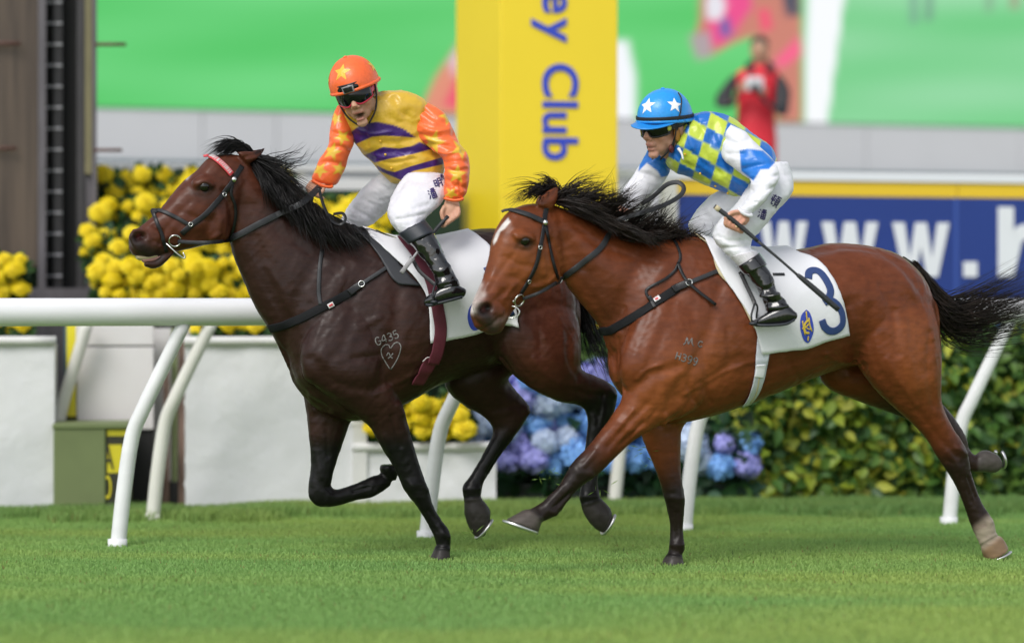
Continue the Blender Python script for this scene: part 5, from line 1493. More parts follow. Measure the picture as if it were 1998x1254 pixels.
PP = np.vstack([P0, P1, air([(565, 408, dr), (588, 397, dr), (608, 380, dr + .05), (624, 364, dr + .12)], 5)])
NN = np.vstack([np.tile([0, -1, 0], (len(P0), 1)), N1, np.tile([.2, -1, .25], (len(PP) - len(P0) - len(N1), 1))])
NN = NN / np.linalg.norm(NN, axis=1)[:, None]
wd = np.concatenate([np.full(len(P0), .017), np.full(len(PP) - len(P0), .030)])
obj('rein', [ribbon(PP, NN, wd, .006)], M_leather_dry, brA)
air_strap([(622, 366, dr + .10), (628, 390, dr + .09), (636, 412, dr + .08), (646, 430, dr + .08), (664, 438, dr + .08), (674, 428, dr + .08), (668, 416, dr + .10), (650, 418, dr + .12)], .014, 'rein_end', brA, M_leather, (.2, -1, .5))
air_strap([(618, 368, dr + .13), (609, 384, dr + .12), (607, 402, dr + .12)], .016, 'rein_buckle_end', brA, M_leather, (.4, -1, .1))
# --- far horse breast girth
bgA = empty('breast_girth', FA(600, 620, .15), 'black webbing breast girth with short neck strap on the dark bay horse', 'breast girth', 'breast girths')
strap(bvA, [(527, 641), (540, 638), (560, 632), (592, 619), (640, 594), (692, 566)], .040, 'chest_band', bgA, M_web, .007, .005)
strap(bvA, [(688, 566), (707, 554), (739, 533), (779, 508)], .019, 'buckle_strap', bgA, M_leather_dry, .005, .010)
strap(bvA, [(680, 572), (693, 563), (704, 556)], .034, 'keeper', bgA, M_leather, .006, .014)
p, n = cast(bvA, 706, 555, near=True); obj('buckle', [torus_at(p + n * .016, .014, .003, n, 14)], M_steel, bgA)
strap(bvA, [(628, 488), (624, 521), (622, 567), (626, 596)], .018, 'neck_strap', bgA, M_leather_dry, .005, .006)
strap(bvA, [(640, 598), (650, 592)], .022, 'maker_tag', bgA, M_white_tag, .002, .0125)
strap(bvA, [(642, 597), (648, 593)], .010, 'tag_mark', bgA, M_red_tag, .002, .0145)

# ------------------------------------------------------------------ saddle cloths
M_cloth = mat('white_cotton_cloth', (.70, .70, .735), .75, bump=(9, .25, .02), sheen=.1, noise=(3, .03))
M_navy = mat('navy_print', (.018, .045, .16), .6)
M_blue = mat('badge_blue', (.03, .06, .42), .55)
M_gold = mat('badge_gold', (.62, .44, .04), .5)
M_beige = mat('beige_pad', (.50, .43, .27), .8, bump=(60, .2, .004))
M_maroon = mat('maroon_webbing', (.095, .008, .022), .65, bump=(220, .2, .003))
M_foam = mat('black_foam_pad', (.022, .024, .030), .55, bump=(150, .1, .003))
M_elastic = mat('grey_elastic', (.52, .54, .60), .6, bump=(300, .35, .003))
M_saddle = mat('saddle_black', (.012, .012, .013), .3, coat=.2, noise=(20, .2))

def coons(top, bot, lef, rig, nu, nv):
    def rs(p, n):
        P = catmull(np.array(p, float), 10) if len(p) > 2 else catmull(np.array(p, float), 20)
        L = np.concatenate([[0], np.cumsum(np.linalg.norm(np.diff(P, axis=0), axis=1))]); t = np.linspace(0, L[-1], n)
        return np.stack([np.interp(t, L, P[:, 0]), np.interp(t, L, P[:, 1])], 1)
    T, B, L_, R_ = rs(top, nu), rs(bot, nu), rs(lef, nv), rs(rig, nv)
    G = np.zeros((nv, nu, 2))
    for j in range(nv):
        v = j / (nv - 1)
        for i in range(nu):
            u = i / (nu - 1)
            G[j, i] = (1 - v) * T[i] + v * B[i] + (1 - u) * L_[j] + u * R_[j] - ((1 - u) * (1 - v) * T[0] + u * (1 - v) * T[-1] + (1 - u) * v * B[0] + u * v * B[-1])
    return G
def drape(bvh, G, lift, wr=.004, seed=3):
    """lay a picture-space grid on a body -> world grid, smoothed, lifted off the hide"""
    nv, nu, _ = G.shape; P = np.full((nv, nu, 3), np.nan); N = np.zeros((nv, nu, 3))
    for j in range(nv):
        for i in range(nu):
            h, n = cast(bvh, *G[j, i])
            if h is not None: P[j, i] = h; N[j, i] = n
    for j in range(nv):
        for i in range(nu):
            if np.isnan(P[j, i, 0]):
                best = None
                for r in range(1, 40):
                    for jj, ii in ((j + r, i), (j, i - r), (j, i + r), (j - r, i)):
                        if 0 <= jj < nv and 0 <= ii < nu and not np.isnan(P[jj, ii, 0]) and np.abs(N[jj, ii]).sum() > 0: best = (jj, ii); break
                    if best: break
                P[j, i] = at(*G[j, i], P[best][1] + .03); N[j, i] = N[best]
    for _ in range(6):
        q = P.copy(); q[1:-1, 1:-1] = (P[1:-1, 1:-1] * 2 + P[:-2, 1:-1] + P[2:, 1:-1] + P[1:-1, :-2] + P[1:-1, 2:]) / 6; P = q
        q = N.copy(); q[1:-1, 1:-1] = (N[1:-1, 1:-1] + N[:-2, 1:-1] + N[2:, 1:-1] + N[1:-1, :-2] + N[1:-1, 2:]) / 5; N = q
    N /= np.linalg.norm(N, axis=2, keepdims=True) + 1e-9
    rg = np.random.default_rng(seed); jj, ii = np.mgrid[0:nv, 0:nu] / max(nv, nu)
    wv = np.zeros((nv, nu))
    for _ in range(7):
        a_ = rg.uniform(0, 3.14); fq = rg.uniform(8, 26); wv += np.sin((ii * math.cos(a_) + jj * math.sin(a_)) * fq + rg.uniform(0, 6)) / 7
    return P + N * (lift + wr * wv)[:, :, None], N
def cloth(name, bvh, fr, G, lift, mt, parent, label=None, cat=None, wr=.004, group=None, mirror=True):
    P, N = drape(bvh, G, lift, wr)
    nv, nu, _ = P.shape
    Q = lambda o: [(o + j * nu + i, o + (j + 1) * nu + i, o + (j + 1) * nu + i + 1, o + j * nu + i + 1) for j in range(nv - 1) for i in range(nu - 1)]
    V = [P.reshape(-1, 3)]; F = Q(0)
    if mirror:
        V.append(fr.mirror(P.reshape(-1, 3))); F += [tuple(reversed(q)) for q in Q(nv * nu)]
        top = (V[0][:nu] + V[1][:nu]) / 2 + np.array([0, 0, .028]); V.append(top)
        o = 2 * nv * nu
        F += [(o + i, i, i + 1, o + i + 1) for i in range(nu - 1)] + [(nv * nu + i, o + i, o + i + 1, nv * nu + i + 1) for i in range(nu - 1)]
    me = mesh_np(name, np.vstack(V), F, True)
    o = link(name, me, mt, parent)
    m = o.modifiers.new('solid', 'SOLIDIFY'); m.thickness = .006; m.offset = 1
    return o, BVHTree.FromPolygons([tuple(v) for v in np.vstack(V)], F)

gB = coons([(1374, 470), (1430, 488), (1500, 500), (1556, 497)], [(1484, 689), (1499, 688), (1543, 681), (1571, 678), (1610, 664), (1653, 653)], [(1374, 470), (1403, 530), (1440, 585), (1468, 632), (1484, 689)], [(1556, 497), (1594, 511), (1619, 539), (1640, 578), (1648, 620), (1653, 653)], 40, 36)
scB = empty('saddle_cloth', FB(1540, 600, .28), 'white saddle cloth with navy number 3 and blue gold badge', 'saddle cloth', 'saddle cloths')
clB, cbB = cloth('cloth', bvB, FB, gB, .014, M_cloth, scB)
gp = coons([(1366, 468), (1376, 474)], [(1470, 640), (1482, 648)], [(1366, 468), (1384, 480), (1399, 532), (1430, 566), (1470, 640)], [(1376, 474), (1396, 490), (1412, 532), (1444, 566), (1482, 648)], 5, 24)
cloth('beige_pad', bvB, FB, gp, .008, M_beige, scB, wr=.001)
def on_cloth(bvh, pts, w, name, mt, parent, lift=.009, closed=False, k=6):
    P, N = cast_line(bvh, pts, lift, k)
    return obj(name, [ribbon(P, N, w, .002)], mt, parent)
three = [(1576, 545), (1578, 533), (1588, 529), (1600, 534), (1612, 550), (1619, 568), (1614, 584), (1606, 591)]
three2 = [(1608, 588), (1622, 588), (1634, 598), (1641, 614), (1641, 632), (1631, 643), (1618, 645), (1607, 637), (1602, 624)]
on_cloth(cbB, three, .035, 'number_upper_bow', M_navy, clB); on_cloth(cbB, three2, .035, 'number_lower_bow', M_navy, clB, lift=.0095)
def patch(bvh, pg, name, mt, parent, lift):
    c = np.mean(pg, axis=0); V, F = [], []
    ring = [np.array(p) for p in catmull(np.array(list(pg) + [pg[0]], float), 4)[:-1]]
    m = len(ring)
    for s in (0.0, .35, .7, 1.0):
        for q in ring:
            h, n = cast(bvh, *(c + (q - c) * s), near=True); V.append(h + n * lift)
    for k_ in range(3):
        for i in range(m):
            j = (i + 1) % m; F.append((k_ * m + i, k_ * m + j, (k_ + 1) * m + j, (k_ + 1) * m + i))
    return obj(name, (np.array(V), F), mt, parent)
bdg = patch(cbB, [(1572, 604), (1580, 613), (1586, 640), (1581, 660), (1574, 668), (1566, 661), (1560, 640), (1562, 616)], 'badge', M_blue, clB, .0085)
for st, w in (([(1571, 608), (1572, 618), (1573, 628)], .006), ([(1578, 625), (1571, 628), (1567, 638), (1570, 648), (1577, 649)], .010), ([(1563, 641), (1570, 638), (1576, 632)], .006), ([(1564, 626), (1566, 640), (1569, 653)], .006), ([(1576, 620), (1578, 634), (1582, 646)], .006), ([(1566, 633), (1574, 641), (1582, 642)], .005), ([(1575, 655), (1574, 664)], .006)):
    on_cloth(cbB, st, w, 'badge_emblem', M_gold, bdg, .0115, k=3)
on_cloth(cbB, [(1507, 537), (1530, 537)], .014, 'name_tape', M_leather_dry, clB, .009, k=2)
# girth of the near horse
gthB = empty('girth', FB(1480, 740, .28), 'pale grey elastic girth under the near bay horse', 'girth', 'girths')
P, N = cast_line(bvB, [(1492, 640), (1487, 690), (1484, 712), (1479, 740), (1469, 768), (1455, 788)], .009)
o = obj('elastic_band', [ribbon(P, N, np.linspace(.066, .046, len(P)), .006)], M_elastic, gthB)
P, N = cast_line(bvB, [(1483, 708), (1481, 722), (1478, 734)], .014); obj('buckle_guard', [ribbon(P, N, .046, .006)], M_cloth, gthB)
P, N = cast_line(bvB, [(1482, 716), (1474, 760), (1462, 782)], .0135); obj('centre_stitching', [ribbon(P, N, .006, .003)], M_beige, gthB)

gA = coons([(714, 458), (780, 476), (860, 478), (930, 462)], [(838, 668), (862, 664), (910, 655), (938, 646), (981, 632), (1014, 640)], [(714, 458), (764, 502), (810, 545), (834, 590), (838, 668)], [(930, 462), (956, 486), (986, 545), (1004, 600), (1014, 640)], 40, 34)
scA = empty('saddle_cloth', FA(900, 560, .28), 'plain white saddle cloth with black front pad on the dark horse', 'saddle cloth', 'saddle cloths')
clA, cbA = cloth('cloth', bvA, FA, gA, .014, M_cloth, scA, wr=.006)
gp = coons([(696, 455), (716, 462)], [(778, 556), (822, 560)], [(696, 455), (722, 480), (745, 512), (762, 542), (778, 556)], [(716, 462), (752, 492), (780, 520), (804, 545), (822, 560)], 8, 22)
cloth('front_pad', bvA, FA, gp, .010, M_foam, scA, wr=.001)
on_cloth(cbA, [(948, 522), (962, 548), (980, 582), (998, 616)], .034, 'number_print', M_navy, clA)
patch(cbA, [(921, 592), (932, 602), (938, 624), (933, 640), (924, 644), (916, 638), (911, 620), (914, 602)], 'badge', M_blue, clA, .0085)
gthA = empty('girth', FA(850, 680, .28), 'maroon webbing surcingle over the white cloth of the dark horse', 'girth', 'girths')
P, N = cast_line(bvA, [(782, 472), (812, 505), (838, 548), (850, 592), (857, 640), (850, 682), (840, 706)], .027)
obj('webbing', [ribbon(P, N, np.linspace(.052, .062, len(P)), .006)], M_maroon, gthA)
P, N = cast_line(bvA, [(840, 700), (828, 722), (812, 748)], .012); obj('girth_end', [ribbon(P, N, .07, .006)], M_maroon, gthA)
P, N = cast_line(bvA, [(822, 702), (834, 694), (850, 700)], .021); obj('stitching', [ribbon(P, N, .004, .002)], M_white_tag, gthA)

# saddles: a thin racing saddle, mostly under the riders
def saddle(fr, x0, x1, yt, label, loc):
    e_ = empty('racing_saddle', loc, label, 'saddle', 'racing saddles')
    xm = (x0 + x1) / 2
    obj('seat', [chain(fr, [(x0, yt - 14, x0 + 6, yt + 16, .05), (x0 + 22, yt - 4, x0 + 24, yt + 18, .09), (xm, yt + 2, xm, yt + 22, .11), (x1 - 20, yt - 2, x1 - 20, yt + 18, .12), (x1, yt - 10, x1 - 4, yt + 12, .09)], 4, 20)], M_saddle, e_)
    return e_
sdB = saddle(FB, 1392, 1452, 484, 'small black racing saddle under the rider in blue and lime', FB(1440, 480))
sdA = saddle(FA, 735, 820, 462, 'small black racing saddle under the rider in orange and yellow', FA(790, 470))

# ================================================================== people
M_skin = mat('skin', attr='Col', rough=.48, spec=.35, noise=(45, .07), bump=(220, .05, .002), sss=.12)
M_satin = mat('satin_silks', attr='Col', rough=.33, spec=.5, bump=(11, .38, .03), sheen=.1, noise=(6, .05))
M_breech = mat('white_breeches', (.66, .65, .70), .5, bump=(22, .5, .014), noise=(60, .05), sheen=.1)
M_nylon = mat('white_breeches_bright', (.70, .70, .74), .5, bump=(22, .5, .014), noise=(60, .04), sheen=.1)
M_patent = mat('patent_boot', (.006, .006, .007), .12, spec=.6, coat=.5, bump=(12, .25, .02))
M_rubber = mat('boot_top_band', (.018, .022, .030), .5, bump=(120, .1, .003))
M_helm = mat('helmet_silk', attr='Col', rough=.32, spec=.5, bump=(45, .25, .006), noise=(90, .08))
M_lens = mat('goggle_lens', (.004, .004, .006), .08, spec=.45)
M_gog_red = mat('goggle_frame_red', (.50, .02, .05), .3)
M_gog_blk = mat('goggle_frame_black', (.012, .012, .013), .35)
M_whip = mat('whip_grip', (.02, .021, .024), .5, bump=(200, .3, .002))
M_whip_pad = mat('whip_pad_grey', (.30, .29, .30), .6, noise=(40, .2))
M_ink = mat('navy_lettering', (.03, .02, .12), .6)
M_cord = mat('black_cord', (.01, .01, .012), .6)
M_hairman = mat('short_dark_hair', (.012, .010, .009), .5, bump=(300, .4, .003))
M_hairred = mat('short_auburn_hair', (.20, .075, .022), .5, bump=(300, .4, .003))
M_white_star = mat('white_star', (.85, .85, .88), .4)
M_yel_star = mat('yellow_star', (.75, .45, .04), .35)
M_ring = mat('gold_ring', (.75, .6, .35), .25, metal=1.0)

K1 = Plane(780, 12.12, 0)
K2 = Plane(1440, 11.79, 0)

def rot(yaw=0, pitch=0, roll=0):
    """head frame: faces -y (the camera); yaw + turns the face to picture left, pitch + looks down, roll + tips the crown to picture left"""
    y, p, r = R(yaw), R(pitch), R(roll)
    Z = np.array([[math.cos(y), math.sin(y), 0], [-math.sin(y), math.cos(y), 0], [0, 0, 1]])      # turn about z
    X = np.array([[1, 0, 0], [0, math.cos(p), -math.sin(p)], [0, math.sin(p), math.cos(p)]])
    Y = np.array([[math.cos(r), 0, -math.sin(r)], [0, 1, 0], [math.sin(r), 0, math.cos(r)]])
    return Y @ Z @ X
class Head:
    def __init__(s, c, M, k=1.0): s.c, s.M, s.k = np.array(c, float), M, k
    def w(s, V): return (np.asarray(V, float) * s.k) @ s.M.T + s.c
    def loc(s, V): return ((np.asarray(V, float) - s.c) @ s.M) / s.k
    def ball(s, c, r, seg=16, rings=12):
        V, F = ball((0, 0, 0), 1.0, seg, rings, r); return s.w(V + np.array(c)), F
    def tube(s, P, rad, seg=8, k=4): 
        V, F = tube_pts(P, rad, seg, k); return s.w(V), F
def head_parts(h, mouth_open=False):
    b = h.ball
    P = [b((0, .012, .035), (.074, .094, .082), 24, 16), b((0, -.030, -.030), (.062, .062, .068)), b((0, -.040, -.070), (.046, .048, .040)), b((0, -.076, -.104 if not mouth_open else -.112), (.024, .020, .019)),
         b((.034, -.062, -.028), (.026, .024, .026)), b((-.034, -.062, -.028), (.026, .024, .026)), b((0, -.082, .022), (.05, .018, .014)),
         h.tube([(0, -.086, .012), (0, -.100, -.010), (0, -.113, -.034)], [.010, .011, .014]), b((.012, -.101, -.037), (.009, .010, .008)), b((-.012, -.101, -.037), (.009, .010, .008)),
         b((0, -.088, -.060), (.026, .014, .014)),
         b((0, -.094, -.064), (.022, .009, .006)), b((0, -.090, -.082 if not mouth_open else -.092), (.020, .010, .007)),
         b((.048, -.010, -.062), (.018, .034, .030)), b((-.048, -.010, -.062), (.018, .034, .030)),
         b((.076, .016, -.012), (.009, .018, .030)), b((-.076, .016, -.012), (.009, .018, .030))]
    return P
def finger(fr, pts, r):
    return tube_pts(np.array([fr(*p) for p in pts]), r, 8, 4)

def person_body(parts, h, skin, lip, voxel=.0048, shadow=None, mouth_open=False, hands=()):
    sk = Skin(parts, voxel, 2)
    sk.col[:] = skin
    L = h.loc(sk.V)
    near = (np.abs(L) < .2).all(1)
    def blot(c, r, col, a_):
        d = np.linalg.norm((L - np.array(c)) / np.array(r), axis=1); w = a_ * np.exp(-d ** 2) * near
        sk.col[:] = sk.col * (1 - w[:, None]) + np.array(col) * w[:, None]
    red = np.array(skin) * np.array([1.0, .72, .66])
    blot((.036, -.07, -.032), (.03, .04, .025), red, .5); blot((-.036, -.07, -.032), (.03, .04, .025), red, .5); blot((0, -.115, -.034), (.016, .02, .014), red, .6)
    blot((0, -.1, -.064), (.024, .03, .008), lip, .9); blot((0, -.1, -.084 if not mouth_open else -.094), (.022, .03, .008), lip, .9)
    if mouth_open:
        cut = np.exp(-((L[:, 0] / .018) ** 2 + ((L[:, 2] + .078) / .0085) ** 2) ** 1.5) * (L[:, 1] < -.05) * near
        sk.V = sk.V + (cut * .022)[:, None] * h.M[:, 1][None, :]
        blot((0, -.09, -.078), (.019, .06, .009), (.012, .004, .004), .97)
    else:
        blot((0, -.098, -.073), (.022, .03, .003), (.10, .03, .025), .8)
    for hx, hy in hands:
        sk.stroke([(hx, hy)], 14, red, .45)
    sk.upd()
    return sk

def loft(name, fr, secs, mt, parent, k=10, seg=64, pw=2.1, wr=.004, seed=1, freq=(3, 9), base=None, dome=.15, folds=None):
    """garment piece: a dense loft with soft wrinkles; returns a Skin-like painter"""
    V, F = chain(fr, secs, k, seg, pw, dome)
    q = np.array([f for f in F if len(f) == 4]); t = np.array([f for f in F if len(f) == 3])
    N = normals(V, q, t)
    ctr = V.mean(0)
    if ((V - ctr) * N).sum() < 0: N = -N; q = q[:, ::-1]; t = t[:, ::-1]
    rg = np.random.default_rng(seed); D = np.zeros(len(V))
    for _ in range(10):
        d = rg.normal(0, 1, 3); d /= np.linalg.norm(d); f_ = rg.uniform(*freq) * 9
        ph = V @ d * f_ + 2.0 * np.sin(V @ rg.normal(0, 1, 3) * f_ * .4)
        D += (1 - np.abs(np.sin(ph))) ** 2 - .35
    V = V + N * (D / 10 * wr * 4)[:, None]
    s = Skin.__new__(Skin); s.V, s.Q, s.T = V, q, t; s.col = np.zeros((len(V), 3)); s.upd()
    if base is not None: s.col[:] = base
    if folds: s.carve(folds)
    s.name, s.mt, s.parent = name, mt, parent
    return s
def done(s):
    me = fast_mesh(s.name, s.V, s.Q, s.T, True, s.col if s.col is not None else None)
    return link(s.name, me, s.mt, s.parent)
def star_px(cx, cy, r, a0=0.0, sx=1.0, inner=.42):
    return [(cx + sx * r * (1 if i % 2 == 0 else inner) * math.sin(a0 + i * math.pi / 5), cy - r * (1 if i % 2 == 0 else inner) * math.cos(a0 + i * math.pi / 5)) for i in range(10)]

def helmet(h, parent, base, seg=40, peak=False, dome=(.104, .122, .112)):
    """shell in head space with a silk cap; returns its surface tree"""
    V, F, n = [], [], 22
    for i in range(n + 1):
        p = math.pi * .5 * 1.06 * i / n
        for j in range(seg):
            q = 2 * math.pi * j / seg
            z = math.cos(p) * dome[2] + .040
            drop = -.012 * (1 + math.sin(q)) * (i / n) ** 3          # a little lower behind
            lump = 1 + .010 * math.sin(3 * q + 1) * math.sin(p * 3)
            V.append((math.sin(p) * math.cos(q) * dome[0] * lump, math.sin(p) * math.sin(q) * dome[1] * lump + .012, z + drop))
    for i in range(n):
        for j in range(seg):
            k = (j + 1) % seg; F.append((i * seg + j, (i + 1) * seg + j, (i + 1) * seg + k, i * seg + k))
    V = h.w(V)
    e_ = obj('helmet', (V, F), None, parent)
    e_.data.materials.append(base)
    m = e_.modifiers.new('solid', 'SOLIDIFY'); m.thickness = .012; m.offset = -1
    rim = [(math.cos(q) * (dome[0] - .002), math.sin(q) * (dome[1] - .002) + .012, .034 - .012 * (1 + math.sin(q))) for q in np.linspace(0, 2 * math.pi, 41)]
    obj('rim_band', h.tube(rim, .0075, 8, 1), base, e_)
    obj('cap_button', h.ball((0, .012, .153), (.008, .008, .004)), base, e_)
    return e_, BVHTree.FromPolygons([tuple(v) for v in V], F)
def helm_star(h, bvh, c, r, mt, parent, a0=0.0):
    """star laid on the helmet around local direction c"""
    V = []
    c = np.array(c, float); c /= np.linalg.norm(c)
    u = np.cross([0, 0, 1.0], c); u /= np.linalg.norm(u); w = np.cross(c, u)
    ring = [np.zeros(2)] + [np.array([math.sin(a0 + i * math.pi / 5), math.cos(a0 + i * math.pi / 5)]) * (r if i % 2 == 0 else r * .42) for i in range(10)]
    o = np.array([0, .012, .04]); pts = []; F = []
    def put(p2):
        d = c * .11 + u * p2[0] + w * p2[1]; d /= np.linalg.norm(d)
        wo, wd = h.w([o + d * .3])[0], (h.w([o])[0] - h.w([o + d * .3])[0]); wd /= np.linalg.norm(wd)
        hit = bvh.ray_cast(Vector(wo), Vector(wd), 1.0)
        return np.array(hit[0]) - wd * .0018 if hit[0] is not None else None
    for s in (0.02, .5, 1.0):
        for i in range(10): pts.append(put(ring[1 + i] * s))
    for k in range(2):
        for i in range(10):
            j = (i + 1) % 10; F.append((k * 10 + i, k * 10 + j, (k + 1) * 10 + j, (k + 1) * 10 + i))
    F.append(tuple(range(10)))
    if any(p is None for p in pts): return None
    return obj('star', (np.array(pts), F), mt, parent, smooth=False)
def goggles(h, parent, frame, z0=.004, w=.066, ht=.026, badge=None):
    """wrap-round goggles: lens band bulging over the eyes with a nose notch, frame bead and strap"""
    V, F, nu, nv = [], [], 33, 9
    def prof(u, v):
        x = u * w; notch = .016 * math.exp(-(u / .22) ** 2)
        zt = z0 + ht * (1 - .18 * u ** 4); zb = z0 - ht * (1 - .35 * abs(u) ** 3) + notch * 1.25
        z = zb + (zt - zb) * v
        y = -.106 + .055 * abs(u) ** 2.2 - .006 * math.sin(v * math.pi)
        return (x, y, z)
    for j in range(nv):
        for i in range(nu): V.append(prof(-1 + 2 * i / (nu - 1), j / (nv - 1)))
    for j in range(nv - 1):
        for i in range(nu - 1): F.append((j * nu + i, j * nu + i + 1, (j + 1) * nu + i + 1, (j + 1) * nu + i))
    g = obj('goggles', (h.w(V), F), M_lens, parent)
    m = g.modifiers.new('solid', 'SOLIDIFY'); m.thickness = .004; m.offset = 0
    loop = [prof(-1 + 2 * i / 24, 0) for i in range(25)] + [prof(1 - 2 * i / 24, 1) for i in range(25)]; loop.append(loop[0])
    obj('goggle_frame', h.tube(loop, .0042, 8, 1), frame, g)
    for s in (-1, 1):
        P = np.array([(s * w, -.052, z0), (s * .080, -.02, z0 + .006), (s * .088, .02, z0 + .012), (s * .08, .06, z0 + .016)])
        N = np.array([(s, -.6, 0), (s, -.3, 0), (s, 0, 0), (s, .4, 0)], float); N /= np.linalg.norm(N, axis=1)[:, None]
        V2, F2 = ribbon(catmull(P, 4), catmull(N, 4), .020, .003); obj('goggle_strap', (h.w(V2), F2), frame, g)
    return g
def chin_strap(h, parent, mt=None):
    for s in (-1, 1):
        obj('chin_strap', h.tube([(s * .088, -.005, .03), (s * .080, -.02, -.03), (s * .060, -.04, -.085), (s * .02, -.06, -.128)], .004, 6, 4), mt or M_cord, parent)

# stroke shapes of the characters sewn on the breeches (unit box, y up)
CJK = {
    'pan': [[(.05, .92), (.18, .80)], [(.0, .62), (.14, .52)], [(.02, .05), (.2, .38)], [(.42, .95), (.9, .99)], [(.32, .72), (1.0, .74)], [(.66, .98), (.66, .45)], [(.64, .70), (.32, .48)], [(.68, .70), (1.0, .48)], [(.46, .90), (.54, .80)], [(.88, .92), (.78, .80)],
            [(.40, .40), (.40, .0)], [(.40, .40), (.94, .40)], [(.94, .40), (.94, .0)], [(.40, .21), (.94, .21)], [(.40, .01), (.94, .01)], [(.67, .40), (.67, .01)]],
    'ming': [[(.05, .85), (.05, .2)], [(.05, .85), (.38, .85)], [(.38, .85), (.38, .2)], [(.05, .53), (.38, .53)], [(.05, .22), (.38, .22)], [(.55, .95), (.55, .3), (.45, .0)], [(.55, .95), (.95, .95)], [(.95, .95), (.95, .02)], [(.95, .02), (.84, .1)], [(.56, .66), (.94, .66)], [(.55, .38), (.94, .38)]],
    'hui': [[(.08, .9), (.2, .7)], [(.4, .9), (.3, .7)], [(.25, .98), (.25, .6)], [(.0, .6), (.5, .6)], [(.16, .6), (.02, .05)], [(.32, .6), (.34, .1), (.5, .12)]],
    'dun': [[(.0, .85), (.46, .88)], [(.23, 1.0), (.23, .12), (.42, .2)], [(.06, .7), (.06, .42)], [(.40, .7), (.40, .42)], [(.06, .44), (.40, .44)], [(.52, .95), (1.0, .97)], [(.74, .95), (.68, .80)], [(.58, .78), (.58, .25)], [(.58, .78), (.95, .78)], [(.95, .78), (.95, .25)], [(.58, .61), (.95, .61)], [(.58, .44), (.95, .44)], [(.58, .27), (.95, .27)], [(.70, .24), (.54, .0)], [(.82, .24), (1.0, .0)]],
}
def sew(bvh, ch, cx, cy, w, h, ang, parent, name='lettering'):
    parts = []; ca, sa = math.cos(ang), math.sin(ang)
    for st in CJK[ch]:
        pts = []
        for u, v in st:
            x, y = (u - .5) * w, -(v - .5) * h; pts.append((cx + x * ca - y * sa, cy + x * sa + y * ca))
        P, N = cast_line(bvh, pts, .003, 2)
        if P is not None: parts.append(ribbon(P, N, .0052, .0016))
    if parts: obj(name, parts, M_ink, parent)
def bvh_of(s): return BVHTree.FromPolygons([tuple(v) for v in s.V], [tuple(int(i) for i in q) for q in s.Q] + [tuple(int(i) for i in t) for t in s.T])

def shrink(secs, f):
    out = []
    for s in secs:
        ax, ay, bx, by, w = s[:5]; cx, cy = (ax + bx) / 2, (ay + by) / 2
        out.append((cx + (ax - cx) * f, cy + (ay - cy) * f, cx + (bx - cx) * f, cy + (by - cy) * f, w * f) + tuple(s[5:]))
    return out

# ------------------------------------------------------------------ rider on the dark horse
gold, purple, orange, ystar = (.66, .41, .035), (.045, .010, .15), (.86, .14, .03), (.70, .43, .03)
r1 = empty('person', K1(800, 470), 'jockey in orange helmet and yellow, purple and orange silks, mouth open', 'person', 'jockeys')
torso1 = [(712, 196, 752, 178, .06, .05), (680, 206, 800, 178, .10, .05), (668, 226, 836, 201, .12, .05), (676, 248, 842, 228, .125, .04), (688, 274, 846, 258, .125, .03), (703, 296, 856, 288, .12, .02), (726, 320, 866, 312, .12, .01), (742, 340, 868, 330, .115, .0), (764, 356, 860, 348, .10, .0)]
armL1 = [(806, 214, 836, 200, .07, .03), (804, 240, 868, 220, .078, .06), (812, 266, 884, 250, .078, .09), (836, 288, 896, 276, .072, .11), (860, 306, 912, 298, .07, .13), (866, 328, 917, 324, .068, .15), (867, 350, 917, 350, .064, .16), (865, 372, 912, 374, .056, .17), (868, 386, 903, 388, .042, .17)]
armR1 = [(658, 206, 680, 214, .05, .03), (648, 230, 688, 244, .062, .05), (643, 258, 690, 270, .062, .07), (640, 280, 689, 286, .058, .08), (628, 304, 680, 308, .058, .08), (615, 328, 672, 334, .054, .08), (607, 346, 660, 358, .046, .08), (611, 353, 647, 364, .034, .08)]
legL1 = [(790, 338, 874, 342, .10, .05), (774, 364, 874, 372, .098, .12), (762, 388, 862, 396, .092, .17), (755, 412, 842, 416, .084, .21), (760, 432, 830, 428, .070, .235), (772, 448, 825, 434, .060, .25), (784, 458, 828, 440, .055, .26)]
legR1 = [(748, 334, 800, 372, .09, -.08), (716, 358, 772, 398, .09, -.12), (690, 388, 748, 420, .085, -.155), (672, 414, 728, 437, .075, -.17), (663, 433, 706, 448, .065, -.18), (668, 452, 704, 462, .055, -.22), (690, 500, 722, 500, .05, -.27)]
boot1 = [(780, 456, 828, 430, .060, .26), (800, 476, 846, 453, .058, .285), (820, 500, 861, 480, .053, .305), (838, 522, 874, 508, .047, .32), (848, 546, 888, 534, .043, .33), (852, 564, 898, 556, .04, .335)]
foot1 = [(906, 562, 902, 580, .026, .335), (884, 552, 880, 586, .037, .335), (862, 558, 860, 591, .037, .335), (842, 571, 840, 596, .032, .335), (831, 580, 831, 595, .02, .335)]
h1 = Head(K1(696, 180, .17), rot(12, 18, 15), 1.13)
nk = h1.w([(0, .02, -.05)])[0]
handL1 = [tube_pts([K1(882, 372, .17), K1(882, 388, .175), K1(882, 400, .18)], [.026, .024, .026], 12, 3), chain(K1, [(868, 392, 896, 394, .022, .18), (864, 404, 898, 406, .026, .185), (864, 416, 896, 418, .024, .19)], 3, 14)]
for i in range(4):
    x, y = 896 - 7 * i, 408 + 5 * i
    handL1.append(finger(K1, [(x - 2, y - 4, .20), (x - 1, y + 9, .215), (x - 9, y + 18, .215), (x - 18, y + 16, .205)], [.0105, .010, .0095, .008]))
handL1.append(finger(K1, [(868, 402, .20), (862, 414, .215), (864, 426, .22), (870, 432, .22)], [.011, .011, .010, .0085]))
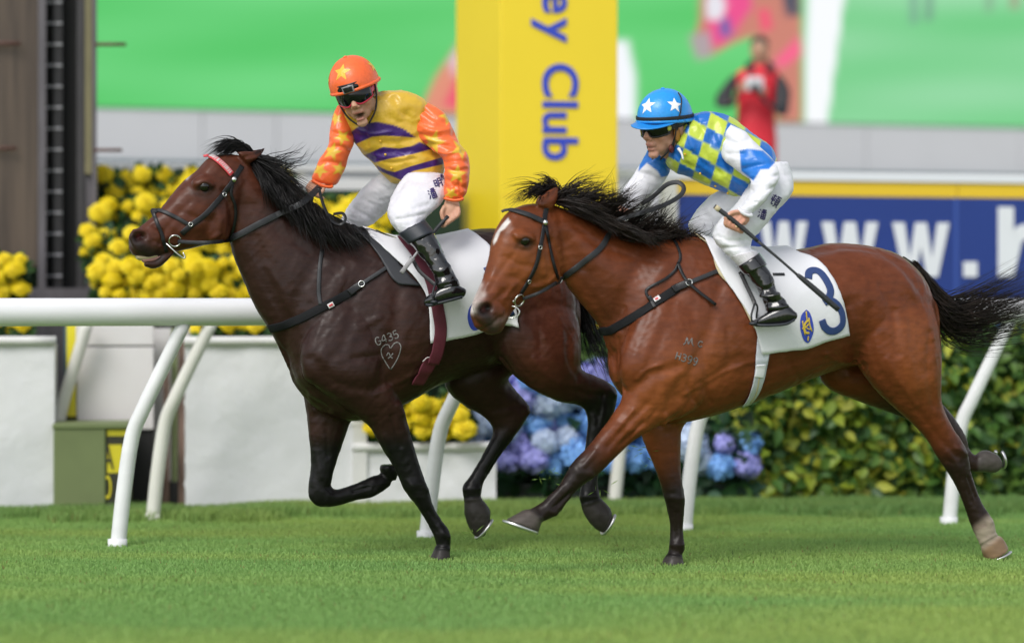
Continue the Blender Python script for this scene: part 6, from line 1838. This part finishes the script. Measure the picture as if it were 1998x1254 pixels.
handR1 = [tube_pts([K1(634, 350, .08), K1(626, 362, .09)], [.024, .024], 12, 3), chain(K1, [(604, 352, 640, 358, .02, .09), (602, 360, 634, 372, .024, .10), (606, 370, 628, 380, .02, .10)], 3, 14)]
for i in range(4):
    x, y = 603 + 7 * i, 360 + 3 * i
    handR1.append(finger(K1, [(x + 4, y - 4, .11), (x - 3, y + 6, .125), (x + 1, y + 16, .125), (x + 8, y + 18, .11)], [.0105, .010, .009, .008]))
handR1.append(finger(K1, [(632, 360, .11), (630, 372, .125), (622, 380, .13)], [.011, .010, .0085]))
parts1 = head_parts(h1, True) + [tube_pts([h1.w([(0, .01, -.04)])[0], h1.w([(0, .03, -.11)])[0], K1(732, 200, .06)], [.052, .052, .06], 16, 4), chain(K1, shrink(torso1[:-1], .80), 3, 20), chain(K1, shrink(armL1, .62), 3, 14), chain(K1, shrink(armR1, .62), 3, 14), chain(K1, shrink(legL1[1:], .8), 3, 14), chain(K1, shrink(legR1[1:], .8), 3, 14), chain(K1, shrink(boot1, .7), 3, 14), chain(K1, shrink(foot1, .7), 3, 12)] + handL1 + handR1
sk1 = person_body(parts1, h1, (.52, .30, .20), (.40, .13, .11), mouth_open=True, hands=((888, 416), (866, 426), (612, 366)))
link('body', sk1.mesh('rider_body'), M_skin, r1)

sh = loft('shirt', K1, torso1, M_satin, r1, 14, 96, 2.2, .005, 3, (1.5, 3.5), gold, folds=[([(742, 180), (775, 205), (808, 250)], 7, -.008), ([(690, 262), (760, 280), (840, 262)], 8, -.008), ([(720, 300), (780, 296), (850, 300)], 7, -.008), ([(735, 240), (744, 280), (752, 330)], 4, .004), ([(800, 215), (790, 250), (800, 290)], 9, -.007), ([(760, 195), (800, 230)], 6, .006), ([(745, 200), (756, 225), (780, 240)], 4, -.008), ([(770, 190), (782, 215), (805, 232)], 4, -.008), ([(700, 232), (712, 255), (716, 285)], 4, -.007), ([(760, 262), (775, 290), (800, 310)], 4, -.007), ([(820, 240), (828, 262), (840, 285)], 4, -.008), ([(695, 250), (720, 262), (760, 258)], 3.5, .006), ([(730, 310), (765, 318), (810, 310)], 4, -.006), ([(735, 205), (728, 226)], 4, .006)])
b1 = [(678, 263), (701, 246), (722, 240), (736, 238), (767, 244), (788, 252), (812, 269), (788, 267), (747, 265), (726, 267), (691, 283)]
b2 = [(711, 303), (736, 292), (747, 287), (778, 290), (805, 285), (819, 277), (845, 290), (809, 300), (755, 311), (730, 318)]
b3 = [(733, 322), (756, 333), (770, 336), (800, 325), (870, 305), (872, 319), (806, 334), (783, 352), (739, 333)]
for bnd in (b1, b2, b3, [(800, 172), (818, 176), (838, 196), (822, 188)]): sh.paint(bnd, purple, 1.2)
done(sh)
obj('collar', [tube_pts([h1.w([(s_ * .06, -.02, -.115)])[0] for s_ in (0,)] + [K1(742, 190, .10), K1(750, 206, .11), K1(738, 226, .13), K1(722, 236, .13)], [.012, .014, .014, .013, .009], 8, 4)], mat('collar_gold', gold, .35), r1)
for y_, x_ in ((275, 742), (302, 752), (328, 764)):
    p, n = cast(bvh_of(sh), x_, y_, True); obj('button', ball(p + n * .003, .006, 10, 6), M_yel_star, r1)
sl = loft('sleeve', K1, armL1, M_satin, r1, 12, 72, 2.1, .004, 5, (1.5, 4), orange, folds=[([(812, 262), (850, 268), (888, 262)], 6, -.010), ([(830, 282), (870, 284), (905, 296)], 5, -.010), ([(868, 318), (895, 314), (916, 318)], 5, -.008), ([(868, 366), (890, 362), (912, 368)], 5, -.008), ([(820, 226), (850, 240)], 6, .008), ([(870, 340), (892, 346)], 6, .006), ([(826, 214), (846, 232), (872, 240)], 4, -.009), ([(818, 246), (846, 256), (876, 252)], 3.5, .007), ([(846, 292), (872, 300), (896, 292)], 3.5, .008), ([(872, 330), (890, 334), (910, 330)], 4, -.008), ([(874, 352), (886, 362), (892, 376)], 3.5, -.007), ([(896, 352), (900, 372)], 3, -.006)])
for cx_, cy_, r_, a_ in ((846, 277, 24, .3), (876, 226, 20, .9), (900, 290, 22, .5), (892, 340, 20, .1), (880, 378, 15, .6)): sl.paint(star_px(cx_, cy_, r_, a_), ystar, 1.2)
done(sl)
sr = loft('sleeve', K1, armR1, M_satin, r1, 12, 72, 2.1, .0035, 6, (1.5, 4), orange, folds=[([(644, 258), (664, 262), (688, 262)], 5, -.009), ([(640, 290), (662, 286), (684, 296)], 5, -.008), ([(622, 318), (645, 316), (672, 324)], 5, -.007)])
for cx_, cy_, r_, a_ in ((668, 268, 17, .8), (648, 296, 19, .3), (624, 332, 17, .6), (662, 330, 16, .2), (656, 232, 14, .9)): sr.paint(star_px(cx_, cy_, r_, a_), ystar, 1.2)
done(sr)
for fr_, pts in ((K1, [(868, 387, .215), (886, 391, .22), (903, 388, .21), (886, 384, .13), (868, 387, .215)]), (K1, [(610, 353, .12), (630, 363, .125), (648, 364, .11), (628, 352, .05), (610, 353, .12)])):
    obj('cuff', [tube_pts(np.array([fr_(*q) for q in pts]), .007, 8, 5)], mat('cuff_orange', orange, .4), r1)
lg = loft('breeches_leg', K1, legL1, M_breech, r1, 12, 64, 2.1, .003, 8, (3, 8), folds=[([(770, 400), (800, 408), (836, 398)], 5, -.005), ([(775, 428), (800, 424), (826, 418)], 4, -.005), ([(795, 350), (830, 352), (868, 344)], 6, -.006), ([(784, 362), (770, 390)], 6, -.005)])
lg.mt = M_breech; lgo = done(lg)
lr = loft('breeches_leg', K1, legR1, M_breech, r1, 12, 64, 2.1, .003, 9, (3, 8), folds=[([(690, 380), (715, 392), (745, 414)], 4, -.004), ([(676, 400), (700, 412), (728, 430)], 4, -.004), ([(668, 425), (690, 436)], 4, -.005), ([(730, 350), (760, 372)], 5, -.005)]); done(lr)
bv = bvh_of(lg)
sew(bv, 'pan', 843, 378, 15, 19, -.35, lgo); sew(bv, 'ming', 854, 357, 15, 17, -.35, lgo); sew(bv, 'hui', 865, 345, 12, 13, -.35, lgo)
bt = empty('boot_leg', K1(860, 560, .33), None, None) if False else None
def boot(fr, shaft, foot, parent, band_n, folds):
    s = loft('boot', fr, shaft, M_patent, parent, 10, 48, 2.1, .004, 12, (3, 7), folds=folds); bo = done(s)
    V, F = chain(fr, foot, 6, 24, 2.3, .6); obj('foot', [(V, F)], M_patent, bo)
    V, F = chain(fr, [(a - 1.5 * (a > c) + 1.5 * (a < c) * -1, b_, c, d, w + .004, v) for a, b_, c, d, w, v in shaft[:band_n]], 6, 40, 2.1, .02, infl=.005); obj('top_band', [(V, F)], M_rubber if parent is r1 else M_patent, bo)
    sole = [(x2, y2 - 4, x2, y2 + 2.5, w + .003, v) for _, _, x2, y2, w, v in foot]
    obj('sole', [chain(fr, sole, 4, 16, 3.0, .3)], M_rubber, bo)
    return bo
boot(K1, boot1, foot1, r1, 2, [([(822, 500), (845, 500), (868, 492)], 6, -.004), ([(836, 520), (856, 530), (884, 514)], 5, .006), ([(846, 540), (866, 540), (888, 528)], 4, -.006), ([(852, 556), (872, 550), (892, 548)], 4, .004)])
# helmet, goggles, straps, hair
hm, hb = helmet(h1, r1, mat('orange_helmet_silk', (.86, .14, .035), .34, bump=(45, .3, .006), noise=(70, .10)))
helm_star(h1, hb, (-.10, -.75, .62), .040, M_yel_star, hm, .2); helm_star(h1, hb, (1.0, .1, .45), .040, M_yel_star, hm, .5); helm_star(h1, hb, (-.95, -.2, .4), .040, M_yel_star, hm, .1)
goggles(h1, r1, M_gog_red, .000, .073, .031)
g2 = goggles(h1, hm, M_gog_blk, .044, .078, .018)
V2, F2 = ribbon(h1.w([(-.024, -.119, .046), (0, -.121, .047), (.024, -.119, .046)]), np.tile(h1.M @ np.array([0, -1, 0]), (3, 1)), .032, .005); obj('goggle_nose_pad', (V2, F2), M_whip_pad, g2)
V2, F2 = ribbon(h1.w([(-.019, -.1225, .046), (0, -.1245, .047), (.019, -.1225, .046)]), np.tile(h1.M @ np.array([0, -1, 0]), (3, 1)), .024, .003); obj('goggle_pad_centre', (V2, F2), M_gog_blk, g2)
chin_strap(h1, hm)
obj('hair', [h1.ball((0, .035, .005), (.078, .080, .060))], M_hairman, r1)
w1 = empty('whip', K1(830, 480, .24), 'grey padded whip held pointing down by the jockey in orange', 'whip', 'riding whips')
obj('handle', [tube_pts([K1(874, 422, .215), K1(852, 446, .24), K1(826, 478, .29)], [.009, .0095, .0085], 10, 4)], M_whip, w1)
obj('shaft', [tube_pts([K1(827, 477, .29), K1(812, 495, .315), K1(803, 507, .33)], [.0065, .006, .006], 10, 4)], M_whip_pad, w1)
pd = [K1(806, 503, .325), K1(794, 518, .34), K1(783, 532, .345)]
obj('pad', [ribbon(catmull(np.array(pd), 4), np.tile([.3, -1, .2], (9, 1)) / np.linalg.norm([.3, -1, .2]), .020, .010)], M_whip_pad, w1)
def stirrup(fr, c, v, label, strap_pts, parent_group='stirrups'):
    e_ = empty('stirrup', fr(c[0], c[1], v), label, 'stirrup', parent_group)
    x, y = c
    P = [fr(x - 6, y + 10, v + .05), fr(x - 8, y - 6, v + .05), fr(x - 4, y - 22, v + .03), fr(x, y - 30, v), fr(x + 4, y - 22, v - .03), fr(x + 2, y - 4, v - .055), fr(x + 2, y + 10, v - .055)]
    obj('iron', [tube_pts(np.array(P), .0045, 8, 5)], M_steel if parent_group == 'x' else M_leather_dry, e_)
    obj('tread', [ribbon(np.array([fr(x - 6, y + 9, v + .055), fr(x - 2, y + 10, v), fr(x + 2, y + 9, v - .055)]), np.tile([0, 0, 1.0], (3, 1)), .03, .012)], M_rubber, e_)
    P = catmull(np.array([fr(*q) for q in strap_pts]), 5)
    obj('leather', [ribbon(P, np.tile([0, -1, 0.0], (len(P), 1)), .018, .005)], M_leather, e_)
stirrup(K1, (852, 580), .335, 'black stirrup iron and leather at the boot of the jockey in orange', [(802, 500, .285), (818, 528, .305), (840, 548, .325), (850, 556, .335)])

# ------------------------------------------------------------------ rider on the near horse
blue, lime, white = (.006, .135, .50), (.50, .60, .055), (.70, .70, .745)
r2 = empty('person', K2(1450, 480), 'jockey in blue starred helmet and blue and lime diamond silks', 'person', 'jockeys')
torso2 = [(1350, 224, 1312, 284, .085, .0), (1372, 217, 1298, 312, .13, .0), (1400, 218, 1314, 335, .15, .0), (1428, 229, 1345, 347, .152, .0), (1455, 249, 1380, 363, .148, .0), (1482, 268, 1414, 378, .142, .0), (1506, 287, 1442, 386, .13, .0), (1516, 308, 1466, 384, .11, .0)]
armL2 = [(1426, 242, 1404, 284, .055, .10), (1454, 258, 1410, 308, .068, .15), (1482, 284, 1430, 328, .072, .185), (1506, 308, 1452, 343, .072, .21), (1519, 334, 1465, 355, .068, .26), (1516, 360, 1462, 374, .062, .30), (1498, 388, 1452, 392, .056, .335), (1477, 409, 1444, 404, .044, .355), (1465, 420, 1442, 410, .036, .36)]
armR2 = [(1266, 284, 1306, 298, .062, -.10), (1255, 308, 1308, 335, .062, -.12), (1240, 333, 1294, 358, .056, -.12), (1222, 360, 1272, 380, .05, -.11), (1208, 382, 1252, 398, .044, -.10), (1200, 398, 1234, 412, .038, -.08)]
legL2 = [(1478, 322, 1538, 318, .10, .03), (1462, 352, 1548, 352, .125, .06), (1446, 384, 1544, 380, .125, .11), (1428, 406, 1520, 408, .115, .16), (1408, 424, 1492, 442, .105, .215), (1394, 444, 1470, 466, .09, .255), (1391, 464, 1466, 482, .074, .28), (1408, 488, 1474, 490, .064, .295), (1430, 508, 1478, 498, .056, .305), (1442, 520, 1482, 506, .052, .31)]
legR2 = [(1440, 372, 1480, 390, .10, -.05), (1398, 374, 1446, 424, .095, -.10), (1364, 404, 1410, 450, .085, -.145), (1346, 430, 1388, 464, .074, -.17), (1344, 446, 1380, 476, .062, -.21), (1360, 490, 1392, 496, .052, -.28)]
boot2 = [(1441, 520, 1480, 494, .056, .31), (1455, 536, 1495, 516, .053, .325), (1470, 554, 1508, 540, .049, .335), (1482, 574, 1514, 561, .043, .345), (1490, 592, 1526, 577, .041, .35), (1494, 608, 1541, 598, .038, .35)]
foot2 = [(1552, 608, 1550, 624, .024, .35), (1533, 594, 1534, 632, .036, .35), (1506, 603, 1506, 635, .037, .35), (1484, 617, 1482, 635, .031, .35), (1470, 624, 1470, 633, .018, .35)]
h2 = Head(K2(1295, 246, .06), rot(44, 16, -6), 1.12)
handL2 = [tube_pts([K2(1462, 412, .355), K2(1452, 420, .360), K2(1446, 424, .365)], [.024, .023, .024], 12, 3), chain(K2, [(1446, 408, 1462, 432, .022, .365), (1434, 412, 1454, 440, .025, .370), (1424, 416, 1444, 438, .022, .370)], 3, 14)]
for i in range(4):
    x, y = 1421 + 8.5 * i, 420 + 3.4 * i
    handL2.append(finger(K2, [(x + 7, y - 1, .390), (x - 4, y + 9, .400), (x - 5, y + 19, .395), (x + 3, y + 24, .380)], [.0105, .0105, .0095, .008]))
handL2.append(finger(K2, [(1446, 414, .385), (1432, 414, .400), (1420, 420, .405), (1414, 428, .403)], [.011, .011, .010, .0085]))
handR2 = [chain(K2, [(1198, 396, 1232, 412, .026, -.08), (1190, 408, 1222, 422, .026, -.07), (1190, 418, 1212, 428, .02, -.07)], 3, 14)]
for i in range(4):
    x, y = 1190 + 8 * i, 412 + 2 * i
    handR2.append(finger(K2, [(x + 4, y - 4, -.05), (x - 2, y + 6, -.035), (x + 2, y + 15, -.035), (x + 9, y + 17, -.05)], [.0105, .010, .009, .008]))
handR2.append(finger(K2, [(1222, 408, -.05), (1220, 420, -.035), (1212, 426, -.03)], [.011, .010, .0085]))
parts2 = head_parts(h2) + [tube_pts([h2.w([(0, .01, -.04)])[0], h2.w([(0, .035, -.11)])[0], K2(1356, 262, .02)], [.052, .052, .062], 16, 4), chain(K2, shrink(torso2[:-1], .78), 3, 20), chain(K2, shrink(armL2, .62), 3, 14), chain(K2, shrink(armR2, .62), 3, 14), chain(K2, shrink(legL2[2:], .8), 3, 14), chain(K2, shrink(legR2[1:], .8), 3, 14), chain(K2, shrink(boot2, .7), 3, 14), chain(K2, shrink(foot2, .7), 3, 12)] + handL2 + handR2
sk2 = person_body(parts2, h2, (.58, .31, .22), (.42, .16, .13), hands=((1430, 436), (1448, 440)))
link('body', sk2.mesh('rider_body'), M_skin, r2)
sh = loft('shirt', K2, torso2, M_satin, r2, 14, 110, 2.2, .005, 23, (1.5, 3.5), lime, folds=[([(1395, 240), (1385, 290), (1400, 340)], 8, -.008), ([(1370, 250), (1360, 300), (1372, 345)], 7, -.006), ([(1330, 290), (1345, 330)], 5, -.006), ([(1420, 300), (1430, 350), (1440, 380)], 8, -.008), ([(1380, 330), (1420, 360)], 6, .006), ([(1340, 250), (1352, 290)], 5, .006), ([(1450, 270), (1490, 300)], 6, -.006), ([(1356, 232), (1376, 256), (1386, 280)], 4, -.008), ([(1392, 262), (1404, 292), (1424, 330)], 4, -.009), ([(1350, 296), (1376, 322), (1410, 340)], 4, -.007), ([(1318, 300), (1334, 318), (1362, 330)], 3.5, -.006), ([(1410, 340), (1436, 356), (1456, 364)], 4, .007), ([(1366, 270), (1384, 300)], 3.5, .006)])
# harlequin diamonds: printed on the cloth, laid out along and around the body
ctr = np.array([(s[0] + s[2]) / 2 for s in torso2]); cty = np.array([(s[1] + s[3]) / 2 for s in torso2])
o_ = np.array([1363, 305.0]); E = np.array([[33.0, 18.0], [-8.0, 28.5]]).T
ab = (sh.S - o_) @ np.linalg.inv(E).T
sx = np.where(sh.S[:, 0] < 1345, 1.35, 1.0)
ab[:, 0] = np.where(sh.S[:, 0] < 1345, (ab[:, 0] + .5) * 1.35 - .5, ab[:, 0])
chk = np.sin(math.pi * ab[:, 0]) * np.sin(math.pi * ab[:, 1])
t_ = sstep(-.06, .06, chk)
sh.col = np.array(lime) * (1 - t_[:, None]) + np.array(blue) * t_[:, None]
sho = done(sh); bv = bvh_of(sh)
for x_, y_ in ((1337, 301), (1366, 338), (1396, 362), (1420, 376)):
    p, n = cast(bv, x_, y_, True); obj('button', ball(p + n * .003, .0055, 10, 6), M_yel_star, r2)
n0, n1 = h2.w([(0, .035, -.11)])[0], K2(1356, 262, .02)
obj('collar', [torus_at(n0 * .45 + n1 * .55, .066, .019, n1 - n0, 28), torus_at(n0 * .15 + n1 * .85, .072, .022, n1 - n0, 28)], mat('collar_lime', lime, .35), r2)
obj('neck_scarf', [tube_pts([K2(1324, 290, .13), K2(1330, 300, .15), K2(1333, 312, .155)], [.008, .005, .004], 8, 4)], M_nylon, r2)
sl = loft('sleeve', K2, armL2, M_satin, r2, 12, 72, 2.1, .0035, 25, (1.5, 4), white, folds=[([(1412, 270), (1440, 280), (1462, 270)], 5, -.008), ([(1420, 300), (1450, 300)], 5, -.008), ([(1450, 330), (1480, 322), (1510, 318)], 5, -.010), ([(1466, 350), (1490, 346), (1516, 342)], 4, -.009), ([(1460, 372), (1485, 372), (1510, 366)], 5, -.009), ([(1452, 392), (1475, 394)], 4, -.008), ([(1470, 360), (1500, 358)], 4, .007)])
sl.paint([(1443, 294), (1457, 290), (1489, 294), (1513, 316), (1500, 330), (1484, 331), (1470, 353), (1446, 334)], (.008, .16, .58), 1.5); done(sl)
sr = loft('sleeve', K2, armR2, M_satin, r2, 12, 72, 2.1, .0035, 26, (1.5, 4), white, folds=[([(1258, 306), (1280, 312), (1304, 326)], 5, -.008), ([(1244, 336), (1266, 342), (1290, 352)], 5, -.008)])
sr.paint([(1250, 296), (1270, 292), (1300, 300), (1320, 340), (1290, 346), (1283, 334), (1262, 318), (1246, 334)], (.008, .15, .55), 1.5); done(sr)
obj('cuff', [tube_pts(np.array([K2(*q) for q in [(1441, 408, .39), (1452, 417, .40), (1466, 421, .39), (1456, 408, .325), (1441, 408, .39)]]), .008, 8, 5)], M_nylon, r2)
lg = loft('breeches_leg', K2, legL2, M_nylon, r2, 12, 64, 2.1, .003, 28, (3, 8), folds=[([(1400, 460), (1425, 470), (1462, 468)], 5, -.006), ([(1410, 484), (1440, 482), (1470, 478)], 4, -.006), ([(1440, 396), (1470, 408), (1510, 404)], 6, -.006), ([(1500, 330), (1525, 340), (1545, 340)], 5, -.006), ([(1425, 430), (1450, 444)], 5, .005), ([(1520, 300), (1535, 330)], 5, -.005)]); lgo = done(lg); bv = bvh_of(lg)
sew(bv, 'dun', 1512, 392, 17, 22, .55, lgo); sew(bv, 'pan', 1487, 418, 15, 18, .30, lgo)
lr = loft('breeches_leg', K2, legR2, M_nylon, r2, 12, 64, 2.1, .003, 29, (3, 8)); done(lr)
V, F = chain(K2, [(1422, 500, 1476, 489, .064, .30), (1436, 514, 1481, 500, .058, .308), (1442, 521, 1484, 506, .055, .31)], 6, 40, 2.1, .02); obj('breeches_cuff', [(V, F)], mat('muddy_cuff', (.62, .60, .63), .6, noise=(120, .25)), lgo)
boot(K2, boot2, foot2, r2, 2, [([(1478, 566), (1500, 564), (1514, 556)], 5, -.009), ([(1486, 576), (1505, 578), (1526, 570)], 4, .011), ([(1492, 590), (1510, 590), (1528, 584)], 4, -.010), ([(1500, 600), (1520, 600), (1538, 596)], 4, .006)])
hm, hb = helmet(h2, r2, mat('blue_helmet_silk', (.016, .28, .74), .34, bump=(45, .3, .006), noise=(70, .10)), dome=(.106, .124, .112))
helm_star(h2, hb, (.03, -1.0, .55), .036, M_white_star, hm, -.15); helm_star(h2, hb, (.93, -.36, .55), .036, M_white_star, hm, .25); helm_star(h2, hb, (.3, .95, .4), .036, M_white_star, hm, .1)
# cloth peak
Vp, Fp, n_, m_ = [], [], 25, 7
for j in range(m_):
    for i in range(n_):
        q = -math.pi * (.08 + .84 * i / (n_ - 1)); rr = 1 + .50 * j / (m_ - 1) * math.sin(math.pi * i / (n_ - 1)) ** .7
        Vp.append((math.cos(q) * .103 * (1 + (rr - 1) * .25), math.sin(q) * .120 * rr + .012, .028 - .010 * (j / (m_ - 1)) + .006 * math.cos(3 * q)))
for j in range(m_ - 1):
    for i in range(n_ - 1): Fp.append((j * n_ + i, j * n_ + i + 1, (j + 1) * n_ + i + 1, (j + 1) * n_ + i))
pk = obj('peak', (h2.w(Vp), Fp), mat('blue_peak', (.014, .22, .62), .36), hm); m = pk.modifiers.new('solid', 'SOLIDIFY'); m.thickness = .004
band = [(math.cos(q) * .109, math.sin(q) * .127 + .012, .046 - .008 * (1 + math.sin(q))) for q in np.linspace(0, 2 * math.pi, 41)]
P = np.array(band); N = P * np.array([1, 1, 0]); N /= np.linalg.norm(N, axis=1)[:, None]; V2, F2 = ribbon(P, N, .014, .003); obj('elastic_band', (h2.w(V2), F2), M_cord, hm)
obj('elastic_cord', h2.tube([(.106, -.012, .06), (.098, .01, .11), (.075, .02, .135)], .003, 6, 4), M_cord, hm)
obj('elastic_cord', h2.tube([(.106, -.012, .06), (.100, -.03, .02), (.085, -.03, -.03), (.07, -.03, -.08)], .003, 6, 4), M_cord, hm)
g_ = goggles(h2, r2, M_gog_blk, -.002, .074, .029)
obj('goggle_hinge', h2.ball((.074, -.050, .002), (.006, .012, .013)), mat('yellow_hinge', (.55, .55, .08), .4), g_)
goggles(h2, hm, M_gog_blk, .034, .078, .013)
chin_strap(h2, hm)
obj('ear_pad', h2.ball((.080, -.012, -.030), (.008, .018, .030)), mat('tan_leather', (.38, .16, .03), .5), hm)
obj('strap_clip', h2.ball((.064, -.036, -.086), (.009, .014, .018)), mat('clip_red_black', (.10, .01, .01), .4), hm)
obj('hair', [h2.ball((0, .040, -.005), (.078, .072, .055))], M_hairred, r2)
w2 = empty('whip', K2(1520, 510, .36), 'long black padded whip held by the jockey in blue and lime', 'whip', 'riding whips')
wl = lambda x: 403 + (x - 1395) * .83
obj('handle', [tube_pts([K2(1394, 402, .40), K2(1420, 422, .405), K2(1450, 446, .405), K2(1478, 470, .41)], [.0105, .0115, .0105, .009], 10, 4)], M_whip, w2)
obj('cap', [tube_pts([K2(1396, 403.5, .4005), K2(1404, 410, .402)], [.0122, .0122], 10, 2)], M_beige, w2)
obj('shaft', [tube_pts([K2(1478, 470, .41), K2(1520, 505, .415), K2(1560, 540, .42)], [.0075, .006, .006], 10, 4)], M_whip, w2)
obj('pad', [tube_pts([K2(1556, 536, .42), K2(1572, 549, .42), K2(1606, 578, .42), K2(1636, 604, .415)], [.009, .0125, .0135, .0125], 10, 4)], M_whip, w2)
obj('finger_ring', [torus_at(K2(1437, 443, .40), .0105, .002, (.5, .1, .6), 16)], M_ring, r2)
stirrup(K2, (1474, 622), .35, 'bright edged stirrup iron and leather at the boot of the jockey in blue', [(1444, 530, .30), (1458, 560, .32), (1470, 585, .34), (1473, 594, .35)])

# ------------------------------------------------------------------ photographer on the terrace
K3 = Plane(1475, 23.0, 0)
r3 = empty('person', K3(1478, 470), 'man in red vest over black sleeves holding a camera in front of the screen', 'person')
h3 = Head(K3(1482, 98, .0), rot(8, 8, 0), 1.02)
torso3 = [(1462, 128, 1502, 126, .06), (1434, 145, 1522, 142, .10), (1432, 165, 1522, 165, .115), (1437, 200, 1516, 200, .115), (1436, 240, 1514, 240, .12), (1430, 290, 1516, 290, .13), (1430, 330, 1516, 330, .12)]
legs3 = [[(1432, 330, 1476, 330, .09), (1436, 400, 1474, 400, .08), (1438, 470, 1470, 470, .06)], [(1474, 330, 1516, 330, .09), (1476, 400, 1512, 400, .08), (1480, 470, 1510, 470, .06)]]
aL3 = [(1512, 140, 1534, 158, .065, .0), (1512, 180, 1542, 180, .06, .09), (1508, 205, 1538, 218, .055, .16), (1488, 196, 1522, 226, .05, .22), (1480, 180, 1498, 196, .035, .22)]
aR3 = [(1420, 155, 1444, 142, .065, .0), (1398, 185, 1432, 185, .06, .09), (1398, 208, 1432, 200, .055, .16), (1428, 210, 1440, 176, .05, .21), (1442, 182, 1452, 166, .035, .22)]
sk3 = person_body(head_parts(h3) + [tube_pts([K3(1483, 118, 0), K3(1482, 140, 0)], .05, 12, 3), chain(K3, shrink(torso3, .8), 3, 16)] + [chain(K3, shrink(l, .8), 3, 12) for l in legs3] + [chain(K3, shrink(aL3, .7), 3, 12), chain(K3, shrink(aR3, .7), 3, 12)]
                  + [ball(K3(1448, 170, .24), .042, 12, 8), ball(K3(1488, 178, .24), .04, 12, 8)] + [finger(K3, [(1446 + 2 * i, 162 + 5 * i, .27), (1456 + 2 * i, 160 + 5 * i, .29), (1462, 163 + 5 * i, .28)], [.011, .010, .009]) for i in range(4)], h3, (.46, .27, .18), (.38, .13, .11), .009)
link('body', sk3.mesh('photographer_body'), M_skin, r3)
v_ = loft('vest', K3, torso3, mat('red_vest', (.62, .012, .03), .55, bump=(20, .2, .02)), r3, 6, 40, 2.2, .006, 40, (2, 4)); done(v_)
M_blk_jacket = mat('black_jacket', (.014, .014, .018), .6, bump=(25, .2, .01))
for q in (aL3, aR3): done(loft('sleeve', K3, q, M_blk_jacket, r3, 6, 30, 2.1, .006, 41, (2, 5)))
obj('collar', [tube_pts([K3(1466, 142, .10), K3(1462, 128, .02), K3(1480, 122, -.09), K3(1502, 128, .02), K3(1500, 142, .10)], .035, 10, 4)], M_blk_jacket, r3)
for q in legs3: done(loft('trouser_leg', K3, q, M_blk_jacket, r3, 6, 30, 2.1, .004, 42, (2, 5)))
obj('hair', [h3.ball((0, .022, .055), (.080, .094, .072), 20, 14)], M_hairman, r3)
cmr = empty('hand_camera', K3(1472, 172, .30), 'grey camera held up to his chest by the man in red', 'camera')
c_ = K3(1472, 164, .30)
obj_auto('camera_body', [box_mesh(c_, (.15, .07, .12), .1, .012)], mat('camera_grey', (.62, .63, .66), .4), cmr)
obj('lens', [tube_pts([c_ + np.array([0, -.02, -.02]), c_ + np.array([0, -.10, -.06])], [.036, .038], 16, 2)], M_gog_blk, cmr)
